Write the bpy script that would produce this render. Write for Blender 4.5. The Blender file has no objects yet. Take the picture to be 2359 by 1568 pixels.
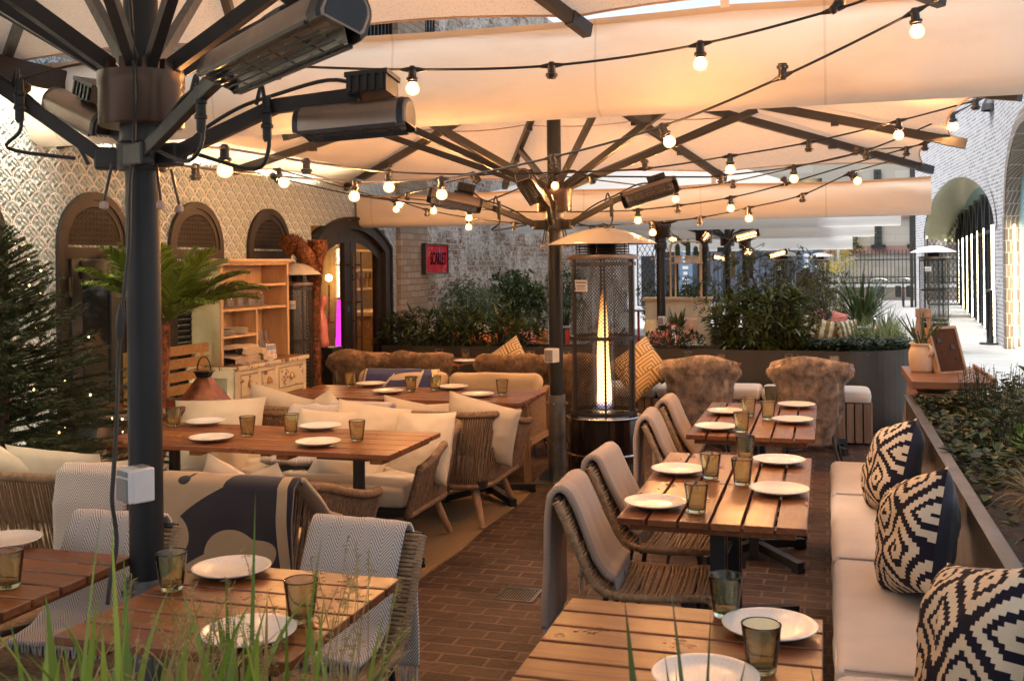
import bpy, math, random
from mathutils import Vector, Matrix, noise
R = random.Random(7)
S = bpy.context.scene
COL = S.collection
rad = math.radians
PI = math.pi

# ---------------------------------------------------------------- survey of the photograph (metres)
FOC, HOR, CXP, ROLL, CAMZ, YAW = 2364.4, 610.5, 1179.0, -0.0113, 1.70, rad(17)
def ray(x, y):
    dx, dy = x - CXP, y - HOR
    c, s = math.cos(ROLL), math.sin(ROLL)
    u = c*dx + s*dy; v = -s*dx + c*dy
    a, up = u/FOC, -v/FOC
    cy, sy = math.cos(YAW), math.sin(YAW)
    return Vector((a*cy - sy, a*sy + cy, up))
def atz(x, y, z):
    d = ray(x, y); t = (z - CAMZ)/d.z
    return Vector((d.x*t, d.y*t, z))
def aty(x, y, Y):
    d = ray(x, y); t = Y/d.y
    return Vector((d.x*t, Y, CAMZ + d.z*t))
def atx(x, y, X):
    d = ray(x, y); t = X/d.x
    return Vector((X, d.y*t, CAMZ + d.z*t))
def atd(x, y, D):
    d = ray(x, y)
    return Vector((d.x*D, d.y*D, CAMZ + d.z*D))

# ---------------------------------------------------------------- mesh helpers
class MB:
    def __init__(s): s.v = []; s.f = []; s.uv = None; s.mi = []
    def face(s, idx, m=0): s.f.append(tuple(idx)); s.mi.append(m)
    def poly(s, pts, m=0):
        b = len(s.v); s.v += [tuple(p) for p in pts]; s.face(range(b, b+len(pts)), m); return s
    def box(s, c, d, rz=0., m=0, M=None):
        b = len(s.v); cx, cy, cz = c; hx, hy, hz = d[0]/2, d[1]/2, d[2]/2
        ca, sa = math.cos(rz), math.sin(rz)
        for k in range(8):
            x = hx if k & 1 else -hx; y = hy if k & 2 else -hy; z = hz if k & 4 else -hz
            if M is not None:
                p = M @ Vector((x, y, z)); s.v.append((cx+p.x, cy+p.y, cz+p.z))
            else:
                s.v.append((cx + x*ca - y*sa, cy + x*sa + y*ca, cz + z))
        for q in ((0,2,3,1),(4,5,7,6),(0,1,5,4),(2,6,7,3),(0,4,6,2),(1,3,7,5)): s.face([b+i for i in q], m)
        return s
    def bar(s, p, q, w, h, up=(0,0,1), m=0, w2=None, h2=None):
        p = Vector(p); q = Vector(q); t = (q-p); t.normalize(); u = Vector(up)
        sd = t.cross(u)
        if sd.length < 1e-4: sd = t.cross(Vector((1,0,0)))
        sd.normalize(); u = sd.cross(t)
        w2 = w if w2 is None else w2; h2 = h if h2 is None else h2
        b = len(s.v)
        for c, ww, hh in ((p, w, h), (q, w2, h2)):
            for a, e in ((-1,-1),(1,-1),(1,1),(-1,1)): s.v.append(tuple(c + sd*a*ww/2 + u*e*hh/2))
        for q4 in ((0,1,2,3),(7,6,5,4),(0,4,5,1),(1,5,6,2),(2,6,7,3),(3,7,4,0)): s.face([b+i for i in q4], m)
        return s
    def tube(s, pts, r, n=6, cap=True, m=0, closed=False):
        pts = [Vector(p) for p in pts]; N = len(pts); b = len(s.v)
        rs = r if isinstance(r, (list, tuple)) else [r]*N
        ref = None
        for i, p in enumerate(pts):
            if closed: t = pts[(i+1) % N] - pts[i-1]
            else: t = pts[min(i+1, N-1)] - pts[max(i-1, 0)]
            if t.length < 1e-9: t = Vector((0,0,1))
            t.normalize()
            if ref is None:
                ref = Vector((0,0,1)) if abs(t.z) < .9 else Vector((1,0,0))
            sd = t.cross(ref)
            if sd.length < 1e-5: sd = t.orthogonal()
            sd.normalize(); ref = sd.cross(t)
            for k in range(n):
                a = 2*PI*k/n
                s.v.append(tuple(p + (sd*math.cos(a) + ref*math.sin(a))*rs[i]))
        for i in range(N if closed else N-1):
            j = (i+1) % N
            for k in range(n):
                k2 = (k+1) % n
                s.face((b+i*n+k, b+i*n+k2, b+j*n+k2, b+j*n+k), m)
        if cap and not closed:
            s.face([b+k for k in range(n)][::-1], m); s.face([b+(N-1)*n+k for k in range(n)], m)
        return s
    def lathe(s, prof, n=24, c=(0,0,0), m=0, cap=True, a0=0., a1=2*PI):
        b = len(s.v); full = abs(a1-a0-2*PI) < 1e-6; K = n if full else n+1
        for r, z in prof:
            for k in range(K):
                a = a0 + (a1-a0)*k/n
                s.v.append((c[0]+r*math.cos(a), c[1]+r*math.sin(a), c[2]+z))
        for i in range(len(prof)-1):
            for k in range(n):
                k2 = (k+1) % K
                s.face((b+i*K+k, b+i*K+k2, b+(i+1)*K+k2, b+(i+1)*K+k), m)
        if cap and full:
            if prof[0][0] > 1e-5: s.face([b+k for k in range(n)][::-1], m)
            if prof[-1][0] > 1e-5: s.face([b+(len(prof)-1)*K+k for k in range(n)], m)
        return s
    def grid(s, fn, nu, nv, m=0, uvf=None, closeu=False):
        b = len(s.v); K = nu if closeu else nu+1
        for j in range(nv+1):
            for i in range(K): s.v.append(tuple(fn(i/nu, j/nv)))
        if uvf and s.uv is None: s.uv = {}
        for j in range(nv):
            for i in range(nu):
                i2 = (i+1) % K
                idx = (b+j*K+i, b+j*K+i2, b+(j+1)*K+i2, b+(j+1)*K+i)
                if uvf: s.uv[len(s.f)] = [uvf(i/nu, j/nv), uvf((i+1)/nu, j/nv), uvf((i+1)/nu, (j+1)/nv), uvf(i/nu, (j+1)/nv)]
                s.face(idx, m)
        return s
    def build(s, name, mats, parent=None, smooth=False, bevel=0., seg=2, solid=0., loc=None, sub=0, offset=-1.):
        me = bpy.data.meshes.new(name); me.from_pydata(s.v, [], s.f)
        if not isinstance(mats, (list, tuple)): mats = [mats]
        for mt in mats: me.materials.append(mt)
        if len(mats) > 1: me.polygons.foreach_set('material_index', s.mi)
        if s.uv:
            l = me.uv_layers.new(name='UVMap')
            for pi, uvs in s.uv.items():
                st = me.polygons[pi].loop_start
                for k, q in enumerate(uvs): l.data[st+k].uv = q
        if smooth:
            me.polygons.foreach_set('use_smooth', [True]*len(me.polygons))
            if smooth != 2: 
                try: me.set_sharp_from_angle(angle=rad(40))
                except Exception: pass
        me.update()
        o = bpy.data.objects.new(name, me); COL.objects.link(o)
        if loc is not None: o.location = loc
        if parent is not None: o.parent = parent
        if solid:
            md = o.modifiers.new('thickness', 'SOLIDIFY'); md.thickness = solid; md.offset = offset
        if sub:
            md = o.modifiers.new('smooth', 'SUBSURF'); md.levels = sub; md.render_levels = sub
        if bevel:
            md = o.modifiers.new('edge', 'BEVEL'); md.width = bevel; md.segments = seg; md.limit_method = 'ANGLE'; md.angle_limit = rad(35)
        return o

def tag(o, label=None, cat=None, group=None, kind=None):
    if label: o['label'] = label
    if cat: o['category'] = cat
    if group: o['group'] = group
    if kind: o['kind'] = kind
    return o
def thing(name, label, cat, loc=(0,0,0), rz=0., group=None):
    o = bpy.data.objects.new(name, None); COL.objects.link(o)
    o.empty_display_size = .1
    o.location = loc; o.rotation_euler = (0, 0, rz)
    return tag(o, label, cat, group)
def part(o, label=None):
    if label: o['label'] = label
    return o
def dup(o, loc=None, rz=None, label=None, group=None, parent=None, rot=None, scale=None):
    c = o.copy(); COL.objects.link(c)
    if parent is not None: c.parent = parent
    for ch in list(o.children): dup(ch, parent=c)
    if loc is not None: c.location = loc
    if rz is not None: c.rotation_euler = (0, 0, rz)
    if rot is not None: c.rotation_euler = rot
    if scale is not None: c.scale = scale
    if label: c['label'] = label
    if group: c['group'] = group
    return c

def lerp(a, b, t): return a + (b-a)*t
def sm(t): t = max(0., min(1., t)); return t*t*(3-2*t)
def vl(a, b, t): return Vector(a).lerp(Vector(b), t)
def poly_at(pts, t):
    """point at fraction t of a polyline"""
    L = [0.]
    for i in range(1, len(pts)): L.append(L[-1] + (Vector(pts[i])-Vector(pts[i-1])).length)
    d = t*L[-1]
    for i in range(1, len(pts)):
        if d <= L[i] + 1e-9:
            k = (d-L[i-1])/max(1e-9, L[i]-L[i-1]); return Vector(pts[i-1]).lerp(Vector(pts[i]), k)
    return Vector(pts[-1])
def spline(pts, n):
    """Catmull-Rom through pts, n samples"""
    P = [Vector(p) for p in pts]; out = []; k = len(P)-1
    for i in range(n+1):
        t = i/n*k; j = min(int(t), k-1); u = t-j
        p0 = P[max(j-1,0)]; p1 = P[j]; p2 = P[j+1]; p3 = P[min(j+2,k)]
        out.append(.5*((2*p1) + (p2-p0)*u + (2*p0-5*p1+4*p2-p3)*u*u + (3*p1-p0-3*p2+p3)*u**3))
    return out

# ---------------------------------------------------------------- material helpers
class N:
    def __init__(s, name):
        s.m = bpy.data.materials.new(name); s.m.use_nodes = True
        s.t = s.m.node_tree; s.t.nodes.clear()
        s.out = s.t.nodes.new('ShaderNodeOutputMaterial')
    def n(s, typ, **kw):
        nd = s.t.nodes.new('ShaderNode'+typ)
        for k, v in kw.items():
            if k.startswith('_'): setattr(nd, k[1:], v)
            else:
                nm = k.replace('__', ' ')
                try: sock = nd.inputs[int(nm[1:])] if nm[0] == 'i' and nm[1:].isdigit() else nd.inputs[nm]
                except KeyError: raise KeyError(nm + ' in ' + typ + str([i.name for i in nd.inputs]))
                s.put(sock, v)
        return nd
    def put(s, sock, v):
        if isinstance(v, bpy.types.NodeSocket): s.t.links.new(v, sock)
        elif isinstance(v, bpy.types.Node): s.t.links.new(v.outputs[0], sock)
        else:
            if hasattr(sock.default_value, '__len__') and not hasattr(v, '__len__'): v = [v]*len(sock.default_value)
            if hasattr(v, '__len__') and len(v) == 3 and sock.type == 'RGBA': v = (*v, 1)
            sock.default_value = v
    def math(s, op, a, b=None, c=None):
        nd = s.t.nodes.new('ShaderNodeMath'); nd.operation = op
        s.put(nd.inputs[0], a)
        if b is not None: s.put(nd.inputs[1], b)
        if c is not None: s.put(nd.inputs[2], c)
        return nd.outputs[0]
    def mix(s, f, a, b, mode='MIX'):
        nd = s.t.nodes.new('ShaderNodeMix'); nd.data_type = 'RGBA'; nd.blend_type = mode
        s.put(nd.inputs[0], f); s.put(nd.inputs[6], a); s.put(nd.inputs[7], b)
        return nd.outputs[2]
    def ramp(s, f, stops):
        nd = s.t.nodes.new('ShaderNodeValToRGB'); s.put(nd.inputs[0], f)
        e = nd.color_ramp.elements
        while len(e) < len(stops): e.new(.5)
        for x, (p, c) in zip(e, stops):
            x.position = p; x.color = (*c, 1) if len(c) == 3 else c
        return nd.outputs[0]
    def coord(s, which='Object', scale=None, rot=None):
        tc = s.t.nodes.new('ShaderNodeTexCoord'); o = tc.outputs[which]
        if scale is not None or rot is not None:
            mp = s.t.nodes.new('ShaderNodeMapping'); s.t.links.new(o, mp.inputs[0])
            if scale is not None: mp.inputs['Scale'].default_value = scale if hasattr(scale, '__len__') else (scale,)*3
            if rot is not None: mp.inputs['Rotation'].default_value = rot
            o = mp.outputs[0]
        return o
    def noise(s, vec, scale, detail=3., rough=.55, dist=0.):
        return s.n('TexNoise', Vector=vec, Scale=scale, Detail=detail, Roughness=rough, Distortion=dist).outputs[0]
    def bump(s, h, strength=.5, dist=.01):
        return s.n('Bump', Height=h, Strength=strength, Distance=dist).outputs[0]
    def bsdf(s, **kw):
        b = s.n('BsdfPrincipled', **kw); s.t.links.new(b.outputs[0], s.out.inputs[0]); return b
    def surf(s, sh):
        s.t.links.new(sh if isinstance(sh, bpy.types.NodeSocket) else sh.outputs[0], s.out.inputs[0]); return s.m

def plain(name, col, rough=.5, metal=0., var=.12, vs=14., bump=.0, bs=60., coat=0., sheen=0., spec=.5):
    k = N(name); c = k.coord()
    nz = k.noise(c, vs, 4.)
    dark = tuple(x*(1-var*1.3) for x in col); lite = tuple(min(1, x*(1+var)) for x in col)
    colr = k.ramp(nz, [(.3, dark), (.7, lite)])
    kw = dict(Base__Color=colr, Metallic=metal, Specular__IOR__Level=spec)
    kw['Roughness'] = k.math('ADD', k.math('MULTIPLY', k.noise(c, vs*2.3), .22), max(.02, rough-.11))
    if coat: kw['Coat__Weight'] = coat; kw['Coat__Roughness'] = .12
    if sheen: kw['Sheen__Weight'] = sheen
    if bump: kw['Normal'] = k.bump(k.noise(c, bs, 4.), bump, .004)
    k.bsdf(**kw); return k.m
BULB, LED, SKY, SUN, EXPO = 3900., 130., .15, 2.9, .30
# ---------------------------------------------------------------- materials
def wood(name, ca, cb, rough=.32, axis=0, coat=.25, sc=1.):
    k = N(name); c = k.coord('Object')
    st = [26*sc, 26*sc, 26*sc]; st[axis] = 2.2*sc
    mp = k.coord('Object', scale=st)
    isl = k.n('NewGeometry').outputs['Random Per Island']
    off = k.n('CombineXYZ', X=k.math('MULTIPLY', isl, 37.), Y=k.math('MULTIPLY', isl, 11.), Z=k.math('MULTIPLY', isl, 23.))
    v = k.n('VectorMath', i0=mp, i1=off).outputs[0]
    g = k.noise(v, 1.0, 6., .6, .6); fine = k.noise(v, 5.5, 3.)
    f = k.math('ADD', k.math('MULTIPLY', g, .75), k.math('MULTIPLY', fine, .25))
    col = k.ramp(f, [(.3, ca), (.5, tuple((p+q)/2 for p, q in zip(ca, cb))), (.68, cb)])
    hsv = k.n('HueSaturation', Color=col, Value=k.math('ADD', k.math('MULTIPLY', isl, .6), .70), Hue=k.math('ADD', k.math('MULTIPLY', isl, .014), .493))
    blot = k.noise(c, 7., 4.)
    r = k.math('ADD', k.math('MULTIPLY', blot, .3), rough-.12)
    k.bsdf(Base__Color=hsv.outputs[0], Roughness=r, Coat__Weight=coat, Coat__Roughness=.22, Normal=k.bump(fine, .18, .003))
    return k.m
m_teak = wood('oiled_teak', (.105,.031,.0095), (.27,.088,.026), .29, 0)
m_teak_y = wood('oiled_teak_lengthwise', (.19,.066,.022), (.42,.165,.057), .34, 1)
m_pine = wood('pale_pine', (.42,.25,.13), (.62,.42,.25), .5, 2, .0)
m_ash = wood('sofa_leg_wood', (.25,.13,.06), (.42,.25,.13), .5, 2, .05)
m_slat = wood('weathered_slats', (.16,.10,.065), (.33,.22,.15), .55, 2, .0)
m_cab = wood('cabinet_wood', (.15,.066,.026), (.28,.13,.055), .42, 0, .2)
m_bamboo = wood('golden_slats', (.26,.14,.04), (.48,.28,.09), .45, 0, .1)

m_black = plain('black_metal', (.018,.018,.02), .42, .0, .2, 9)
m_pole = plain('anthracite_pole', (.016,.016,.017), .45, .0, .12, 6, spec=.35)
m_frame = plain('umbrella_rib_metal', (.034,.030,.028), .42, .2, .15, 8)
m_bronze = plain('brushed_collar', (.085,.052,.034), .30, .6, .08, 3)
m_galv = plain('galvanised_sleeve', (.22,.22,.22), .5, .6, .25, 12)
m_heater = plain('heater_housing', (.30,.22,.17), .34, .7, .15, 9)
m_rubber = plain('black_rubber', (.014,.014,.014), .5, 0, .2, 20)
m_socket = plain('lamp_holder', (.02,.015,.012), .38, 0, .2, 20)
m_rope = plain('brown_rope', (.22,.13,.07), .8, 0, .3, 45, .5, 220)
m_rope2 = plain('tan_rope', (.34,.215,.12), .75, 0, .28, 45, .5, 220)
m_white = plain('white_plastic', (.72,.71,.70), .4, 0, .03)
m_grey = plain('grey_plastic', (.23,.22,.215), .45, 0, .05)
m_urn = plain('ribbed_terracotta', (.145,.075,.04), .6, 0, .35, 8, .3, 60)
m_urn_in = plain('terracotta_inside', (.28,.06,.03), .7, 0, .2)
m_planter = plain('bronze_planter_steel', (.055,.047,.040), .36, .55, .12, 3)
m_soil = plain('bark_mulch', (.035,.022,.015), .95, 0, .6, 40, 1., 70)
m_cream = plain('cream_paint', (.63,.53,.37), .55, 0, .1, 9)
m_green = plain('sage_paint', (.25,.27,.175), .6, 0, .2, 7)
m_pinkp = plain('faded_pink_paint', (.55,.40,.33), .6, 0, .12, 7)
m_brass = plain('aged_brass', (.42,.25,.10), .35, .9, .25, 30)
m_copper = plain('aged_copper', (.30,.105,.055), .35, .75, .3, 14)
m_lime = plain('lime_green_gloss', (.05,.19,.03), .3, 0, .1)
m_pinks = plain('pink_gloss', (.55,.17,.15), .35, 0, .1)
m_door = plain('door_bronze', (.024,.018,.016), .5, .0, .2, 5, spec=.25)
m_dark = plain('dark_void', (.012,.011,.011), .6)
m_stone_jug = plain('stoneware_jug', (.55,.43,.33), .5, 0, .12, 8)
m_navy = plain('navy_velvet', (.009,.009,.022), .75, 0, .2, 30, sheen=.3)
m_fur = plain('fur_strands', (.27,.165,.095), .7, 0, .5, 14, sheen=.25)
m_furp = plain('fur_strands_taupe', (.40,.315,.255), .7, 0, .5, 14, sheen=.25)
m_fringe = plain('wool_fringe', (.56,.49,.43), .85, 0, .15, 60)
m_tinsel = plain('rust_fibre', (.17,.055,.018), .75, 0, .7, 34, .8, 60)
m_steel = plain('polished_steel', (.6,.58,.55), .22, 1., .08)
m_dome = plain('painted_dome', (.44,.41,.39), .30, .08, .03, 2)
m_gloss = plain('gloss_black_enamel', (.010,.008,.008), .12, 0, .1, coat=.6)
m_red = plain('red_lacquer', (.42,.02,.02), .4)
m_pink_f = plain('pink_fabric', (.62,.21,.16), .85, 0, .14, 18, .3, 200)
m_orange_f = plain('orange_fabric', (.60,.17,.045), .85, 0, .14, 18, .3, 200)
m_peach_f = plain('peach_fabric', (.68,.40,.26), .85, 0, .1, 18, .3, 200)
m_rust_f = plain('rust_velvet', (.40,.15,.04), .8, 0, .16, 18, sheen=.3)
m_mint = plain('mint_tabletop', (.50,.55,.42), .45)
m_teal = plain('teal_plastic', (.07,.17,.16), .5)
m_blind = plain('dark_screen', (.035,.022,.018), .6)
m_bluegrey = plain('shopfront_paint', (.085,.105,.145), .5, 0, .1)
m_cobalt = plain('pale_blue_panel', (.18,.26,.38), .5)
m_pinkstone = plain('pink_sandstone', (.30,.175,.15), .8, 0, .14, 3)
m_shade = plain('pleated_shade', (.75,.62,.38), .8)

def fabric(name, col, ws=420, var=.06, rough=.88):
    k = N(name); c = k.coord('Object')
    w1 = k.n('TexWave', Vector=c, Scale=ws/6.28, Distortion=.6, _wave_type='BANDS', _bands_direction='X').outputs[1]
    w2 = k.n('TexWave', Vector=c, Scale=ws/6.28, Distortion=.6, _wave_type='BANDS', _bands_direction='Y').outputs[1]
    wv = k.math('MULTIPLY', w1, w2)
    nz = k.noise(c, 5., 5.)
    cc = k.ramp(nz, [(.3, tuple(x*(1-var*1.5) for x in col)), (.7, tuple(min(1, x*(1+var)) for x in col))])
    cc = k.mix(k.math('MULTIPLY', wv, .16), cc, tuple(x*.55 for x in col))
    h = k.math('ADD', k.math('MULTIPLY', wv, .25), k.noise(c, 9., 5.))
    k.bsdf(Base__Color=cc, Roughness=rough, Sheen__Weight=.15, Normal=k.bump(h, .28, .006), Specular__IOR__Level=.25)
    return k.m
m_cush = fabric('cream_cotton', (.66,.55,.40))
m_bench = fabric('oatmeal_weave', (.66,.575,.50), 300)
m_beige = fabric('beige_canvas', (.46,.36,.245))
m_slip = fabric('sand_slipcover', (.55,.44,.30))

def herring(name, ca, cb, colw=.035, per=.011, duty=.5):
    k = N(name); uv = k.n('UVMap').outputs[0]
    sx = k.n('SeparateXYZ', Vector=uv)
    tri = k.math('PINGPONG', sx.outputs[0], colw)
    s = k.math('FRACT', k.math('DIVIDE', k.math('ADD', sx.outputs[1], k.math('MULTIPLY', tri, 1.35)), per))
    f = k.math('GREATER_THAN', s, duty)
    edge = k.math('SMOOTH_MIN', k.math('MULTIPLY', k.math('PINGPONG', s, .5), 2.), 1., .1)
    nz = k.noise(k.coord('Object'), 6., 4.)
    col = k.mix(f, ca, cb)
    col = k.mix(k.math('MULTIPLY', nz, .25), col, tuple(x*.7 for x in ca))
    h = k.math('ADD', edge, k.math('MULTIPLY', k.noise(k.coord('Object'), 400., 2.), .5))
    k.bsdf(Base__Color=col, Roughness=.92, Sheen__Weight=.3, Normal=k.bump(h, .3, .003), Specular__IOR__Level=.2)
    return k.m
m_thr_grey = herring('grey_herringbone_wool', (.72,.65,.60), (.27,.215,.19), .042, .0135)
m_thr_beige = herring('beige_herringbone_wool', (.52,.40,.315), (.36,.27,.21), .022, .008)
m_thr_rib = herring('ribbed_knit', (.55,.43,.31), (.38,.28,.19), .5, .009)

def steps(k, x, n): return k.math('DIVIDE', k.math('FLOOR', k.math('MULTIPLY', x, n)), n)
def diamonds(name):
    k = N(name); sx = k.n('SeparateXYZ', Vector=k.n('UVMap').outputs[0])
    u = k.math('SUBTRACT', k.math('FRACT', k.math('MULTIPLY', steps(k, k.math('ADD', sx.outputs[0], .0), 46), 2.0)), .5)
    v = k.math('SUBTRACT', k.math('FRACT', k.math('MULTIPLY', steps(k, sx.outputs[1], 36), 1.7)), .5)
    d = k.math('ADD', k.math('ABSOLUTE', u), k.math('ABSOLUTE', v))
    dd = k.math('MINIMUM', d, k.math('SUBTRACT', 1., d))
    a = k.math('LESS_THAN', dd, .055)
    b = k.math('MULTIPLY', k.math('GREATER_THAN', dd, .19), k.math('LESS_THAN', dd, .285))
    c = k.math('GREATER_THAN', dd, .425)
    f = k.math('MINIMUM', 1., k.math('ADD', a, k.math('ADD', b, c)))
    nz = k.noise(k.coord('Object'), 260., 2.)
    light = k.mix(nz, (.72,.60,.45), (.60,.48,.34))
    col = k.mix(f, light, (.014,.012,.022))
    weave = k.math('FRACT', k.math('MULTIPLY', k.math('ADD', sx.outputs[0], sx.outputs[1]), 60.))
    k.bsdf(Base__Color=col, Roughness=.9, Normal=k.bump(k.math('ADD', weave, nz), .35, .003), Specular__IOR__Level=.2)
    return k.m
m_diamond = diamonds('ikat_diamond_cloth')
def stripes(name, ca, cb, n=4., duty=.5, axis=0):
    k = N(name); sx = k.n('SeparateXYZ', Vector=k.n('UVMap').outputs[0])
    f = k.math('GREATER_THAN', k.math('FRACT', k.math('MULTIPLY', sx.outputs[axis], n)), duty)
    k.bsdf(Base__Color=k.mix(f, ca, cb), Roughness=.9, Normal=k.bump(k.noise(k.coord('Object'), 200.), .3, .003)); return k.m
m_str_mus = stripes('mustard_stripe', (.70,.58,.38), (.30,.17,.03), 4.)
m_str_grn = stripes('green_stripe', (.66,.55,.38), (.15,.15,.08), 4.5)
m_str_pink = stripes('pink_stripe', (.55,.22,.18), (.16,.04,.05), 6.)
def maze(name):
    k = N(name); sx = k.n('SeparateXYZ', Vector=k.n('UVMap').outputs[0])
    cu = k.math('FLOOR', k.math('MULTIPLY', sx.outputs[0], 3.)); cv = k.math('FLOOR', k.math('MULTIPLY', sx.outputs[1], 3.))
    par = k.math('MODULO', k.math('ADD', cu, cv), 2.)
    fu = k.math('FRACT', k.math('MULTIPLY', sx.outputs[0], 3.)); fv = k.math('FRACT', k.math('MULTIPLY', sx.outputs[1], 3.))
    a = k.math('MAXIMUM', k.math('ABSOLUTE', k.math('SUBTRACT', fu, .0)), k.math('ABSOLUTE', k.math('SUBTRACT', fv, .0)))
    b = k.math('MAXIMUM', k.math('SUBTRACT', 1., fu), fv)
    dd = k.math('ADD', k.math('MULTIPLY', par, a), k.math('MULTIPLY', k.math('SUBTRACT', 1., par), b))
    f = k.math('GREATER_THAN', k.math('FRACT', k.math('MULTIPLY', dd, 5.)), .68)
    k.bsdf(Base__Color=k.mix(f, (.56,.40,.22), (.20,.12,.05)), Roughness=.9, Normal=k.bump(f, .2, .002)); return k.m
m_maze = maze('maze_print_cloth')
def abstract(name, navy, cream, blobs):
    """blanket with large free shapes; blobs = list of (u, v, ru, rv, angle, add)"""
    k = N(name); sx = k.n('SeparateXYZ', Vector=k.n('UVMap').outputs[0])
    wob = k.math('MULTIPLY', k.math('SUBTRACT', k.noise(k.n('UVMap').outputs[0], 3.), .5), .03)
    f = None
    for (u, v, ru, rv, an, add) in blobs:
        du = k.math('SUBTRACT', sx.outputs[0], u); dv = k.math('SUBTRACT', sx.outputs[1], v)
        ca, sa = math.cos(an), math.sin(an)
        x = k.math('ADD', k.math('MULTIPLY', du, ca), k.math('MULTIPLY', dv, sa)); y = k.math('SUBTRACT', k.math('MULTIPLY', dv, ca), k.math('MULTIPLY', du, sa))
        p = 2.
        e = k.math('ADD', k.math('POWER', k.math('ABSOLUTE', k.math('DIVIDE', x, ru)), p), k.math('POWER', k.math('ABSOLUTE', k.math('DIVIDE', y, rv)), p))
        ins = k.math('LESS_THAN', k.math('ADD', e, wob), 1.)
        if f is None: f = k.math('MULTIPLY', ins, 1.) if add else k.math('SUBTRACT', 1., ins)
        elif add: f = k.math('MAXIMUM', f, ins)
        else: f = k.math('MULTIPLY', f, k.math('SUBTRACT', 1., ins))
    nz = k.noise(k.coord('Object'), 8., 5.); fz = k.noise(k.coord('Object'), 350., 2.)
    col = k.mix(f, k.mix(nz, cream, tuple(x*.72 for x in cream)), k.mix(nz, navy, tuple(x*1.5 for x in navy)))
    k.bsdf(Base__Color=col, Roughness=.92, Sheen__Weight=.3, Normal=k.bump(fz, .3, .003), Specular__IOR__Level=.2)
    return k.m
m_thr_abs = abstract('navy_cream_blanket', (.022,.019,.026), (.50,.36,.22),
    [(.50,.56,.56,.25,.74,1), (.88,.45,.16,.70,.0,1), (.80,.86,.30,.26,.1,1), (.13,.44,.135,.19,.1,0), (.46,.10,.52,.20,.62,0), (.62,.18,.24,.34,.25,0), (.20,.92,.045,.045,0.,1), (.24,.97,.012,.05,-.5,1),
     (.44,.12,.013,.11,.42,1), (.60,.14,.013,.12,-.05,1), (.75,.10,.013,.10,-.72,1), (.955,.5,.05,.7,.05,0), (1.0,.5,.02,.7,.05,1)])
m_thr_fish = abstract('blue_cream_blanket', (.035,.045,.13), (.66,.55,.40),
    [(.58,.55,.55,.85,.1,1), (.27,.66,.035,.34,.25,0), (.20,.60,.02,.4,.15,1), (.45,.16,.30,.20,-.1,0), (.80,.20,.22,.14,.2,0), (.86,.72,.045,.06,0,0), (.70,.70,.018,.26,.55,0), (.42,.88,.22,.05,-.2,0), (.97,.5,.02,.6,0,0)])

def canvas(name, col, tr=.34, speck=.12, seam=0.):
    k = N(name); c = k.coord('Object')
    sp = k.noise(c, 95., 2., .8); big = k.noise(c, 1.3, 4.)
    f = k.math('MULTIPLY', k.math('GREATER_THAN', sp, .60), speck)
    cc = k.mix(k.math('MULTIPLY', big, .35), col, tuple(x*.86 for x in col))
    cc = k.mix(f, cc, tuple(x*.45 for x in col))
    if seam:
        sx_ = k.math('FRACT', k.math('DIVIDE', k.n('SeparateXYZ', Vector=c).outputs[0], seam))
        cc = k.mix(k.math('MULTIPLY', k.math('LESS_THAN', sx_, .012), .35), cc, tuple(x*.5 for x in col))
        st_ = k.n('MapRange', Value=k.noise(k.coord('Object', scale=(1.6,1.6,5.)), 1.1, 5., .6), i1=.52, i2=.75).outputs[0]
        cc = k.mix(k.math('MULTIPLY', st_, .30), cc, tuple(x*.62 for x in col))
    nrm = k.bump(k.math('ADD', k.noise(c, 2.4, 4.), k.math('MULTIPLY', k.noise(c, 60., 2.), .06)), .30, .03)
    d = k.n('BsdfDiffuse', Color=cc, Normal=nrm); t = k.n('BsdfTranslucent', Color=cc, Normal=nrm)
    mx = k.n('MixShader', Fac=tr); k.put(mx.inputs[1], d); k.put(mx.inputs[2], t)
    return k.surf(mx)
m_canopy = canvas('umbrella_canvas', (.58,.50,.41), .22, .55)
m_gutter_far = canvas('white_gutter_canvas', (.82,.81,.79), .5, .0)  # same cloth as the near gutters, daylight put into its lighter colour
m_canopy_far = canvas('white_umbrella_canvas', (.80,.78,.74), .5, .2)  # near canopy cloth, lightened in colour to stand in for daylight
m_gutter = canvas('gutter_canvas', (.62,.54,.45), .18, .0, 1.17)
m_hemband = canvas('doubled_hem_canvas', (.52,.36,.22), .30, .0, 1.17)

def glass(name, col, rough=.03, ior=1.45):
    k = N(name); c = k.coord('Object')
    h = k.noise(c, 60., 3.)
    k.bsdf(Base__Color=col, Roughness=rough, IOR=ior, Transmission__Weight=1., Normal=k.bump(h, .12, .004)); return k.m
m_tumbler = glass('olive_recycled_glass', (.86,.88,.64))
def pane(name, col=(.02,.02,.022), rough=.04):
    k = N(name)
    k.bsdf(Base__Color=col, Roughness=rough, Specular__IOR__Level=.8); return k.m
m_pane = pane('dark_window_glass')
m_pane_b = pane('slate_window_glass', (.035,.05,.065))
def seethru(name, tint, amt):
    k = N(name); t = k.n('BsdfTransparent', Color=tint); g = k.n('BsdfGlossy', Roughness=.03, Color=(.9,.9,.9))
    fr = k.n('LayerWeight', Blend=.25)
    mx = k.n('MixShader', Fac=k.math('ADD', k.math('MULTIPLY', fr.outputs[0], .35), amt)); k.put(mx.inputs[1], t); k.put(mx.inputs[2], g)
    return k.surf(mx)
m_clear = seethru('clear_glass', (.96,.97,.96), .13)
m_doorglass = seethru('door_glass', (.82,.80,.76), .13)
m_tubeglass = seethru('heater_tube_glass', (.95,.93,.9), .10)
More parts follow.
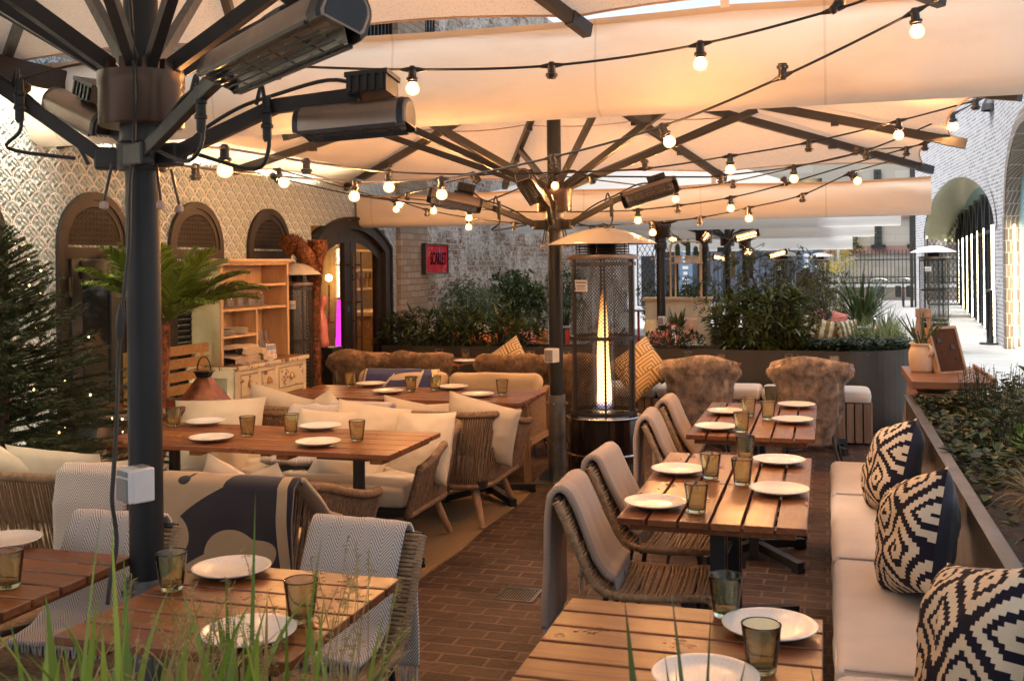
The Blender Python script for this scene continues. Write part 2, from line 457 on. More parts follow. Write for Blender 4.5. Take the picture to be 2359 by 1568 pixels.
def ceramic():
    k = N('speckled_stoneware'); c = k.coord('Object')
    f = k.math('GREATER_THAN', k.noise(c, 260., 1., .5), .66)
    col = k.mix(k.math('MULTIPLY', f, .5), (.74,.69,.63), (.22,.17,.13))
    k.bsdf(Base__Color=col, Roughness=.3, Coat__Weight=.3, Coat__Roughness=.15); return k.m
m_plate = ceramic()
def mesh_mat(name, col, su, sv, thr=.20, metal=.3):
    """expanded metal sheet: diamond holes cut by UV"""
    k = N(name); sx = k.n('SeparateXYZ', Vector=k.n('UVMap').outputs[0])
    a = k.math('MULTIPLY', sx.outputs[0], su); b = k.math('MULTIPLY', sx.outputs[1], sv)
    p = k.math('ABSOLUTE', k.math('SUBTRACT', k.math('FRACT', k.math('ADD', a, b)), .5))
    q = k.math('ABSOLUTE', k.math('SUBTRACT', k.math('FRACT', k.math('SUBTRACT', a, b)), .5))
    f = k.math('LESS_THAN', k.math('MINIMUM', p, q), thr)
    pb = k.n('BsdfPrincipled', Base__Color=col, Roughness=.4, Metallic=metal); t = k.n('BsdfTransparent')
    mx = k.n('MixShader', Fac=f); k.put(mx.inputs[1], t); k.put(mx.inputs[2], pb)
    return k.surf(mx)
m_mesh = mesh_mat('perforated_guard', (.035,.028,.022), 62, 42, .105)
m_mesh_s = mesh_mat('perforated_guard_small', (.06,.05,.04), 34, 30, .15)

def leaf(name, ca, cb, rough=.4, tr=.25, spec=.4):
    k = N(name); isl = k.n('NewGeometry').outputs['Random Per Island']
    col = k.ramp(isl, [(0., ca), (.6, tuple((p+q)/2 for p, q in zip(ca, cb))), (1., cb)])
    b = k.n('BsdfPrincipled', Base__Color=col, Roughness=rough, Specular__IOR__Level=spec)
    t = k.n('BsdfTranslucent', Color=col)
    mx = k.n('MixShader', Fac=tr); k.put(mx.inputs[1], b); k.put(mx.inputs[2], t)
    return k.surf(mx)
m_leaf = leaf('laurel_leaf', (.035,.07,.025), (.12,.18,.06), .32)
m_leaf_d = leaf('dark_leaf', (.025,.042,.012), (.085,.10,.028), .34)
m_leaf_s = leaf('pittosporum_leaf', (.07,.12,.06), (.20,.28,.14), .42)
m_leaf_o = leaf('olive_bush_leaf', (.035,.05,.012), (.16,.15,.045), .4)
m_ivy = leaf('ivy_leaf', (.012,.022,.010), (.045,.06,.022), .4)
m_groundleaf = leaf('shade_plant_leaf', (.02,.035,.012), (.09,.12,.035), .45)
m_palm = leaf('palm_leaflet', (.075,.12,.018), (.25,.32,.055), .45, .35)
m_fir = leaf('fir_needle', (.010,.018,.006), (.035,.05,.014), .5, .1)
m_sword = leaf('cordyline_leaf', (.035,.06,.02), (.12,.16,.06), .4)
m_grass = leaf('foreground_grass_blade', (.09,.17,.02), (.26,.36,.07), .42, .4)
m_grass_y = leaf('dry_grass_blade', (.25,.19,.06), (.45,.36,.16), .6, .35)
m_sedge = leaf('sedge_blade', (.07,.11,.03), (.22,.24,.09), .5, .3)
m_yellow = leaf('yellow_autumn_leaf', (.40,.30,.02), (.62,.50,.08), .5, .4)
m_cactus = plain('cactus_skin', (.05,.075,.025), .55, 0, .3, 20)
m_bark = plain('brown_bark', (.07,.045,.03), .85, 0, .4, 20, .6, 60)
m_birch = plain('pale_trunk', (.45,.44,.42), .7, 0, .25, 12)

def emit(name, col, st):
    k = N(name); e = k.n('Emission', Color=col, Strength=st); return k.surf(e)
WARM = (1., .50, .17)
def envelope():
    k = N('warm_bulb_glass'); e = k.n('Emission', Color=(1.,.52,.19), Strength=7.); t = k.n('BsdfTransparent', Color=(1.,.90,.72))
    mx = k.n('MixShader', Fac=.38); k.put(mx.inputs[1], t); k.put(mx.inputs[2], e); return k.surf(mx)
m_bulb = [envelope(), emit('lit_filament', (1., .50, .20), BULB)]
m_bulb_off = plain('unlit_bulb', (.3,.2,.1), .2)
m_quartz = emit('glowing_heater_element', (1., .50, .20), 12.)
m_led = emit('led_strip', (1., .86, .62), LED)
m_led_w = emit('arcade_led_strip', (1., .82, .50), 20.)
m_fairy = emit('fairy_light', (1., .66, .22), 14.)
m_neon = emit('magenta_neon', (1., .06, .80), 1.5)
m_lampglow = emit('indoor_lamp_glow', (1., .60, .20), 120.)
m_ceilglow = emit('indoor_ceiling_light', (1., .75, .40), 40.)
def flame():
    k = N('gas_flame'); c = k.n('TexCoord').outputs['Object']; z = k.n('SeparateXYZ', Vector=c).outputs[2]
    f = k.math('MULTIPLY', k.math('SUBTRACT', z, .62), 1.05)
    col = k.ramp(f, [(0., (.25,.35,1.)), (.06, (1.,.66,.34)), (.5, (1.,.52,.16)), (1., (1.,.26,.04))])
    st = k.ramp(f, [(0., (.05,)*3), (.08, (.8,)*3), (.45, (1.,)*3), (.95, (.12,)*3)])
    nz = k.noise(c, 12., 3.)
    e = k.n('Emission', Color=col, Strength=k.math('MULTIPLY', k.math('ADD', k.math('MULTIPLY', nz, .6), .7), k.math('MULTIPLY', st, 6.5)))
    t = k.n('BsdfTransparent')
    lw = k.n('LayerWeight', Blend=.5).outputs[1]
    fac = k.math('MULTIPLY', k.math('SUBTRACT', 1., k.math('POWER', lw, .9)), k.math('MINIMUM', 1., k.math('MULTIPLY', k.math('MULTIPLY', st, k.math('ADD', .55, k.noise(c, 22., 3., .6))), 1.4)))
    mx = k.n('MixShader', Fac=fac); k.put(mx.inputs[1], t); k.put(mx.inputs[2], e); return k.surf(mx)
m_flame = flame()

def yz(k, sx=1., flip=False):
    o = k.n('SeparateXYZ', Vector=k.coord('Object'))
    return k.n('CombineXYZ', X=o.outputs[1], Y=o.outputs[2], Z=o.outputs[0]).outputs[0], o
def scallop(name, tint=(.27,.32,.33), rim=(.66,.65,.70), w=.15, h=.073, ry=.098, rot=0):
    k = N(name); o = k.n('SeparateXYZ', Vector=k.coord('Object')); x = o.outputs[1]; y = o.outputs[2]
    j0 = k.math('CEIL', k.math('DIVIDE', k.math('SUBTRACT', y, ry), h))
    D = []; DX = []; DY = []
    for q in range(3):
        j = k.math('ADD', j0, float(q))
        off = k.math('MULTIPLY', k.math('FLOORED_MODULO', j, 2.), w/2)
        dx = k.math('SUBTRACT', k.math('FLOORED_MODULO', k.math('ADD', k.math('SUBTRACT', x, off), w/2), w), w/2)
        dy = k.math('SUBTRACT', y, k.math('MULTIPLY', j, h))
        d = k.math('SQRT', k.math('ADD', k.math('POWER', k.math('ABSOLUTE', k.math('DIVIDE', dx, w*.5)), 2.), k.math('POWER', k.math('ABSOLUTE', k.math('DIVIDE', k.math('MAXIMUM', dy, 0.), ry)), 2.)))
        D.append(d); DX.append(dx); DY.append(dy)
    s0 = k.math('LESS_THAN', D[0], 1.); s1 = k.math('LESS_THAN', D[1], 1.)
    def sel(L):
        a = k.n('Mix', i0=s1, i2=L[2], i3=L[1]).outputs[0]
        return k.n('Mix', i0=s0, i2=a, i3=L[0]).outputs[0]
    d, dx, dy = sel(D), sel(DX), sel(DY)
    rimf = k.n('MapRange', Value=d, i1=.87, i2=.91).outputs[0]
    loc = k.n('CombineXYZ', X=k.math('MULTIPLY', dx, 13.), Y=k.math('MULTIPLY', dy, 13.), Z=0.).outputs[0]
    fold = k.n('TexVoronoi', Vector=k.n('VectorMath', i0=loc, i1=k.n('TexNoise', Vector=loc, Scale=1.6, Detail=1.).outputs[1]).outputs[0], Scale=2.2, _feature='SMOOTH_F1', _distance='MANHATTAN', Smoothness=.25).outputs[0]
    wave = k.n('TexWave', Vector=loc, Scale=1.1, Distortion=7., Detail=1., _bands_direction='DIAGONAL').outputs[1]
    inner = k.math('ADD', k.math('MULTIPLY', fold, .7), k.math('MULTIPLY', wave, .5))
    hgt = k.math('ADD', k.math('MULTIPLY', rimf, .9), k.math('MULTIPLY', k.math('SUBTRACT', 1., rimf), inner))
    shade = k.n('MapRange', Value=inner, i1=.2, i2=.9).outputs[0]
    ci = k.mix(shade, tuple(c*.62 for c in tint), tuple(min(1, c*1.7) for c in tint))
    col = k.mix(rimf, ci, rim)
    k.bsdf(Base__Color=col, Roughness=.42, Normal=k.bump(hgt, 1., .028), Coat__Weight=.15)
    return k.m
m_scallop = scallop('scalloped_relief_tile')
m_teal_tile = scallop('teal_scallop_tile', (.16,.30,.34), (.30,.48,.50), .22, .11, .165)
def brick(name, c1, c2, mort, bw=.225, rh=.075, ms=.010, old=0., plast=(.55,.5,.45), bump=.6, axis='yz', rough=.85, stain=.0):
    k = N(name); o = k.n('SeparateXYZ', Vector=k.coord('Object'))
    a = {'y': o.outputs[1], 'x': o.outputs[0], 'd': k.math('ADD', o.outputs[0], o.outputs[1])}[axis[0]]
    b = {'z': o.outputs[2], 'y': o.outputs[1]}[axis[1]]
    v = k.n('CombineXYZ', X=a, Y=b, Z=0.).outputs[0]
    wob = k.n('TexNoise', Vector=v, Scale=5., Detail=2.).outputs[1]
    v2 = k.n('VectorMath', _operation='MULTIPLY_ADD', i0=wob, i1=(.02+.03*old,)*3, i2=v).outputs[0]
    bt = k.n('TexBrick', Vector=v2, Color1=(0,0,0), Color2=(1,1,1), Mortar=(.5,.5,.5), Scale=1., Mortar__Size=ms, Mortar__Smooth=.25, Bias=0., Brick__Width=bw, Row__Height=rh)
    t = bt.outputs[0]; mf = bt.outputs[1]
    n1 = k.noise(v, 2.2, 6., .65); n2 = k.noise(v, 26., 4., .7)
    cb = k.mix(t, c1, c2)
    cb = k.mix(k.math('MULTIPLY', n2, .55), cb, tuple(x*.45 for x in c1))
    col = k.mix(mf, cb, mort)
    hh = k.math('ADD', k.math('MULTIPLY', k.math('SUBTRACT', 1., mf), .6), k.math('MULTIPLY', n2, .55))
    if stain:
        col = k.mix(k.math('MULTIPLY', k.n('MapRange', Value=n1, i1=.42, i2=.66).outputs[0], stain), col, tuple(x*.35 for x in c1))
        col = k.mix(k.math('MULTIPLY', k.n('MapRange', Value=k.noise(v, 9., 5., .7), i1=.55, i2=.7).outputs[0], stain*.6), col, tuple(x*1.25 for x in c2))
    if old:
        pf = k.n('MapRange', Value=n1, i1=.47, i2=.53).outputs[0]
        n3 = k.noise(v, 7., 6., .75)
        pf2 = k.n('MapRange', Value=n3, i1=.50, i2=.58).outputs[0]
        pp = k.math('MULTIPLY', k.math('MAXIMUM', pf, k.math('MULTIPLY', pf2, .75)), old)
        pc = k.ramp(n2, [(.3, tuple(x*.7 for x in plast)), (.6, plast)])
        col = k.mix(pp, col, pc)
        n4 = k.noise(v, 17., 5., .7)
        col = k.mix(k.math('MULTIPLY', k.n('MapRange', Value=n4, i1=.54, i2=.62).outputs[0], .8), col, (.13,.085,.065))
        hh = k.math('ADD', hh, k.math('ADD', k.math('MULTIPLY', pp, .5), k.math('MULTIPLY', n4, -.9)))
    k.bsdf(Base__Color=col, Roughness=rough, Normal=k.bump(hh, bump, .02), Specular__IOR__Level=.3)
    return k.m
m_oldbrick = brick('weathered_stock_brick', (.38,.20,.13), (.68,.56,.43), (.72,.64,.55), .22, .078, .012, 1., (.86,.78,.70), 1.6)
m_pier = brick('pale_stock_brick', (.30,.22,.15), (.46,.36,.26), (.22,.17,.13), .225, .078, .009, bump=.6, axis='dz')
m_greybrick = brick('blue_grey_brick', (.27,.28,.31), (.50,.50,.53), (.62,.61,.60), .23, .078, .011, bump=.5, axis='dz')
m_soldier = brick('brown_soldier_brick', (.17,.13,.11), (.28,.22,.18), (.4,.37,.34), .075, .23, .009, bump=.5, axis='dz')
m_stone = brick('church_limestone', (.44,.40,.34), (.56,.52,.45), (.36,.33,.29), 1.0, .36, .012, bump=.2, axis='dz')
m_yardbrick = brick('low_wall_brick', (.20,.16,.12), (.32,.27,.21), (.30,.27,.24), .23, .078, .01, axis='dz')
m_pave = brick('clay_pavers', (.060,.034,.024), (.125,.078,.056), (.165,.105,.075), .215, .103, .0085, bump=.9, axis='xy', rough=.6, stain=.75, plast=(0,0,0))
m_lane = brick('pale_granite_setts', (.44,.44,.45), (.56,.56,.57), (.36,.36,.37), .30, .10, .007, bump=.25, axis='xy', rough=.7)
def rug():
    k = N('jute_rug'); o = k.n('SeparateXYZ', Vector=k.coord('Object'))
    w = k.math('SINE', k.math('MULTIPLY', o.outputs[0], 330.)); n = k.noise(k.coord('Object'), 150., 3.)
    col = k.mix(n, (.20,.125,.06), (.36,.24,.125))
    k.bsdf(Base__Color=col, Roughness=.95, Normal=k.bump(k.math('ADD', k.math('MULTIPLY', w, .4), n), .8, .006)); return k.m
m_rug = rug()
def chipped():
    k = N('chipped_cream_paint'); c = k.coord('Object')
    f = k.n('MapRange', Value=k.noise(c, 9., 6., .7), i1=.55, i2=.58).outputs[0]
    n = k.noise(c, 30., 3.)
    k.bsdf(Base__Color=k.mix(f, k.mix(n, (.66,.56,.40), (.55,.46,.32)), (.14,.06,.03)), Roughness=.6, Normal=k.bump(f, -.4, .004)); return k.m
m_chip = chipped()
# ---------------------------------------------------------------- camera, sky, sun
cam = bpy.data.cameras.new('camera'); co = bpy.data.objects.new('camera', cam); COL.objects.link(co)
cam.sensor_width = 36.; cam.lens = FOC/2358*36.
cam.shift_y = -(784-HOR)/2358
cam.clip_end = 400.; cam.clip_start = .05
cam.dof.use_dof = True; cam.dof.focus_distance = 5.5; cam.dof.aperture_fstop = 8.5
co.location = (0, 0, CAMZ)
co.rotation_euler = (Matrix.Rotation(YAW, 4, 'Z') @ Matrix.Rotation(rad(90), 4, 'X') @ Matrix.Rotation(ROLL, 4, 'Z')).to_euler()
S.camera = co
w = bpy.data.worlds.new('World'); S.world = w; w.use_nodes = True
sky = w.node_tree.nodes.new('ShaderNodeTexSky'); sky.sky_type = 'NISHITA'; sky.sun_disc = False
SUN_EL, SUN_AZ = rad(64), rad(-112)
sky.sun_elevation = SUN_EL; sky.sun_rotation = SUN_AZ; sky.dust_density = 3.5; sky.air_density = 1.1; sky.ozone_density = 1.
bg = w.node_tree.nodes['Background']; bg.inputs[1].default_value = SKY
hs = w.node_tree.nodes.new('ShaderNodeHueSaturation'); hs.inputs['Saturation'].default_value = .45; hs.inputs['Value'].default_value = 1.6
w.node_tree.links.new(sky.outputs[0], hs.inputs['Color']); w.node_tree.links.new(hs.outputs[0], bg.inputs[0])
sl = bpy.data.lights.new('sun', 'SUN'); sl.energy = SUN; sl.angle = rad(50); sl.color = (1., .95, .88)
so = bpy.data.objects.new('sun', sl); COL.objects.link(so)
sd = Vector((math.sin(SUN_AZ)*math.cos(SUN_EL), math.cos(SUN_AZ)*math.cos(SUN_EL), math.sin(SUN_EL)))
so.rotation_euler = sd.to_track_quat('Z', 'Y').to_euler(); so.location = (10, 10, 20)
S.view_settings.view_transform = 'Standard'; S.view_settings.look = 'None'
S.view_settings.exposure = EXPO; S.view_settings.gamma = 1.
S.cycles.use_denoising = True
S.cycles.max_bounces = 10; S.cycles.diffuse_bounces = 3; S.cycles.glossy_bounces = 3; S.cycles.transmission_bounces = 8; S.cycles.transparent_max_bounces = 24
S.cycles.caustics_reflective = False; S.cycles.caustics_refractive = False
S.cycles.sample_clamp_indirect = 4.

# ---------------------------------------------------------------- ground
g = MB(); g.poly([(-60,-20,0),(60,-20,0),(60,110,0),(-60,110,0)]); tag(g.build('street_ground', m_lane), kind='structure')
g = MB(); g.poly([(-5.3,-2,.004),(1.25,-2,.004),(1.25,24,.004),(-5.3,24,.004)]); tag(g.build('terrace_paving', m_pave), kind='structure')
g = MB()
g.grid(lambda u, v: (lerp(-4.5,-2.11,u)+.012*math.sin(v*23), lerp(3.2,7.4,v), .012), 4, 24)
tag(g.build('rug', m_rug, solid=.008), 'flat woven jute rug lying under the rope sofas', 'rug')
t = thing('floor_drain', 'square steel floor drain grate set into the brick paving', 'drain', (-1.53,5.05,.006))
m = MB()
for a, b, c, d in ((0,.098,.2,.012),(0,-.098,.2,.012),(.098,0,.012,.184),(-.098,0,.012,.184)): m.box((a,b,.002), (c,d,.008))
m.build('frame', m_steel, t)
m = MB()
for i in range(13): m.box((-.084+i*.014,0,.001), (.006,.184,.006))
m.build('grate', m_steel, t); m = MB(); m.box((0,0,-.003),(.18,.18,.004)); m.build('pit', m_dark, t)

# ---------------------------------------------------------------- tiled restaurant front (left)
WX = -4.88
fac = thing('tiled_facade', 'restaurant front clad in scalloped relief tiles with arched bronze doors', 'building', (0,0,0))
DL, DR, DTOP = 9.11, 10.98, 2.20
m = MB()
def wallrect(m, y0, y1, z0, z1, x=WX, mi=0): m.poly([(x,y0,z0),(x,y1,z0),(x,y1,z1),(x,y0,z1)], mi)
wallrect(m, 1.0, DL+.05, 0, 3.12); wallrect(m, DR-.05, 11.26, 0, 3.12); wallrect(m, DL+.05, DR-.05, 2.12, 3.12)
m.build('wall', m_scallop, fac)
m = MB(); wallrect(m, 1.0, 11.26, 3.12, 4.2, WX-.03); m.build('upper_wall', m_pier, fac)
m = MB(); m.box((WX+.15,6.1,2.93),(.30,10.3,.05)); m.box((WX+.305,6.1,2.885),(.02,10.3,.14)); m.box((WX+.265,5.2,.035),(.02,4.7,.07)); m.build('ledge', m_door, fac)  # hidden lips added so the strips light only the wall
m = MB(); m.box((WX+.26,5.2,2.89),(.05,8.2,.02)); m.build('light_strip', m_led, fac)
m = MB(); m.box((WX+.22,5.2,.022),(.05,4.6,.02)); m.build('light_strip', m_led, fac)
# black finned roof storey
m = MB(); m.box((WX-.25,9.4,4.9),(.3,6.6,1.4))
for i in range(66): m.box((WX-.06,6.15+i*.1,4.9),(.09,.022,1.4))
m.build('finned_cladding', m_black, fac)

def arch_pts(c, r, zs, n=20, a0=0., a1=PI):
    return [(c + r*math.cos(a0+(a1-a0)*i/n), zs + r*math.sin(a0+(a1-a0)*i/n)) for i in range(n+1)]
def ring(m, yc, ro, ri, zs, x0, x1, zb=0., n=20):
    """arched frame: jambs + half ring, extruded from x0 to x1"""
    o = [(yc+ro, zb)] + arch_pts(yc, ro, zs, n) + [(yc-ro, zb)]
    i = [(yc+ri, zb)] + arch_pts(yc, ri, zs, n) + [(yc-ri, zb)]
    for k in range(len(o)-1):
        for xx, fl in ((x1, 0),):
            m.poly([(xx,*o[k]),(xx,*o[k+1]),(xx,*i[k+1]),(xx,*i[k])])
        m.poly([(x0,*o[k]),(x0,*o[k+1]),(x1,*o[k+1]),(x1,*o[k])])
        m.poly([(x1,*i[k]),(x1,*i[k+1]),(x0,*i[k+1]),(x0,*i[k])])
def lattice(yc, r, zs, x):
    m = MB(); st = .038
    for a in range(-9, 10):
        for b in range(0, 9):
            cy = yc + a*st; cz = zs + .01 + b*st
            pts = []
            for q in range(12):
                py = cy + st*math.cos(q*PI/6); pz = cz + st*math.sin(q*PI/6)
                pts.append((x, py, pz) if (py-yc)**2+(pz-zs)**2 < r*r and pz > zs else None)
            for q in range(12):
                if pts[q] and pts[(q+1) % 12]: m.bar(pts[q], pts[(q+1) % 12], .006, .006, (1,0,0))
    return m
def arched_door(yc, louvre, lab):
    d = MB(); ring(d, yc, .37, .315, 1.87, WX-.01, WX+.03); o = d.build('door', m_door, fac, bevel=.004); part(o, lab)
    d = MB(); ring(d, yc, .313, .27, 1.87, WX-.01, WX+.018, 0.); d.box((WX+.006,yc,1.815),(.05,.63,.075)); d.build('frame', m_door, o)
    d = MB(); d.poly([(WX+.002,a,b) for a, b in arch_pts(yc,.30,1.87)]); d.build('backing', m_dark, o)
    lattice(yc, .275, 1.87, WX+.010).build('lattice', m_door, o)
    if louvre:
        d = MB()
        for i in range(38):
            z = 1.74 - i*.046
            d.box((WX+.012,yc,z),(.006,.53,.05), M=Matrix.Rotation(rad(38),3,'Y'))
        d.build('louvre', m_black, o)
    else:
        d = MB()
        for s in (-1,1): d.box((WX+.012,yc+s*.2,.89),(.03,.10,1.77))
        d.box((WX+.012,yc,1.70),(.03,.36,.13)); d.box((WX+.012,yc,.1),(.03,.36,.2)); d.build('leaf', m_black, o)
        d = MB(); d.box((WX+.006,yc,.9),(.01,.32,1.5)); d.build('glass', m_pane, o)
        d = MB()
        for z in (.35,1.52): d.lathe([(.011,0),(.011,.13)], 8, (WX+.035,yc-.27,z))
        d.build('hinge', m_bronze, o)
arched_door(4.81, False, 'partly hidden door at the edge of the tiled front')
arched_door(5.99, False, 'narrow glazed door')
d = MB(); d.box((WX+.02,6.385,.80),(.012,.010,1.0)); d.build('light_strip', m_led_w, fac)
arched_door(7.20, True, 'louvred door behind the palm')
arched_door(8.335, True, 'louvred door behind the dresser')

# double glazed door with lit interior
dd = MB(); yc = (DL+DR)/2
def seg_arch(hw, zs, rise, n=14):
    rr = (hw*hw+rise*rise)/(2*rise); zc = zs+rise-rr; a = math.asin(hw/rr)
    return [(yc + rr*math.sin(a - 2*a*i/n), zc + rr*math.cos(a - 2*a*i/n)) for i in range(n+1)]
def segring(m, hwo, zo, ro, hwi, zi, ri, x0, x1):
    o = [(yc+hwo,0)] + seg_arch(hwo,zo,ro) + [(yc-hwo,0)]; i = [(yc+hwi,0)] + seg_arch(hwi,zi,ri) + [(yc-hwi,0)]
    for k in range(len(o)-1):
        m.poly([(x1,*o[k]),(x1,*o[k+1]),(x1,*i[k+1]),(x1,*i[k])])
        m.poly([(x0,*o[k]),(x0,*o[k+1]),(x1,*o[k+1]),(x1,*o[k])])
        m.poly([(x1,*i[k]),(x1,*i[k+1]),(x0,*i[k+1]),(x0,*i[k])])
segring(dd, .935, 1.90, .30, .80, 1.86, .24, WX-.12, WX+.05)
dd = dd.build('door', m_door, fac, bevel=.004); part(dd, 'arched double door with tall glass leaves')
m = MB(); segring(m, .965, 1.92, .315, .937, 1.903, .302, WX-.05, WX+.07); m.build('architrave', m_door, dd)
m = MB()
for s in (-1, 1):
    m.box((WX-.03,yc+s*.075,1.0),(.05,.14,2.0)); m.box((WX-.03,yc+s*.755,.95),(.05,.09,1.9)); m.box((WX-.03,yc+s*.42,.10),(.05,.58,.2))
hd = [(yc-.80+1.6*i/14, 1.862+.238*(1-((i-7)/7)**2)) for i in range(15)]
for k in range(14):
    (a, za), (b, zb) = hd[k], hd[k+1]
    m.poly([(WX-.006,a,za-.13),(WX-.006,b,zb-.13),(WX-.006,b,zb+.01),(WX-.006,a,za+.01)])
m.build('leaf_frame', m_door, dd)
m = MB(); m.poly([(WX-.035,yc-.78,.2),(WX-.035,yc+.78,.2)] + [(WX-.035,a,b-.07) for a, b in hd[::-1]]); m.build('glass', m_doorglass, dd)
for s in (-1, 1):
    m = MB(); m.tube([(WX+.075,yc+s*.10,.78),(WX+.075,yc+s*.10,1.86)], .013, 8)
    for z in (.95,1.32,1.72): m.bar((WX-.0,yc+s*.10,z),(WX+.075,yc+s*.10,z),.018,.018)
    m.build('handle', m_bronze, dd)
m = MB(); m.lathe([(.028,0),(.028,.003)],16); bdg = m.build('push_badge', plain('blue_badge',(.03,.05,.25),.4), dd); bdg.location=(WX-.003,yc-.07,1.25); bdg.rotation_euler=(0,rad(90),0)
# interior
rm = MB(); rx0, rx1, ry0, ry1 = WX-.13, WX-3.2, 8.2, 16.5
rm.poly([(rx0,ry0,.01),(rx1,ry0,.01),(rx1,ry1,.01),(rx0,ry1,.01)]); rm.poly([(rx0,ry0,2.6),(rx0,ry1,2.6),(rx1,ry1,2.6),(rx1,ry0,2.6)])
rm.poly([(rx1,ry0,0),(rx1,ry0,2.6),(rx1,ry1,2.6),(rx1,ry1,0)]); rm.poly([(rx0,ry1,0),(rx1,ry1,0),(rx1,ry1,2.6),(rx0,ry1,2.6)]); rm.poly([(rx0,ry0,0),(rx0,ry0,2.6),(rx1,ry0,2.6),(rx1,ry0,0)])
for a, b, z0, z1 in ((ry0,DL+.05,0,2.6),(DR-.05,ry1,0,2.6),(DL+.05,DR-.05,2.12,2.6)): rm.poly([(rx0,a,z0),(rx0,b,z0),(rx0,b,z1),(rx0,a,z1)])
rm.build('room', plain('warm_plaster',(.62,.44,.24),.8), fac)
lq = atx(757,640,-5.7); m = MB(); m.box((-6.9,lq.y+.35,1.3),(2.3,.08,2.58)); m.build('partition', bpy.data.materials['warm_plaster'], fac)
t = thing('wall_lamp', 'glowing brass wall lamp inside, seen through the left glass leaf', 'lamp', (atx(757,640,-5.7).x, atx(757,640,-5.7).y, atx(757,640,-5.7).z-1.44))
m = MB(); m.lathe([(.001,1.40),(.028,1.41),(.04,1.44),(.028,1.47),(.001,1.48)],14); m.build('bulb', m_lampglow, t)
m = MB(); m.tube([(0,0,.9),(0,0,1.36)], .012); m.lathe([(.06,.9),(.06,.92)],16); m.build('stem', m_brass, t)
tag(MB().box((-6.2,13.6,2.585),(.09,3.6,.02)).build('ceiling_light', m_ceilglow), 'long strip light on the indoor ceiling behind the double door', 'light')
t = thing('neon_light', 'magenta neon column glowing behind the left leaf of the glass door', 'neon light', (atx(783,720,-5.35).x, atx(783,720,-5.35).y, 0))
m = MB(); m.tube([(0,0,.35),(.0,.02,1.0),(0,.0,1.32)], [.05,.06,.035], 8); m.tube([(0,-.12,.4),(0,-.07,.9)], [.03,.02], 6); m.build('tube', m_neon, t)
m = MB(); m.lathe([(.13,.012),(.13,.3),(.06,.35)],12); m.build('base', m_black, t)
t = thing('counter', 'indoor counter with shelves seen through the right glass leaf', 'counter', (-6.5,14.6,0))
m = MB(); m.box((0,0,.5),(.5,2.2,1.0)); m.build('body', m_cab, t); m = MB(); m.box((0,0,1.02),(.56,2.3,.05)); m.build('top', m_pine, t)
for z in (1.35,1.65,1.95):
    m = MB(); m.box((-.5,.2,z),(.25,1.6,.03)); m.build('shelf', m_pine, t)
for i in range(6):
    m = MB(); m.lathe([(.035,0),(.035,.14),(.013,.19),(.013,.24)], 10); o = m.build('bottle', plain('amber_bottle',(.3,.16,.04),.2) if i == 0 else bpy.data.materials['amber_bottle']); o.location = (-7.0, 14.3+i*.16, 1.37)
    tag(o, 'amber bottle on the indoor shelf behind the glass door', 'bottle', 'bottles on the indoor shelf')

# ---------------------------------------------------------------- pier and old wall
m = MB(); m.box((-5.0,11.69,3.),(.36,.86,6.)); tag(m.build('brick_pier', m_pier), 'pale stock brick pier at the end of the tiled front', 'pier')
ow = MB()
def owf(u, v):
    y = lerp(12.12, 26.5, u**1.25); z = v*6.3
    return (-4.93 + .05*noise.noise(Vector((y*1.3, z*1.6, 0))) + .03*noise.noise(Vector((y*5, z*5, 3))), y, z)
ow.grid(owf, 260, 60); tag(ow.build('old_brick_wall', m_oldbrick, smooth=2), 'weathered old brick wall with patches of white plaster', 'wall')
# red sign
sg = thing('wall_sign', 'red sign with black capitals in a thin dark frame on the old brick wall', 'sign', (-4.79,12.30,1.79))
m = MB(); m.box((0,0,0),(.04,.78,.36)); m.build('panel', plain('red_sign_face',(.52,.035,.05),.8,0,.2,6,spec=.1), sg)
m = MB()
for a, b, c, d in ((0,.185,.80,.02),(0,-.185,.80,.02),(.395,0,.02,.35),(-.395,0,.02,.35)): m.box((.004,a,b),(.06,c,d))
m.build('frame', m_black, sg)
def text(body, size, mat, parent=None, name='lettering', loc=(0,0,0), rot=(0,0,0), ext=.002, sx=1.):
    c = bpy.data.curves.new(name, 'FONT'); c.body = body; c.size = size; c.extrude = ext; c.align_x = 'CENTER'; c.align_y = 'CENTER'
    o = bpy.data.objects.new(name, c); COL.objects.link(o); o.location = loc; o.rotation_euler = rot; o.scale = (sx,1,1)
    c.materials.append(mat)
    me = bpy.data.meshes.new_from_object(o); r_ = bpy.data.objects.new(name, me); COL.objects.link(r_); r_.location = loc; r_.rotation_euler = rot; r_.scale = (sx,1,1)
    bpy.data.objects.remove(o); o = r_
    if parent is not None: o.parent = parent
    return o
TR = (rad(90),0,rad(90))
text('SCARLET', .225, plain('black_ink', (.012,.008,.010), .9, spec=.05), sg, loc=(.027,.05,-.005), rot=TR, sx=.62)
m = MB(); inkR = random.Random(4)
for i in range(16): 
    y0 = -.33+inkR.random()*.14; z0 = .05+inkR.random()*.12
    m.bar((.023,y0,z0),(.023,y0+inkR.uniform(-.03,.05),z0+inkR.uniform(-.04,.03)),.004,.010,(1,0,0))
for i in range(12):
    y0 = .20+inkR.random()*.12; z0 = -.17+inkR.random()*.06
    m.bar((.023,y0,z0),(.023,y0+inkR.uniform(-.02,.04),z0+inkR.uniform(-.03,.03)),.004,.009,(1,0,0))
m.build('faded_print', plain('faded_pink_ink',(.60,.22,.22),.5), sg)
m = MB(); m.box((.022,.09,.06),(.006,.05,.17)); m.build('stripe', plain('violet_ink',(.16,.05,.30),.5), sg)
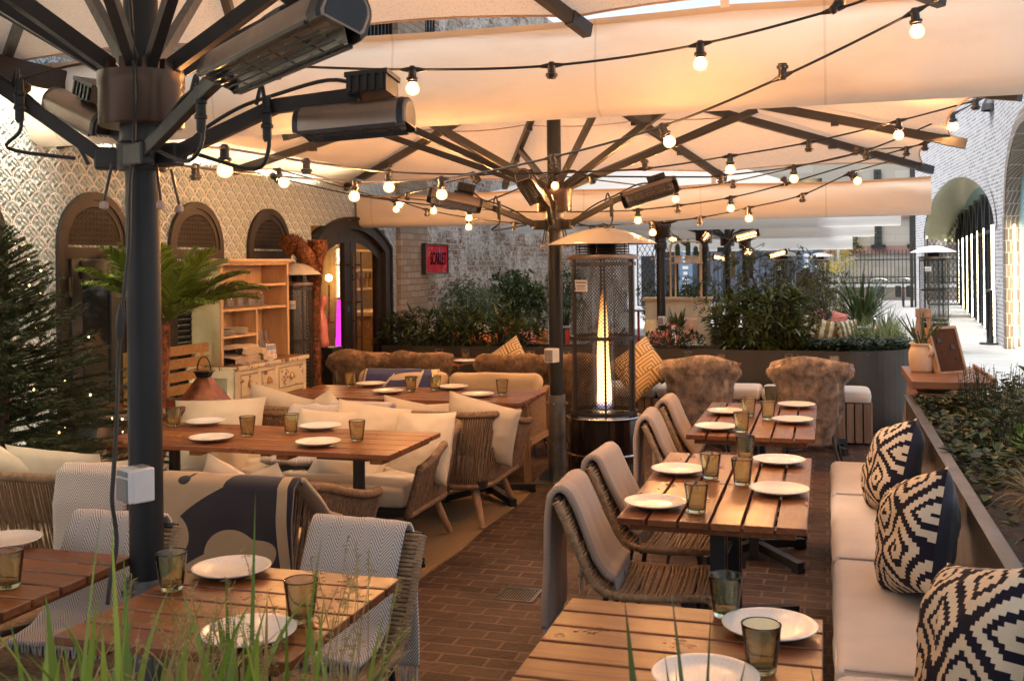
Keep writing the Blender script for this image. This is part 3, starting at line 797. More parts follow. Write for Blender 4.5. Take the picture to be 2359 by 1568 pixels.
# ---------------------------------------------------------------- brick building with arches (right)
bb = thing('arcade_building', 'grey brick building with lit archways along the lane', 'building')
A0, A1 = Vector((3.28,22.2,0)), Vector((2.68,34.2,0)); C0 = Vector((2.98,12.,0))
def onB(y): return 3.28 - .05*(y-22.2)
ac, aa, ab, az = 27.5, 4.9, 1.4, 2.3
def archz(y):
    q = 1-((y-ac)/aa)**2
    return az + ab*math.sqrt(q) if q > 0 else 0.
ys = [22.2] + [22.601+ (32.398-22.601)*.5*(1-math.cos(PI*i/28)) for i in range(29)] + [34.2]
m = MB()
for a, b in zip(ys[:-1], ys[1:]):
    za, zb = (archz(a), archz(b)) if a > 22.3 and b < 33 else (0., 0.)
    m.poly([(onB(a),a,za),(onB(b),b,zb),(onB(b),b,7.2),(onB(a),a,7.2)])
# near bay with the teal tiled arch
def onC(y): return 3.28 - .0294*(22.2-y)
ycs = [21.35-.22*i for i in range(22)]
def archc(y): 
    q = 1-((y-19.0)/2.35)**2
    return 2.45+1.55*math.sqrt(max(0,q))
m.poly([(onC(21.35),21.35,0),(3.28,22.2,0),(3.28,22.2,7.2),(onC(21.35),21.35,7.2)])
for a, b in zip(ycs[:-1], ycs[1:]): m.poly([(onC(b),b,archc(b)),(onC(a),a,archc(a)),(onC(a),a,7.2),(onC(b),b,7.2)])
m.poly([(onC(12),12,0),(onC(16.73),16.73,0),(onC(16.73),16.73,7.2),(onC(12),12,7.2)])
m.build('wall', m_greybrick, bb)
# soldier courses
m = MB()
pts = [(y, archz(y)) for y in ys[1:-1]]
for (a, za), (b, zb) in zip(pts[:-1], pts[1:]):
    for q in (0,):
        na = Vector((0,(a-ac)/aa**2,(za-az)/ab**2)).normalized()*.26; nb = Vector((0,(b-ac)/aa**2,(zb-az)/ab**2)).normalized()*.26
        m.poly([(onB(a)-.012,a,za),(onB(b)-.012,b,zb),(onB(b)-.012,b+nb.y,zb+nb.z),(onB(a)-.012,a+na.y,za+na.z)])
m.build('arch_course', m_greybrick, bb)
m = MB()
for a, b in zip(ycs[:-1], ycs[1:]):
    m.poly([(onC(a)-.012,a,archc(a)),(onC(b)-.012,b,archc(b)),(onC(b)-.012,b+(b-19)*.06,archc(b)+.22),(onC(a)-.012,a+(a-19)*.06,archc(a)+.22)])
    m.poly([(onC(a),a,archc(a)),(onC(b),b,archc(b)),(onC(b)+.3,b,archc(b)),(onC(a)+.3,a,archc(a))])
m.poly([(onC(21.35),21.35,0),(onC(21.35),21.35,2.5),(onC(21.35)+.3,21.35,2.5),(onC(21.35)+.3,21.35,0)])
m.box((onC(21.35)-.006,21.47,1.25),(.012,.22,2.5))
m.build('arch_course', m_soldier, bb)
m = MB(); m.poly([(3.5,12.2,0),(3.5,21.6,0),(3.5,21.6,5),(3.5,12.2,5)]); m.build('tiled_panel', m_teal_tile, bb)
m = MB(); m.box((3.40,21.25,1.2),(.03,.04,2.3)); m.box((3.44,19,.03),(.05,4.4,.03)); m.build('light_strip', m_led_w, bb)
# inner window wall and vault soffit
def onW(y): return 3.42 + .0755*(y-22.9)
def inner(y): t = (y-22.6)/9.8; yy = 22.9 + t*21.; return Vector((onW(yy), yy, archz(max(22.602,min(32.398,y)))+.02))
m = MB()
m.grid(lambda u, v: (lambda y: vl((onB(y)+.02,y,archz(y)), inner(y), v) + Vector((0,0,.42*math.sin(PI*v)*(1-abs((y-ac)/aa)))))(22.601+(32.398-22.601)*.5*(1-math.cos(PI*u))), 40, 10)
m.build('vault', scallop('vault_scallop_tile', (.55,.52,.42), (.70,.66,.52), .30, .15, .22), bb, smooth=2)
m = MB()
wy = [24.3,26.95,29.6,32.4,35.2,38.2,41.2]
m.poly([(onW(22.6),22.6,0),(onW(44.),44.,0),(onW(44.),44.,3.9),(onW(22.6),22.6,3.9)]); m.build('inner_wall', m_teal_tile, bb)
for i, y0 in enumerate(wy):
    yc2 = y0+1.36; 
    m = MB(); o = [(yc2+.95,.05)] + [(yc2+.95*math.cos(PI*k/14), 2.35+.95*math.sin(PI*k/14)) for k in range(15)] + [(yc2-.95,.05)]
    m.poly([(onW(a)-.03,a,z) for a, z in o]); wnd = m.build('window', m_pane_b, bb)
    m = MB()
    for (a, za), (b, zb) in zip(o[:-1], o[1:]): m.bar((onW(a)-.05,a,za),(onW(b)-.05,b,zb),.09,.09,(1,0,0))
    m.bar((onW(yc2-.95)-.05,yc2-.95,2.33),(onW(yc2+.95)-.05,yc2+.95,2.33),.10,.08,(0,0,1)); m.bar((onW(yc2)-.05,yc2,.05),(onW(yc2)-.05,yc2,2.33),.06,.06,(1,0,0))
    m.build('frame', m_black, wnd)
    m = MB(); m.box((onW(y0)-.07,y0,1.25),(.05,.035,2.4)); m.build('light_strip', m_led_w, bb)
m = MB(); m.lathe([(.001,.17),(.10,.16),(.15,.08),(.17,0),(.15,0)],18,a0=PI*.5,a1=PI*1.5); m.poly([(0,.17,0),(0,-.17,0),(0,-.12,.12),(0,0,.17),(0,.12,.12)])
o = m.build('wall_lamp', m_black); o.location = (3.26,22.75,4.72); o.scale = (1.3,1.3,1.6); tag(o, 'dark quarter-dome lamp on the grey brick above the arches', 'lamp')
t = thing('bollard', 'black bollard on a round base beside the brick pier', 'bollard', atz(2280,793,0))
m = MB(); m.lathe([(.066,.03),(.066,1.06),(.05,1.10),(.001,1.105)],16); m.build('post', m_gloss, t); m = MB(); m.lathe([(.20,.005),(.20,.03),(.18,.04)],24); m.build('base', m_black, t)

# ---------------------------------------------------------------- end of the lane: church, railings, shopfront
ch = thing('church', 'pale limestone church wall with pink bands across the end of the lane', 'church')
YC = 49.
def cx_(v): return aty(v, 600, YC).x
m = MB(); m.poly([(-6,YC,0),(16,YC,0),(16,YC,12),(-6,YC,12)]); m.build('wall', m_stone, ch)
for z0, z1 in ((2.02,2.38),(3.62,3.88)):
    m = MB(); m.box((5,YC-.04,(z0+z1)/2),(22,.1,z1-z0)); m.build('band', m_pinkstone, ch)
for v0, v1 in ((2014,2031),(2097,2116),(1962,1976)):
    m = MB(); a, b = cx_(v0), cx_(v1); m.box(((a+b)/2,YC-.06,4.1),(b-a,.06,3.4)); w_ = m.build('window', pane('leaded_glass',(.02,.025,.022),.35) if v0 == 2014 else bpy.data.materials['leaded_glass'], ch)
    m = MB()
    for i in range(14): m.box(((a+b)/2,YC-.10,2.5+i*.24),(b-a,.02,.03))
    m.box(((a+b)/2,YC-.10,4.1),(.03,.02,3.4)); m.box(((a+b)/2,YC-.13,2.36),(b-a+.3,.2,.14)); m.build('leading', m_black, w_)
for v0, v1 in ((2158,2177),(1700,1716)):
    a, b = cx_(v0), cx_(v1); rr = (b-a)/2
    m = MB(); m.lathe([(rr*1.5,2.3),(rr*1.3,2.5),(rr,2.6),(rr*.96,4.35),(rr*1.1,4.4),(rr*1.35,4.62),(rr*1.7,4.8),(rr*1.7,5.0)],18,((a+b)/2,YC-.35,0)); m.build('column', m_stone, ch, smooth=1)
t = thing('boundary_wall', 'low brick wall with white coping under the iron railings', 'wall')
m = MB(); m.box((5,47.2,.28),(20,.4,.56)); m.build('wall', m_yardbrick, t); m = MB(); m.box((5,47.2,.62),(20,.5,.11)); m.build('coping', plain('white_coping',(.62,.62,.60),.7), t)
t = thing('iron_railing', 'black spiked iron railings in front of the church', 'fence')
m = MB()
for i in range(110):
    x = -1.5+i*.155; m.box((x,47.2,1.38),(.028,.028,1.4)); m.lathe([(.03,0),(.001,.12)],4,(x,47.2,2.08))
m.build('bars', m_black, t)
m = MB()
for z in (.75,1.0,1.75): m.box((7.0,47.2,z),(17.2,.03,.045))
m.build('rails', m_black, t)
m = MB()
for i in range(44):
    x = 1.2+i*.31; m.tube([(x+.12*math.cos(q*PI/5),47.16,.88+.11*math.sin(q*PI/5)) for q in range(10)],.014,4,closed=True)
m.build('scrolls', m_black, t)
for i, (v, lab) in enumerate(((1945,'bare iron hoop'),)): pass
sf = thing('shopfront', 'blue grey shopfront with tall pilasters behind the terrace', 'building')
YS = 45.
def sx_(v): return aty(v, 600, YS).x
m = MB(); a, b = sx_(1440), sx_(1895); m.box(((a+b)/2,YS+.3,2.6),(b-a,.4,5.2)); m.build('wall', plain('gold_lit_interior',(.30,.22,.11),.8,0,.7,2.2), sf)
for v0, v1, mt in ((1440,1462,m_white),(1520,1560,m_dark),(1596,1606,m_bluegrey),(1637,1665,m_bluegrey),(1694,1710,m_bluegrey),(1735,1786,m_bluegrey),(1810,1842,m_bluegrey),(1872,1895,m_bluegrey)):
    a, b = sx_(v0), sx_(v1); m = MB(); m.box(((a+b)/2,YS-.05,2.4),(b-a,.35,4.8))
    for s in (.2,.5,.8): m.box((lerp(a,b,s),YS-.25,2.4),((b-a)*.12,.06,4.6))
    m.build('pilaster', mt, sf)
for v0, v1 in ((1563,1595),(1842,1872)):
    a, b = sx_(v0), sx_(v1); m = MB(); m.box(((a+b)/2,YS,2.4),(b-a,.2,4.8)); p = m.build('panel', m_cobalt, sf)
    m = MB(); 
    for i in range(20): m.box(((a+b)/2,YS-.12,.3+i*.24),((b-a)*.42*(1 if i%2 else .7),.04,.13))
    m.build('fretwork', m_white, p)
for v0, v1 in ((1607,1636),(1666,1693),(1711,1734),(1787,1809)):
    a, b = sx_(v0), sx_(v1); m = MB(); m.box(((a+b)/2,YS+.06,.5),(b-a,.14,1.0)); m.build('stallriser', m_bluegrey, sf)
    m = MB(); m.box(((a+b)/2,YS+.09,2.9),(b-a,.02,3.8)); wn = m.build('window', seethru('shop_glass',(.55,.55,.58),.12) if v0 == 1607 else bpy.data.materials['shop_glass'], sf)
    m = MB(); m.box(((a+b)/2,YS+.05,2.3),(b-a,.06,.06)); m.box(((a+b)/2,YS+.05,2.9),(.05,.06,3.8)); m.build('frame', m_bluegrey, wn)
# white side building with a dark gated door at the far end of the old wall
wb = thing('side_building', 'white rendered building with a dark gated doorway beyond the old wall', 'building')
m = MB(); a, b = aty(1448,600,41).x, aty(1520,600,41).x
m.box(((a+b)/2,41.2,2.6),(b-a,.4,5.2)); m.build('wall', plain('white_render',(.62,.63,.66),.8), wb)
m = MB(); a, b = aty(1478,600,41).x, aty(1508,600,41).x; m.box(((a+b)/2,40.97,1.0),(b-a,.08,2.0)); dr = m.build('door', m_dark, wb)
m = MB()
for i in range(7): m.box((lerp(a,b,i/6),40.9,1.0),(.025,.025,2.0))
for z in (.1,.5,1.45,1.95): m.box(((a+b)/2,40.9,z),(b-a,.03,.04))
m.build('grille', m_black, dr)
def folding_gate(name, x0, x1, Y, z0, z1, n, mat, lab):
    t = thing(name, lab, 'gate'); m = MB(); dx = (x1-x0)/n; dz = (z1-z0)/max(2,round((z1-z0)/(dx*1.7)))
    nz = round((z1-z0)/dz)
    for i in range(n):
        for j in range(nz):
            m.bar((x0+i*dx,Y,z0+j*dz),(x0+(i+1)*dx,Y,z0+(j+1)*dz),.03,.02); m.bar((x0+i*dx,Y+.02,z0+(j+1)*dz),(x0+(i+1)*dx,Y+.02,z0+j*dz),.03,.02)
    m.build('lattice', mat, t); m = MB()
    for x in (x0,x1): m.box((x,Y,(z0+z1)/2),(.05,.05,z1-z0))
    for z in (z0,z1): m.box(((x0+x1)/2,Y,z),(x1-x0,.05,.05))
    m.build('frame', mat, t); return t
folding_gate('lattice_gate', aty(1468,600,39).x, aty(1548,600,39).x, 39., .1, 3.4, 7, m_black, 'black folding lattice gate across the white side building')
gp = [aty(v,600,40.).x for v in (2136,2210)]
folding_gate('lattice_gate', gp[0], gp[1], 40., .1, 3.45, 7, m_black, 'black lattice gate panel beside the arched windows at the lane end')
m = MB()
for i in range(4): m.box((gp[0]-.12-i*.14,40.1,1.75),(.10,.12,3.5))
tag(m.build('folded_gate', m_black), 'stack of folded black gate leaves at the lane end', 'gate')

def bicycle(loc, rz, lab, mat):
    t = thing('bicycle', lab, 'bicycle', loc, rz, 'bicycles parked at the lane end')
    for y in (-.52,.52):
        m = MB(); m.tube([(0,y+.335*math.cos(q*PI/12),.34+.335*math.sin(q*PI/12)) for q in range(24)],.022,5,closed=True); wl = m.build('wheel', m_rubber, t)
        m = MB()
        for q in range(10): m.bar((0,y,.34),(0,y+.32*math.cos(q*PI/5),.34+.32*math.sin(q*PI/5)),.008,.008,(1,0,0))
        m.build('spokes', m_steel, wl)
    m = MB(); 
    for p, q in (((0,-.52,.34),(0,-.12,.32)),((0,-.12,.32),(0,-.28,.85)),((0,-.26,.78),(0,.36,.82)),((0,-.12,.32),(0,.36,.74)),((0,-.52,.34),(0,-.26,.78)),((0,.52,.34),(0,.34,.95))): m.tube([p,q],.02,6)
    m.build('frame', mat, t)
    m = MB(); m.tube([(-.30,.22,1.0),(-.1,.32,1.05),(.1,.32,1.05),(.30,.22,1.0)],.016,6); m.build('handlebar', m_steel, t)
    m = MB(); m.box((0,-.30,.90),(.13,.26,.06)); m.build('saddle', m_black, t, bevel=.02)
    m = MB(); 
    for s in (-1,1): m.box((s*.19,-.55,.58),(.20,.36,.42))
    m.build('panniers', m_rubber, t, bevel=.03); m = MB(); m.box((0,-.78,.62),(.05,.03,.05)); m.build('rear_light', m_red, t); m = MB(); m.box((0,-.62,.72),(.08,.45,.02)); m.build('mudguard', m_rubber, t)
bicycle(atz(2080,706,0), rad(-2), 'bicycle with black panniers parked before the low wall, seen from behind', m_black)
bicycle(atz(2022,708,0), rad(-12), 'blue bicycle half hidden behind the spiky planter', m_cobalt)

# ---------------------------------------------------------------- gas patio heaters
def patio_heater(loc, label, s=1., lit=False, dome=m_dome, mesh=m_mesh, sticker=True, rz=0.):
    t = thing('patio_heater', label, 'patio heater', loc, rz, None if lit else None); t.scale = (s,s,s)
    m = MB(); m.lathe([(.27,.02),(.275,.04),(.275,.30)],40); m.lathe([(.275,.305),(.275,.555),(.285,.56),(.285,.575),(.24,.58),(.1,.582)],40,cap=False); b = m.build('base', m_gloss, t, smooth=1)
    m = MB(); m.lathe([(.280,.292),(.284,.30),(.280,.31)],40,cap=False); m.lathe([(.287,.566),(.290,.572),(.287,.579)],40,cap=False); m.build('trim_ring', m_steel, b)
    m = MB()
    for i in range(9):
        a = rad(-58+i*5); m.box((.277*math.cos(a),.277*math.sin(a),.20),(.006,.008,.08),rz=a)
    m.build('vent_slots', m_steel, b)
    m = MB(); m.uv = {}
    m.grid(lambda u, v: (.24*math.cos(2*PI*u), .24*math.sin(2*PI*u), lerp(.585,1.735,v)), 40, 2, uvf=lambda u, v: (u, v)); m.build('guard', mesh, t, smooth=2)
    m = MB()
    for q in range(6):
        a = q*PI/3+rad(-75); m.box((.246*math.cos(a),.246*math.sin(a),1.16),(.016,.016,1.16),rz=a)
    for z in (.60,1.155,1.70): m.lathe([(.240,z-.014),(.250,z-.014),(.250,z+.014),(.240,z+.014)],40,cap=False)
    m.build('cage_frame', m_frame, t)
    m = MB(); m.lathe([(.262,1.735),(.266,1.745),(.266,1.765),(.2,1.775),(.05,1.775)],40,cap=False); m.build('top_ring', m_heater, t, smooth=1)
    m = MB(); m.lathe([(.088,.585),(.088,1.73)],24,cap=False); m.build('glass_tube', m_tubeglass, t, smooth=2)
    m = MB()
    for q in range(9): m.lathe([(.10,1.775+q*.009),(.105,1.779+q*.009),(.10,1.783+q*.009)],28,cap=False)
    m.lathe([(.095,1.77),(.095,1.862)],28,cap=False)
    for q in range(8):
        a = q*PI/4; m.box((.20*math.cos(a),.20*math.sin(a),1.815),(.006,.006,.09))
    for z in (1.79,1.81,1.83): m.tube([(.20*math.cos(a*PI/16),.20*math.sin(a*PI/16),z) for a in range(32)],.0035,4,closed=True)
    m.build('burner_louvre', m_frame, t)
    m = MB(); m.lathe([(.001,1.972),(.06,1.970),(.16,1.950),(.27,1.912),(.36,1.872),(.402,1.852),(.405,1.846),(.395,1.846),(.2,1.90),(.001,1.93)],48); d = m.build('dome', dome, t, smooth=1)
    m = MB(); m.lathe([(.018,1.97),(.018,1.985),(.03,1.99),(.001,2.0)],10)
    for q in range(4): a = q*PI/2+.5; m.lathe([(.008,0),(.008,.02)],6,(.09*math.cos(a),.09*math.sin(a),1.963))
    m.build('bolts', m_frame, d)
    if lit:
        m = MB(); m.grid(lambda u, v: ((lambda r: (r*math.cos(2*PI*u), r*math.sin(2*PI*u), lerp(.62,1.50,v)))(.056*(1-v)**.42*(1+.10*math.sin(9*v+2*PI*u)) + .003)), 14, 20); m.build('flame', m_flame, t, smooth=2)
        m = MB(); m.lathe([(.10,.584),(.10,.60),(.05,.615),(.05,.625),(.03,.625)],24); m.build('burner', m_steel, t)
    if sticker:
        m = MB(); m.grid(lambda u, v: (.251*math.cos(rad(-138+34*u)), .251*math.sin(rad(-138+34*u)), lerp(1.50,1.585,v)), 6, 1); sk = m.build('warning_label', m_white, t)
        m = MB()
        for (u0, u1, z0, z1) in ((.05,.25,1.508,1.53),(.09,.21,1.53,1.555),(.12,.18,1.555,1.578)):
            m.grid(lambda u, v: (.2525*math.cos(rad(-138+34*lerp(u0,u1,u))), .2525*math.sin(rad(-138+34*lerp(u0,u1,u))), lerp(z0,z1,v)), 2, 1)
        for (z0,z1,u1) in ((1.540,1.545,.9),(1.528,1.532,.86),(1.514,1.518,.92)):
            m.grid(lambda u, v: (.2525*math.cos(rad(-138+34*lerp(.33,u1,u))), .2525*math.sin(rad(-138+34*lerp(.33,u1,u))), lerp(z0,z1,v)), 3, 1)
        m.build('printing', m_black, sk)
        if lit:
            a = rad(-138+34*.64)
            text('WARNING', .022, m_black, sk, loc=(.2535*math.cos(a),.2535*math.sin(a),1.565), rot=(rad(90),0,a+rad(90)), ext=.0004)
    return t
HP = atz(1393,1131,0)
h0 = patio_heater(HP, 'tall gas patio heater burning behind mesh, in the middle of the terrace', lit=True)
patio_heater(atz(2152,812,0), 'white domed unlit patio heater out on the lane', 1.0, dome=plain('white_dome',(.8,.8,.82),.3))
p = atd(1805,600,25.5); patio_heater((p.x,p.y,0), 'unlit patio heater behind the hedge, its warning plate showing, nearer of two', 1.0)
p = atd(1890,600,31.); patio_heater((p.x,p.y,0), 'unlit patio heater behind the hedge by the yellow tree, farther of two', 1.0)
hl = patio_heater((-4.61,8.38,0), 'slim patio heater squeezed between dresser and glass door', .90, mesh=m_mesh_s, sticker=True, rz=rad(35))
hl.scale = (.53,.53,.885)
m = MB(); m.box((.0,0,0),(.02,.20,.16)); pnl = m.build('control_panel', m_steel, hl); a = rad(-95); pnl.location = (.28*math.cos(a),.28*math.sin(a),.46); pnl.rotation_euler = (0,0,a)
m = MB(); m.lathe([(.022,0),(.018,.03)],12); kn = m.build('knob', m_red, hl); kn.location = (.29*math.cos(a),.29*math.sin(a),.46); kn.rotation_euler=(rad(90),0,a+rad(90))
# ---------------------------------------------------------------- large umbrellas
def umbrella(cx, cy, ze, zp, hx, hy, label, hubz=2.05, cloth=None):
    t = thing('terrace_umbrella', label, 'umbrella', (cx,cy,0), 0, None)
    r = .055
    m = MB(); m.lathe([(r,.02),(r,zp-.06)],24); m.build('pole', m_pole, t, smooth=1)
    m = MB(); m.lathe([(.066,.012),(.066,.68)],24); m.box((0,0,.006),(.34,.34,.012))
    for a in range(4): m.poly([(.066*math.cos(a*PI/2),.066*math.sin(a*PI/2),.13),(.16*math.cos(a*PI/2),.16*math.sin(a*PI/2),.012),(.066*math.cos(a*PI/2),.066*math.sin(a*PI/2),.012)])
    b = m.build('base_sleeve', m_galv, t)
    m = MB()
    for z in (.3,.62):
        for s in (-1,1): m.bar((s*.065,0,z),(s*.095,0,z),.018,.018); m.bar((0,s*.065,z),(0,s*.095,z),.018,.018)
    m.build('clamp_bolts', m_steel, b)
    # collar
    hz = hubz
    m = MB(); m.lathe([(r+.002,hz+.10),(.130,hz+.10),(.136,hz+.108),(.136,hz+.225),(.139,hz+.23),(.139,hz+.275),(r+.002,hz+.275)],40)
    for k in range(12):
        a = 2*PI*(k+.5)/12; m.box((.124*math.cos(a),.124*math.sin(a),hz+.292),(.026,.034,.036),rz=a)
    c = m.build('collar', m_bronze, t, smooth=1)
    m = MB(); m.lathe([(r+.001,hz-.045),(.075,hz-.045),(.082,hz-.03),(.082,hz+.04),(.07,hz+.05),(.07,hz+.10)],24); m.build('lower_ring', m_frame, t, smooth=1)
    m = MB(); m.lathe([(r+.001,zp-.50),(.09,zp-.50),(.095,zp-.49),(.095,zp-.44),(r+.001,zp-.44)],24); m.lathe([(r,zp-.2),(.11,zp-.2),(.11,zp-.12),(r,zp-.12)],24); m.build('crown_hub', m_frame, t, smooth=1)
    wq = hx*.37
    ends = [(hx,hy),(hx,0),(hx,-hy),(wq,-hy),(-wq,-hy),(-hx,-hy),(-hx,0),(-hx,hy),(-wq,hy),(wq,hy)]
    P0 = Vector((0,0,zp))
    for ex, ey in ends:
        d = Vector((ex,ey,0)).normalized(); e = Vector((ex,ey,ze)); a = Vector((d.x*.10,d.y*.10,zp-.14))
        tip = e + (e-a).normalized()*.10
        m = MB(); m.bar(a + Vector((0,0,-.03)), tip + Vector((0,0,-.035)), .045, .062); rb = m.build('rib', m_frame, t)
        for q in (.42,.72):
            m = MB(); pp = a.lerp(e,q); m.bar(pp-Vector((0,0,.035)),pp-Vector((0,0,.085)),.05,.055,d); m.build('bracket', m_black, rb)
        m = MB(); m.bar(tip-(tip-a).normalized()*.16-Vector((0,0,.035)), tip-Vector((0,0,.036)), .052,.070); m.build('tip_cap', m_black, rb)
        L = (e-a).length; q = min(.62, 1.5/L); jp = a.lerp(e,q) - Vector((0,0,.07)); st = Vector((d.x*.115,d.y*.115,hz+.292))
        m = MB(); m.bar(st, jp, .032, .05); m.build('strut', m_frame, t)
    # canopy: panels between ribs, edges pulled in between the tips
    m = MB()
    for k in range(len(ends)):
        e1 = Vector((*ends[k],ze)); e2 = Vector((*ends[(k+1) % len(ends)],ze)); nrm = (e1+e2); nrm.z = 0; span = (e2-e1).length
        def f(u, v):
            e = e1.lerp(e2, u); b4 = 4*u*(1-u)
            pull = .052*span*b4*v
            p = P0.lerp(e, v); dd = Vector((nrm.x,nrm.y,0)).normalized()
            p = p - dd*pull*(1.0 if abs(e1.x-e2.x) < .01 else .55)
            p.z += -.045*span*b4*v*(1-v)*1.6 + .02*span*b4*v*v
            p.z += .004*noise.noise(Vector((p.x*2,p.y*2,k)))
            return p
        m.grid(f, 12, 14)
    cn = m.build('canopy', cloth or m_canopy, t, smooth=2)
    m = MB()
    for k in range(len(ends)):
        e1 = Vector((*ends[k],ze)); e2 = Vector((*ends[(k+1) % len(ends)],ze)); nrm = (e1+e2); nrm.z = 0; span = (e2-e1).length; dd = nrm.normalized()
        pts = []
        for i in range(13):
            u = i/12; b4 = 4*u*(1-u); pts.append(e1.lerp(e2,u) - dd*.052*span*b4*(1. if abs(e1.x-e2.x) < .01 else .55) + Vector((0,0,.02*span*b4-.004)))
        m.tube(pts, .007, 5)
    m.build('hem', plain('canvas_hem',(.40,.26,.17),.8) if 'canvas_hem' not in bpy.data.materials else bpy.data.materials['canvas_hem'], cn)
    m = MB()
    for k in range(len(ends)):
        e1 = Vector((*ends[k],ze)); e2 = Vector((*ends[(k+1) % len(ends)],ze))
        for vv in (.52,):
            m.tube([P0.lerp(e1.lerp(e2,i/8),vv)+Vector((0,0,-.004-.018*(e2-e1).length*4*(i/8)*(1-i/8))) for i in range(9)], .005, 4)
    m.build('seam', bpy.data.materials['canvas_hem'], cn)
    # pull-cords
    m = MB()
    for a in (rad(250), rad(330), rad(70), rad(150)):
        p = Vector((.11*math.cos(a),.11*math.sin(a),hz-.03)); m.tube([p, p+Vector((.03*math.cos(a),.03*math.sin(a),-.12))], .005, 5)
    cd = m.build('lock_levers', m_frame, t)
    for a in (rad(250), rad(330), rad(70), rad(150)):
        m = MB(); p = Vector((.14*math.cos(a),.14*math.sin(a),hz-.165)); m.lathe([(.001,-.014),(.014,-.008),(.015,.006),(.009,.014)],10,tuple(p))
        m.build('lever_end', m_pinkp, cd)
    return t
U = [(-2.165,2.90),(-2.03,7.80)]
u1 = umbrella(*U[0], 2.96, 3.75, 2.62, 2.18, 'nearest large square umbrella, its hub in the top left corner', hubz=2.07)
u2 = umbrella(*U[1], 2.57, 3.40, 2.88, 2.15, 'middle large square umbrella, its pole beside the burning gas heater', hubz=2.01)
u0 = umbrella(-2.1, -1.95, 2.96, 3.75, 2.85, 2.15, 'large square umbrella behind the viewer, next in the row', hubz=2.07)  # out of view, added to block daylight from behind
far = []
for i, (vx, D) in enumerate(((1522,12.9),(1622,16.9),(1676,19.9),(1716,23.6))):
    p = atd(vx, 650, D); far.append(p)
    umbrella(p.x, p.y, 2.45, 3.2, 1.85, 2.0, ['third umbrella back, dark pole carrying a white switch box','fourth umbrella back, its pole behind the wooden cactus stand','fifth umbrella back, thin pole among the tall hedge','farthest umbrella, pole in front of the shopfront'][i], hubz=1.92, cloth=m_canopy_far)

# ---------------------------------------------------------------- canvas gutters hung between umbrellas
def gutter(p0, p1, zt, zb, label, sag=.05, depth=.26, nx=60, ph=0.):
    t = thing('canvas_gutter', label, 'awning')
    m = MB(); p0 = Vector(p0); p1 = Vector(p1); L = (p1-p0).length; ax = (p1-p0).normalized(); sd = Vector((-ax.y,ax.x,0))
    prof = [(0,0.),(.015,-.12),(.0,-.25),(-.005,-.5),(.01,-.75),(.05,-.92),(.16,-1.0),(.26,-.97),(.30,-.8),(.31,-.4),(.32,0)]
    def f(u, v):
        q = v*(len(prof)-1); i = min(int(q),len(prof)-2); k = q-i
        o = lerp(prof[i][0],prof[i+1][0],k); zz = lerp(prof[i][1],prof[i+1][1],k)
        c = p0.lerp(p1,u); sg_ = sag*(1-(2*u-1)**2)
        wr = .018*noise.noise(Vector((u*L*1.1+ph, zz*1.5, 2))) + .007*noise.noise(Vector((u*L*2.6+zz*3.+ph, zz*1.2, 8))) + .004*noise.noise(Vector((u*L*4+ph+zz*2.5, zz*2, 5)))
        z = zt + zz*(zt-zb) - sg_*(-zz) - .02*abs(math.sin(u*PI*3))*(1+zz)
        return c + sd*(o*depth/.32 + wr*(1.6 if -.95 < zz < -.1 else .3)) + Vector((0,0,z))
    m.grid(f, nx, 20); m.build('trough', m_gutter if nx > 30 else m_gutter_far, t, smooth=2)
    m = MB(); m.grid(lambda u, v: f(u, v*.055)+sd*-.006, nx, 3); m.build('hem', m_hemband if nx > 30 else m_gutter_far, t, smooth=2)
    # straps up to the rib ends
    for u in (.34,.66):
        a = f(u,0.02); m = MB(); m.poly([a+ax*.022+sd*-.012,a-ax*.022+sd*-.012,a-ax*.022+Vector((0,-.08,.16)),a+ax*.022+Vector((0,-.08,.16))]); m.build('strap', m_gutter, t, solid=.004)
    # end closings
    for u in (0.,1.):
        m = MB(); m.poly([f(u,i/20) for i in range(21)]); m.build('end_flap', m_gutter, t)
    return t
gutter((-5.1,5.36,0),(1.9,5.36,0),3.02,2.50,'wide canvas rain gutter stretched across the foreground under the umbrellas',.0,.28,ph=3.)
gutter((-4.84,10.12,0),(.93,10.12,0),2.47,2.12,'second canvas gutter, hanging behind the middle umbrella',.0,.28,ph=9.)
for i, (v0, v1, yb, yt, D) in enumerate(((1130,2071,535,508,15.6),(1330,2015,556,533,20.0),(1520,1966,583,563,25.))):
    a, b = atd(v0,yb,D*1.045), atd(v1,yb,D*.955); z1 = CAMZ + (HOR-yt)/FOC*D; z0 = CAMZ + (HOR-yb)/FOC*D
    gutter((a.x,a.y+.0,0),(b.x,a.y,0), z1+.12, z0, ['third canvas gutter back, whitest, ending near the stone church','fourth canvas gutter back, above the row of poles','farthest canvas gutter back, above the two patio heaters'][i], .0, .28, 30, ph=i*5.)

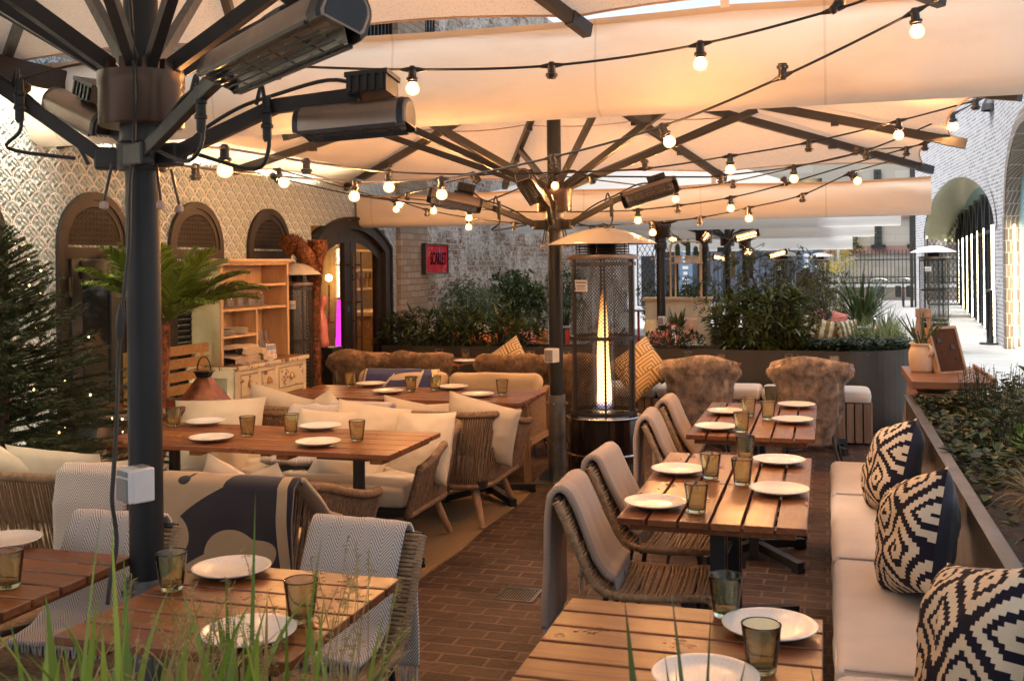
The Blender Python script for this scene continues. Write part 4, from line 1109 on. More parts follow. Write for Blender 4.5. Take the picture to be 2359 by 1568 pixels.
# ---------------------------------------------------------------- quartz heaters on arms
def bar_heater(root, bend, pa, pb, label, hh=.105, lit=False, tilt=0., box=True, cable=True, face=None):
    """arm from root via bend to the head, head between pa and pb"""
    root, bend, pa, pb = [Vector(q) for q in (root, bend, pa, pb)]
    t = thing('bar_heater', label, 'heater', root)
    L = lambda q: q-root
    mid = pa.lerp(pb,.5); ax = (pb-pa).normalized()
    up = Vector((0,0,1)); 
    if face is not None: up = -Vector(face).normalized()
    sd = ax.cross(up).normalized(); up = sd.cross(ax).normalized()
    ln = (pb-pa).length
    m = MB(); d = bend-root; d.z = 0; d.normalize()
    m.bar(L(root-d*.02), L(root+d*.10), .05, .075); m.build('bracket', m_frame, t, bevel=.008)
    m = MB(); m.bar(L(root+d*.07), L(bend), .030, .045); top = mid + up*(hh*.72); m.bar(L(bend-(bend-root).normalized()*.01), L(top), .030, .045); m.build('arm', m_frame, t, bevel=.004)
    m = MB(); m.bar(L(top), L(mid+up*hh*.3), .035, .035, ax); m.build('swivel', m_black, t)
    # housing: D-shaped section
    sec = []
    for i in range(15):
        a = PI*i/14; sec.append((math.cos(a)*hh*.56, math.sin(a)*hh*.50+.0))
    sec = [(hh*.50,-hh*.42),(hh*.56,-hh*.30)] + sec + [(-hh*.56,-hh*.30),(-hh*.50,-hh*.42)]
    m = MB(); n = len(sec); K = [(-.5,.80),(-.485,.94),(-.46,1.),(.46,1.),(.485,.94),(.5,.80)]
    b0 = len(m.v)
    for q, s in K:
        for x, y in sec: m.v.append(tuple(L(mid + ax*ln*q + sd*x*s + up*y*s)))
    for k in range(len(K)-1):
        for i in range(n-1): m.face((b0+k*n+i, b0+k*n+i+1, b0+(k+1)*n+i+1, b0+(k+1)*n+i))
    m.face([b0+i for i in range(n)][::-1]); m.face([b0+(len(K)-1)*n+i for i in range(n)])
    h = m.build('housing', m_heater, t, smooth=1)
    for s_ in (-1,1):
        m = MB(); b0 = len(m.v)
        for q, s in ((.502,.70),(.49,.97),(.44,1.02)):
            for x, y in sec: m.v.append(tuple(L(mid + ax*ln*q*s_ + sd*x*s + up*y*s)))
        for k in range(2):
            for i in range(n-1): m.face((b0+k*n+i, b0+k*n+i+1, b0+(k+1)*n+i+1, b0+(k+1)*n+i))
        m.face([b0+i for i in range(n)])
        m.build('end_cap', m_black, h, smooth=1)
    P = lambda q, x, y: L(mid + ax*ln*q + sd*x*hh + up*y*hh)
    m = MB(); m.poly([P(-.42,-.47,-.42),P(.42,-.47,-.42),P(.42,-.25,-.10),P(-.42,-.25,-.10)]); m.poly([P(-.42,.47,-.42),P(.42,.47,-.42),P(.42,.25,-.10),P(-.42,.25,-.10)]); m.poly([P(-.42,-.25,-.10),P(.42,-.25,-.10),P(.42,.25,-.10),P(-.42,.25,-.10)])
    m.build('reflector', m_steel, t)
    m = MB(); m.tube([P(-.38,0,-.28),P(.38,0,-.28)], hh*.09, 8); m.build('element', m_quartz if lit else m_clear, t)
    m = MB()
    for x in (-.36,-.18,0,.18,.36): m.bar(P(-.42,x,-.45),P(.42,x,-.45),.004,.004)
    for q in (-.3,-.1,.1,.3): m.bar(P(q,-.48,-.44),P(q,.48,-.44),.004,.004)
    m.bar(P(-.43,-.49,-.43),P(.43,-.49,-.43),.010,.010); m.bar(P(-.43,.49,-.43),P(.43,.49,-.43),.010,.010)
    m.build('grille', m_frame, t)
    if box:
        m = MB(); bc = mid + up*hh*.92 + ax*ln*.16; M3 = Matrix((ax,sd,up)).transposed(); m.box(tuple(L(bc)), (.125,.09,.055), M=M3); m.box(tuple(L(bc+up*.03)), (.135,.10,.014), M=M3)
        for q in range(5): m.box(tuple(L(bc+ax*(-.05+q*.025)+sd*.047)), (.010,.012,.05), M=M3)
        m.build('junction_box', m_frame, t)
    if cable:
        m = MB(); a = mid + up*hh*.95 + ax*ln*.1; c1 = bend + Vector((0,0,.035)); c2 = root + d*.16 + Vector((0,0,.05)); 
        m.tube([L(q) for q in spline([a, a.lerp(c1,.4)+Vector((0,0,.03)), c1, c1.lerp(c2,.5)+Vector((0,0,.02)), c2, root+d*.12+Vector((0,0,-.02))], 24)], .0065, 5)
        m.build('cable', m_rubber, t)
        m = MB(); q = c1.lerp(c2,.35) + sd*.03; k_ = c1.lerp(c2,.25)
        m.tube([L(v) for v in spline([k_, k_+Vector((.02,0,.06)), k_+Vector((.05,-.03,-.02)), k_+Vector((.06,-.03,-.14)), k_+Vector((0,-.02,-.2)), c2+Vector((0,0,-.05))],24)], .0065, 5)
        cc = k_+Vector((.055,-.03,-.05))
        m.lathe([(.012,.07),(.014,.06),(.014,.03),(.019,.028),(.019,.018),(.015,.014),(.015,-.014),(.019,-.018),(.019,-.028),(.014,-.03),(.014,-.06),(.010,-.07)],10,tuple(L(cc)))
        m.build('plug_connector', m_rubber, t, smooth=1)
    return t
hub = lambda U_, a, z, r_=.08: Vector((U_[0]+r_*math.cos(rad(a)), U_[1]+r_*math.sin(rad(a)), z))
DN = (0,0,-1)
# near umbrella
bar_heater(hub(U[0],-20,2.07), atd(640,243,3.15), atd(690,287,3.05), atd(945,262,2.95), 'bar heater pointing right under the nearest umbrella, over the band of canvas', .098, face=(.05,-.15,-1))
bar_heater(hub(U[0],-75,2.07), atd(466,215,3.05), atd(507,165,2.92), atd(800,20,2.20), 'largest bar heater, slanting up toward the viewer at the top left', .115, face=(.25,-.62,-.85))
bar_heater(hub(U[0],165,2.07), atd(-20,185,3.35), atd(-190,190,3.3), atd(-60,205,3.2), 'bar heater mostly outside the left edge, only its arm in view', .10)
bar_heater(hub(U[0],80,2.07), atd(215,255,3.72), atd(128,230,3.85), atd(250,292,3.62), 'bar heater behind the collar of the nearest umbrella', .10, cable=False)
# middle umbrella
bar_heater(hub(U[1],-25,2.01), atd(1415,462,7.62), atd(1432,462,7.55), atd(1560,421,7.45), 'bar heater on the right arm of the middle umbrella, grille showing', .105, face=(-.3,-.75,-.6))
bar_heater(hub(U[1],200,2.01), atd(1110,470,7.8), atd(985,447,7.7), atd(1110,474,7.75), 'bar heater on the left arm of the middle umbrella', .105, face=(.1,-.4,-.9))
bar_heater(hub(U[1],-95,2.01), atd(1262,470,7.35), atd(1202,404,6.75), atd(1236,458,7.30), 'bar heater facing the viewer in front of the middle umbrella pole', .105, face=(.3,-.85,-.5))
# far umbrellas, lit
FH = [((1530,533,16.6),(1580,565,16.9),(1541,545,16.4),(1560,552,16.4),'lit bar heater left of the fourth umbrella pole'),
      ((1655,575,16.6),(1690,550,16.6),(1690,549,16.5),(1747,534,16.5),'lit bar heater right of the fourth umbrella pole, longest glow'),
      ((1620,566,16.5),(1624,558,16.2),(1622,552,15.9),(1634,534,15.7),'lit bar heater facing the viewer, brightest of the far ones'),
      ((1690,600,23.),(1676,592,23.),(1640,588,22.5),(1684,598,22.5),'lit bar heater low on the left of the farthest pole'),
      ((1725,598,23.),(1760,588,23.),(1768,590,22.5),(1812,578,22.5),'lit bar heater on the right of the farthest pole'),
      ((1716,600,23.),(1718,596,22.6),(1715,585,22.2),(1732,574,22.),'lit bar heater on the farthest pole facing the viewer')]
for r_, b_, a_, c_, lab in FH:
    bar_heater(atd(*r_), atd(*b_), atd(*a_), atd(*c_), lab, .11, True, box=False, cable=False, face=(-.25,-.85,-.35))

# ---------------------------------------------------------------- festoon lights
NB = [0]
def festoon(pts, lamps, label, r=.006, hang=None):
    """pts: (x,y,D) control points of the cable; lamps: (x,y,on[,dirx,diry]) holders near the cable"""
    t = thing('string_lights', label, 'string lights')
    C = spline([atd(*p) for p in pts], 14*len(pts))
    m = MB(); m.tube(C, r, 6); m.build('cable', m_rubber, t)
    scr = [(PX_(c)) for c in C]
    for lp in lamps:
        x, y, on = lp[:3]; dx, dy = (lp[3], lp[4]) if len(lp) > 3 else (0, 1)
        k = min(range(len(scr)), key=lambda i: (scr[i][0]-x)**2+(scr[i][1]-y)**2); c = C[k]
        tn = (C[min(k+1,len(C)-1)]-C[max(k-1,0)]).normalized()
        dn = (Vector((math.cos(YAW),math.sin(YAW),0))*dx + Vector((0,0,-1))*dy + Vector((math.sin(YAW),-math.cos(YAW),0))*(.35*abs(dx))).normalized()
        M3 = dn.rotation_difference(Vector((0,0,-1))).inverted().to_matrix()
        m = MB(); m.lathe([(.012,.016),(.018,.006),(.021,-.004),(.018,-.012),(.019,-.034),(.027,-.036),(.027,-.048),(.021,-.050),(.021,-.058)],10)
        m2 = MB(); m2.v = [tuple(c + M3 @ Vector(v)) for v in m.v]; m2.f = m.f; m2.mi = m.mi
        m2.tube([c-tn*.05,c-tn*.022,c,c+tn*.022,c+tn*.05],[r*1.1,r*2.,r*2.4,r*2.,r*1.1],7)
        h = m2.build('lamp_holder', m_socket, t, smooth=1)
        if on is None: continue
        m = MB(); m.lathe([(.014,-.052),(.018,-.060),(.026,-.070),(.030,-.083),(.028,-.096),(.021,-.106),(.011,-.111),(.001,-.113)],12)
        m2 = MB(); m2.v = [tuple(c + M3 @ Vector(v)) for v in m.v]; m2.f = m.f; m2.mi = m.mi
        if on:
            cc = c + M3 @ Vector((0,0,-.086)); b0 = len(m2.v)
            for q in range(5):
                zz = (-1,-.6,0,.6,1)[q]; rr = .0125*math.sqrt(max(0,1-zz*zz))+.0004
                for w_ in range(8): m2.v.append((cc.x+rr*math.cos(w_*PI/4), cc.y+rr*math.sin(w_*PI/4), cc.z+.0125*zz))
            for q in range(4):
                for w_ in range(8): m2.face((b0+q*8+w_, b0+q*8+(w_+1)%8, b0+(q+1)*8+(w_+1)%8, b0+(q+1)*8+w_), 1)
        m2.build('bulb', m_bulb if on else m_bulb_off, h, smooth=2); NB[0] += 1
    return t
def PX_(p):
    X_ = p.x*math.cos(YAW)+p.y*math.sin(YAW); D_ = -p.x*math.sin(YAW)+p.y*math.cos(YAW)
    u = FOC*X_/D_; v = -FOC*(p.z-CAMZ)/D_; c, s = math.cos(ROLL), math.sin(ROLL)
    return CXP+c*u-s*v, HOR+s*u+c*v
festoon([(30,190,4.3),(120,162,4.3),(230,143,4.3),(420,140,4.3),(640,152,4.4),(945,161,4.5),(1277,151,4.5),(1610,103,4.4),(1925,22,4.2),(2010,-8,4.1)],
    [(45,178,None,.5,.8),(945,163,True),(1277,150,None),(1612,102,True),(1925,20,None,.2,-.3),(628,152,None)], 'nearest festoon cable crossing the first canvas gutter')
festoon([(2170,-8,4.2),(2112,25,4.3),(1800,178,4.6),(1530,290,5.0),(1270,363,5.3),(1020,412,5.5),(815,418,5.7),(640,406,5.9),(446,385,4.5),(385,368,4.0)],
    [(2112,28,True,.1,1),(1797,180,None,0,-1),(1528,290,True,.4,.9),(1268,364,None,.1,.7),(1022,412,True),(815,420,True,-.1,1),(632,404,True,.8,.5),(446,385,None)], 'festoon cable sweeping from the top right corner to the left pole')
festoon([(430,345,3.6),(520,343,4.0),(700,372,4.8),(893,396,5.6),(1090,402,6.2),(1270,398,6.4),(1480,389,6.4),(1680,360,6.3),(1865,328,6.2),(2062,281,6.1),(2244,232,6.0),(2330,200,5.9)],
    [(518,338,True),(706,374,None),(893,396,True),(1092,402,None,.2,.3),(1480,389,None,0,-1),(1680,360,True),(1865,327,None),(2064,280,True),(2244,228,None)], 'festoon cable across the middle canopy above the gas heater')
festoon([(640,410,8.6),(810,448,8.7),(985,472,8.6),(1080,478,8.4),(1290,398,7.4),(1365,406,7.4),(1600,408,7.2),(1660,405,7.2),(1830,384,7.1),(2000,345,7.0),(2190,265,6.9),(2310,200,6.8)],
    [(1283,414,True),(1365,406,None,.1,.5),(1658,405,None,0,.6),(1830,388,True),(2000,345,None),(2192,268,True,.1,.9)], 'festoon cable from the middle hub out to the right canopy edge')
festoon([(820,447,9.5),(905,460,9.4),(985,484,9.2),(1076,501,9.1),(1183,514,8.9),(1285,520,8.6),(1390,519,8.4),(1504,512,8.3),(1614,501,8.2),(1728,478,8.1),(1845,450,8.0),(1962,398,7.9),(2085,362,7.8)],
    [(985,485,None,0,.6),(1076,503,True),(1284,522,True),(1183,514,None,0,.5),(1391,520,None),(1504,515,True),(1614,501,None,0,.6),(1728,478,True),(1846,450,None,0,.5),(1958,398,True,.6,.6)], 'lowest festoon cable, passing just above the gas heater dome')
festoon([(900,455,9.0),(1000,464,8.9),(1083,480,8.8),(1180,487,8.6),(1270,489,8.5),(1400,487,8.3),(1467,484,8.2),(1560,474,8.1),(1684,455,8.0),(1805,425,7.9),(1990,370,7.7),(2130,330,7.6)],
    [(1000,464,True),(1080,478,True),(1467,487,True),(1560,476,None),(1684,456,True),(1806,425,None,-.2,-.3),(2088,352,None),(2130,328,None)], 'festoon cable just above the lowest one, below the far bar heaters')
festoon([(640,395,8.2),(645,392,8.2),(820,440,9.0),(905,462,9.4),(935,448,9.4),(1160,400,8.6),(1500,430,8.6),(1560,436,8.6),(1690,418,8.4),(1980,352,8.),(2090,340,7.8)],
    [(642,388,True),(905,462,True,.7,.4),(922,470,True,0,.6),(935,448,None,0,.5),(1500,430,True),(1556,438,True),(1688,417,None,0,.6),(1978,366,None,0,-.2)], 'festoon cable tangled behind the heads of the middle bar heaters')
festoon([(1622,520,17.),(1626,532,17.),(1700,560,20.),(1728,574,21.),(1760,560,21.)], [(1628,533,True),(1728,574,True)], 'short festoon cable far back among the rear poles')

# ---------------------------------------------------------------- switch boxes and cable on the poles
def switch_box(p, rz, s, label, two=False):
    t = thing('switch_box', label, 'switch box', p, rz); t.scale = (s,s,s)
    m = MB(); m.box((0,.035,0),(.088,.075,.108)); m.build('housing', m_white, t, bevel=.006)
    m = MB(); m.box((0,-.006,0),(.086,.016,.106)); f = m.build('cover', m_white, t, bevel=.006)
    m = MB(); m.box((-.001,-.016,-.012 if two else 0),(.070,.010,.072 if two else .086)); m.build('rocker', m_grey, t, bevel=.004)
    if two:
        m = MB(); m.box((-.001,-.016,.040),(.070,.008,.018)); m.build('window', m_grey, t, bevel=.006)
    m = MB(); m.box((0,.05,.055),(.05,.03,.004)); m.build('gland', m_grey, t)
bx = atd(293,1118,3.28); switch_box(bx, rad(-27), 1.0, 'white and grey switch box on the nearest pole', True)
bx = atd(1266,819,7.55); switch_box(bx, rad(-17), .95, 'white switch box on the pole beside the burning heater')
bx = atd(1523,739,12.6); switch_box(bx, rad(-17), 1.0, 'small white switch box on the third pole back')
t = thing('power_cable', 'black power cable hanging down the nearest pole past the switch box', 'cable')
m = MB(); m.tube(spline([atd(*p) for p in ((300,0,3.22),(306,100,3.25),(309,200,3.25),(309,330,3.30),(300,420,3.30),(297,560,3.30),(285,680,3.28),(279,745,3.27),(272,850,3.25),(269,960,3.2),(262,1080,3.16),(258,1150,3.14),(266,1210,3.14),(268,1260,3.13),(255,1330,3.10),(248,1390,3.05))],80), .0065, 6); m.build('cord', m_rubber, t)
m = MB(); m.tube([atd(281,700,3.275),atd(280,715,3.272),atd(278,735,3.27),atd(276,765,3.267),atd(275,785,3.265)],[.008,.013,.016,.012,.008],8); m.build('connector', m_rubber, t)
# ---------------------------------------------------------------- tables
def table(x0, x1, y0, y1, label, planks, along='x', legs=None, group=None, ped='double'):
    cx, cy = (x0+x1)/2, (y0+y1)/2; L = x1-x0; W = y1-y0
    if along == 'y': L, W = W, L
    t = thing('dining_table', label, 'table', (cx,cy,.006), rad(90) if along == 'y' else 0, group)
    m = MB(); gap = .011; pw = (W - gap*(planks-1))/planks
    for i in range(planks):
        y = -W/2 + pw/2 + i*(pw+gap); m.box((0,y,.732),(L,pw,.026))
    m.build('tabletop', m_teak, t, bevel=.003)
    for s in ((-1,1) if L < 1 else (-1,-.33,.33,1)):
        m = MB(); m.box((s*(L/2-.09),0,.703),(.07,W-.08,.030)); m.build('batten', m_teak, t)
    for px in (legs or (0,)):
        m = MB()
        if ped == 'double':
            for s in (-1,1): m.box((px+s*.05,0,.36),(.055,.055,.66))
        else: m.lathe([(.033,.03),(.033,.69)],16,(px,0,0))
        m.box((px,0,.682),(.30,min(.4,W-.15),.012)); m.build('pedestal', m_black, t)
        for a in (45,135,225,315):
            m = MB(); d = Vector((math.cos(rad(a)),math.sin(rad(a)),0)); m.bar(Vector((px,0,.075))+d*.03, Vector((px,0,.035))+d*.37, .05,.045)
            m.box(tuple(Vector((px,0,.012))+d*.35),(.05,.05,.024),rz=rad(a)); m.build('foot', m_black, t)
    return t
ty = []
G = 'small teak tables'
tb = table(-.76,-.075,3.79,4.475,'teak table half nearest the viewer of the middle pair along the cushioned bench',6,'y',group=G)
def small(x, y, rz, lab): return dup(tb, (x,y,.006), rz, lab)
small(-.418,4.825,rad(90),'teak table half farther from the viewer of the middle pair along the bench')
small(-.41,6.06,rad(90),'teak table half nearer the viewer of the far pair before the taupe fur chairs')
small(-.41,6.75,rad(90),'teak table half right in front of the taupe fur chairs')
small(-.36,2.505,0,'teak table at the bottom edge in front of the bench, glass standing before a plate')
small(-1.59,2.545,0,'teak table behind the foreground grass with two plates and two tumblers')
small(-2.545,2.545,0,'teak table cut off by the left edge, left of the near pole')
small(-1.115,9.60,rad(90),'teak table by the slatted bench behind the left taupe fur chair')
small(-.11,9.68,rad(90),'teak table by the slatted bench behind the right taupe fur chair')
small(-3.73,9.66,rad(90),'teak table end showing beside the middle brown fur chair')
small(-2.62,9.62,rad(90),'teak table hidden behind the brown fur chair next to the pole')
table(-3.89,-2.11,4.75,5.475,'long teak table set between two rope sofas, nearest of the two long ones',5,'x',(-.62,.55),ped='single')
table(-3.92,-2.02,6.77,7.49,'long teak table farther back between rope sofa and wooden armed sofa',5,'x',(-.66,.6),ped='single')

# ---------------------------------------------------------------- plates and tumblers
pm = MB(); pm.lathe([(.001,.006),(.06,.006),(.085,.010),(.112,.020),(.120,.024),(.121,.027),(.118,.028),(.108,.024),(.085,.016),(.06,.0125),(.001,.012)],48,cap=False)
pm2 = [(.001,0),(.062,0),(.066,.006)]
gm = [(.001,0),(.030,0),(.034,.004),(.046,.104),(.0465,.108),(.0445,.109),(.0425,.105),(.0325,.018),(.026,.013),(.001,.012)]
def plate_label(a): return a
proto = {}
def plate(v, z, lab, s=1.):
    p = atz(v[0], v[1], z+.012)
    if 'p' not in proto:
        o = pm.build('plate', m_plate, smooth=2); 
        proto['p'] = o
    else: o = proto['p'].copy(); COL.objects.link(o)
    o.location = (p.x,p.y,z-.002); o.scale = (s,s,s); o.rotation_euler = (0,0,R.random()*6)
    return tag(o, lab, 'plate', 'speckled stoneware plates')
def tumbler(v, z, lab, s=1.):
    p = atz(v[0], v[1], z)
    if 'g' not in proto:
        m = MB(); m.lathe(gm, 28, cap=False); o = m.build('tumbler', m_tumbler, smooth=2); proto['g'] = o
    else: o = proto['g'].copy(); COL.objects.link(o)
    o.location = (p.x,p.y,z+.001); o.scale = (s,s,s*1.02); o.rotation_euler = (0,0,R.random()*6)
    return tag(o, lab, 'tumbler', 'olive glass tumblers')
TZ = .752
r4 = lambda x, y: (1179+x/2, 784+y/2)
r3 = lambda x, y: (x/2, 784+y/2)
for v, lab in ((r4(660,750),'plate at the near left corner of the middle bench table'),(r4(765,598),'plate at the far left of the middle bench table'),
    (r4(1230,690),'plate at the near right of the middle bench table'),(r4(1230,555),'plate at the far right of the middle bench table'),
    (r4(940,400),'plate at the near left of the far bench table'),(r4(988,329),'plate at the far left of the far bench table'),(r4(1292,368),'plate at the near right of the far bench table'),(r4(1310,299),'plate at the far right of the far bench table'),
    (r4(1187,1322),'plate behind a tumbler on the table at the bottom edge'),(r4(890,1556),'plate half cut off by the bottom edge'),
    (r3(1067,1055),'plate beside the near pole on the table behind the grass'),(r3(1147,1350),'plate seen through foreground grass blades'),
    (r3(20,928),'plate cut off by the left edge of the picture'),
    (r3(945,377),'plate at the far left of the nearest long table'),(r3(973,451),'plate at the near left of the nearest long table'),(r3(1475,398),'plate at the far right of the nearest long table'),(r3(1465,471),'plate at the near right of the nearest long table'),
    (r3(1708,202),'plate at the far left of the farther long table'),(r3(1787,235),'plate at the near left of the farther long table'),(r3(2085,216),'plate at the far right of the farther long table'),(r3(2200,251),'plate at the near right of the farther long table'),
    ((1072,832),'plate on the table end beside the middle brown fur chair')): plate(v, TZ, lab)
for v, lab in ((r4(850,790),'tumbler beside the near left plate of the middle bench table'),(r4(915,634),'tumbler beside the far left plate of the middle bench table'),(r4(1060,664),'tumbler in the middle of the middle bench table'),(r4(1075,546),'tumbler at the far edge of the middle bench table'),
    (r4(1058,422),'tumbler beside the near left plate of the far bench table'),(r4(1090,348),'tumbler beside the far left plate of the far bench table'),(r4(1180,364),'tumbler in the middle of the far bench table'),(r4(1195,290),'darker tumbler at the far edge of the far bench table'),
    (r4(985,1268),'bubbled tumbler at the back of the table at the bottom edge'),(r4(1150,1522),'tumbler standing before the plate at the bottom edge'),
    (r3(790,1146),'tumbler right beside the near pole'),(r3(1388,1290),'tumbler behind grass blades on the table near the pole'),(r3(38,1135),'tumbler at the left edge of the picture'),
    (r3(800,395),'tumbler on the nearest long table just right of the pole'),(r3(1140,440),'tumbler between the plates of the nearest long table, left of middle'),(r3(1340,427),'tumbler at the middle of the nearest long table'),(r3(1645,462),'tumbler at the right end of the nearest long table'),
    (r3(1615,212),'tumbler at the left end of the farther long table'),(r3(1893,233),'tumbler on the farther long table before the patterned throw, left one'),(r3(2005,229),'tumbler on the farther long table before the patterned throw, right one'),(r3(2313,250),'tumbler at the right end of the farther long table'),
    ((1072,829),'tumbler on the table end beside the middle brown fur chair')): tumbler(v, TZ, lab)
for x, y, lab in ((-1.25,9.75,'tumbler showing above the left taupe fur chair, left one'),(-.92,9.5,'tumbler showing above the left taupe fur chair, right one'),(-.33,9.65,'tumbler just above the right taupe fur chair'),(.06,9.5,'tumbler right of the right taupe fur chair'),
    (-3.75,9.7,'tumbler peeping over the middle brown fur chair'),(-2.75,9.6,'tumbler peeping over the brown fur chair left of the pole'),(-2.4,9.6,'tumbler peeping over the fur chair just right of the pole')):
    o = proto['g'].copy(); COL.objects.link(o); o.location = (x,y,TZ+.001); tag(o, lab, 'tumbler', 'olive glass tumblers')

# ---------------------------------------------------------------- rope chairs and throws
ZB = lambda z: z if z < .44 else .44+(z-.44)*.84
PROF = spline([(a_,0,ZB(b_)) for a_, b_ in ((-.335,.845),(-.315,.80),(-.27,.68),(-.225,.56),(-.185,.475),(-.12,.437),(0,.43),(.13,.435),(.235,.44),(.262,.425))], 60)
def rope_chair(label, loc, rz):
    t = thing('rope_chair', label, 'chair', loc, rz, 'rope chairs with folded throws')
    hw = .215
    for s in (-1,1):
        m = MB(); N_ = 220; pts = []; rr = []
        for i in range(N_+1):
            p = poly_at(PROF, i/N_); pts.append(p + Vector((0,s*(hw-.02*sm((i/N_-.5)*2) if i < N_ else hw),0))); rr.append(.0165 if i % 3 != 0 else .0125)
        m.tube(pts, rr, 8); m.build('wrapped_rail', m_rope2, t, smooth=2)
    m = MB()
    for k in range(56):
        p = poly_at(PROF, (k+.5)/56); sag = -.012*(1 if p.x > -.15 else 0) 
        jx = R.uniform(-.004,.004)
        m.tube([(p.x+jx,-hw,p.z+.006),(p.x+R.uniform(-.006,.006),-.1,p.z+sag+.004),(p.x+R.uniform(-.006,.006),.1,p.z+sag+.004),(p.x-jx,hw,p.z+.006)], .0078, 5, cap=False)
    m.build('rope_weave', m_rope2, t, smooth=2)
    m = MB(); m.tube([(.262,-hw,.425),(.262,hw,.425)],.012,6); m.tube([(-.335,-hw,ZB(.845)),(-.335,hw,ZB(.845))],.012,6); m.tube([(-.1,-hw,.42),(-.1,hw,.42)],.009,6); m.build('frame', m_black, t)
    for sx, sy in ((1,1),(1,-1),(-1,1),(-1,-1)):
        m = MB(); m.tube([(sx*.15,sy*.18,.415),(sx*.21,sy*.215,.012)],[.012,.009],8); m.build('leg', m_black, t)
    return t
def drape(path, w, label, mat, loc, rz, cat='throw', group=None, y0=0., nu=16, nv=70, fr=True, th=.012, wob=.012, uvr=0.):
    """path: (x,z) polyline for the centre of the cloth; w width"""
    P = [Vector((a,0,b)) for a, b in path]; Ln = sum((P[i+1]-P[i]).length for i in range(len(P)-1))
    t = thing('throw', label, cat, loc, rz, group)
    sd = R.uniform(0,50)
    def f(u, v):
        p = poly_at(P, v); e = (u-.5)
        p2 = poly_at(P, min(1,v+.01)); p1 = poly_at(P, max(0,v-.01)); tg = (p2-p1).normalized(); nm = Vector((tg.z,0,-tg.x))
        off = wob*noise.noise(Vector((e*5, v*4+sd, 1.)))*min(1, 3*abs(v-.45)+.25)
        y = y0 + e*w + .010*noise.noise(Vector((v*5+sd, 0, 4)))
        return p + nm*off + Vector((0,y,0))
    m = MB(); m.grid(f, nu, nv, uvf=(lambda u, v: (1-u, 1-(v-.41)*2.42)) if uvr == 1 else (lambda u, v: (1-u, v/.82)) if uvr == 2 else (lambda u, v: (u*w, v*Ln)))
    m.build('cloth', mat, t, smooth=2, solid=th, offset=0.)
    if fr:
        for end in (0.,1.):
            m = MB()
            for i in range(int(w/.013)):
                p = f((i+.5)/int(w/.013), end); dv = Vector((R.uniform(-.012,.012),R.uniform(-.01,.01),-.055-R.random()*.02))
                m.tube([p, p+dv*.5+Vector((R.uniform(-.004,.004),0,0)), p+dv],[.004,.0045,.003],4)
            m.build('fringe', m_fringe, t)
    return t
GT = 'throws folded over rope chairs'
# path over the chair from the seat junction up the front of the back, over the top and down behind
over = [(-.115,.478),(-.150,.505),(-.185,.565),(-.235,.69),(-.275,.80),(-.300,.862),(-.325,.884),(-.352,.878),(-.372,.85),(-.385,.75),(-.39,.60),(-.395,.42),(-.40,.26)]
over2 = [(.02,.46),(-.10,.47),(-.165,.515),(-.20,.60),(-.245,.71),(-.28,.81),(-.305,.868),(-.328,.886),(-.352,.880),(-.374,.85),(-.388,.75),(-.392,.60),(-.396,.47),(-.40,.30)]
over = [(p,ZB(q)+.004) for p, q in over]; over2 = [(p,ZB(q)+.004) for p, q in over2]
RC = [((-0.68,4.06,.005),rad(2),'rope chair nearest the viewer facing the bench'),((-0.69,4.72,.005),rad(-2),'second rope chair facing the bench, behind the nearest one'),
      ((-0.67,5.98,.005),rad(3),'third rope chair along the bench tables, rail showing'),((-0.67,6.68,.005),rad(0),'farthest rope chair along the bench tables')]
TL = ['beige throw nearest the viewer, with fringed end almost on the floor','beige throw on the second chair, thin herringbone edge','beige throw on the third chair from the viewer','beige throw on the farthest rope chair along the bench']
for (lc, rz, lab), tl in zip(RC, TL):
    rope_chair(lab, lc, rz); drape(over if 'third' not in lab else over2, .36, tl, m_thr_beige, lc, rz, group=GT, y0=.03, th=.026)
    # second, tighter fold of the same blanket
LC = [((-1.56,2.93,.005),rad(-94),'rope chair in front of the patterned sofa throw, at the grass table'),((-2.42,2.80,.005),rad(-88),'rope chair half hidden behind the near pole'),((-3.02,3.0,.005),rad(-20),'rope chair at the very left edge')]
for (lc, rz, lab), tl in zip(LC, ['grey herringbone throw on the chair right of the near pole','grey herringbone throw on the chair behind the near pole','folded throw at the very left edge']):
    rope_chair(lab, lc, rz); drape(over2, .365, tl, m_thr_grey, lc, rz, group=GT, y0=-.02)

def soft_box(m, c, d, r=.035, seed=0., crown=.012, wob=.006, nx=12, ny=12, nz=4):
    h = Vector(d)/2
    def P_(x, y, z):
        p = Vector((x*h.x,y*h.y,z*h.z)); q = Vector((max(-h.x+r,min(h.x-r,p.x)),max(-h.y+r,min(h.y-r,p.y)),max(-h.z+r,min(h.z-r,p.z)))); n = (p-q)
        n = n.normalized() if n.length > 1e-6 else Vector((0,0,0)); o = q+n*r
        o.z += crown*(1-x*x)*(1-y*y)*(1 if z > 0 else 0) + wob*noise.noise(Vector((o.x*3.2+seed,o.y*3.2,z*2)))*(.5+.5*z) + wob*.6*noise.noise(Vector((o.x*9+seed,o.y*9,3)))*(.5+.5*z)
        o.x += wob*noise.noise(Vector((o.y*6,o.z*9,seed)))*abs(x); o.y += wob*noise.noise(Vector((o.x*6,o.z*9,seed+5)))*abs(y)
        return o + Vector(c)
    e = lambda t: math.sin((t-.5)*PI)
    m.grid(lambda u, v: P_(e(u),e(v),1.), nx, ny); m.grid(lambda u, v: P_(e(1-u),e(v),-1.), nx, ny)
    m.grid(lambda u, v: P_(e(u),-1.,e(v)), nx, nz); m.grid(lambda u, v: P_(e(1-u),1.,e(v)), nx, nz)
    m.grid(lambda u, v: P_(-1.,e(1-u),e(v)), ny, nz); m.grid(lambda u, v: P_(1.,e(u),e(v)), ny, nz)
    return m
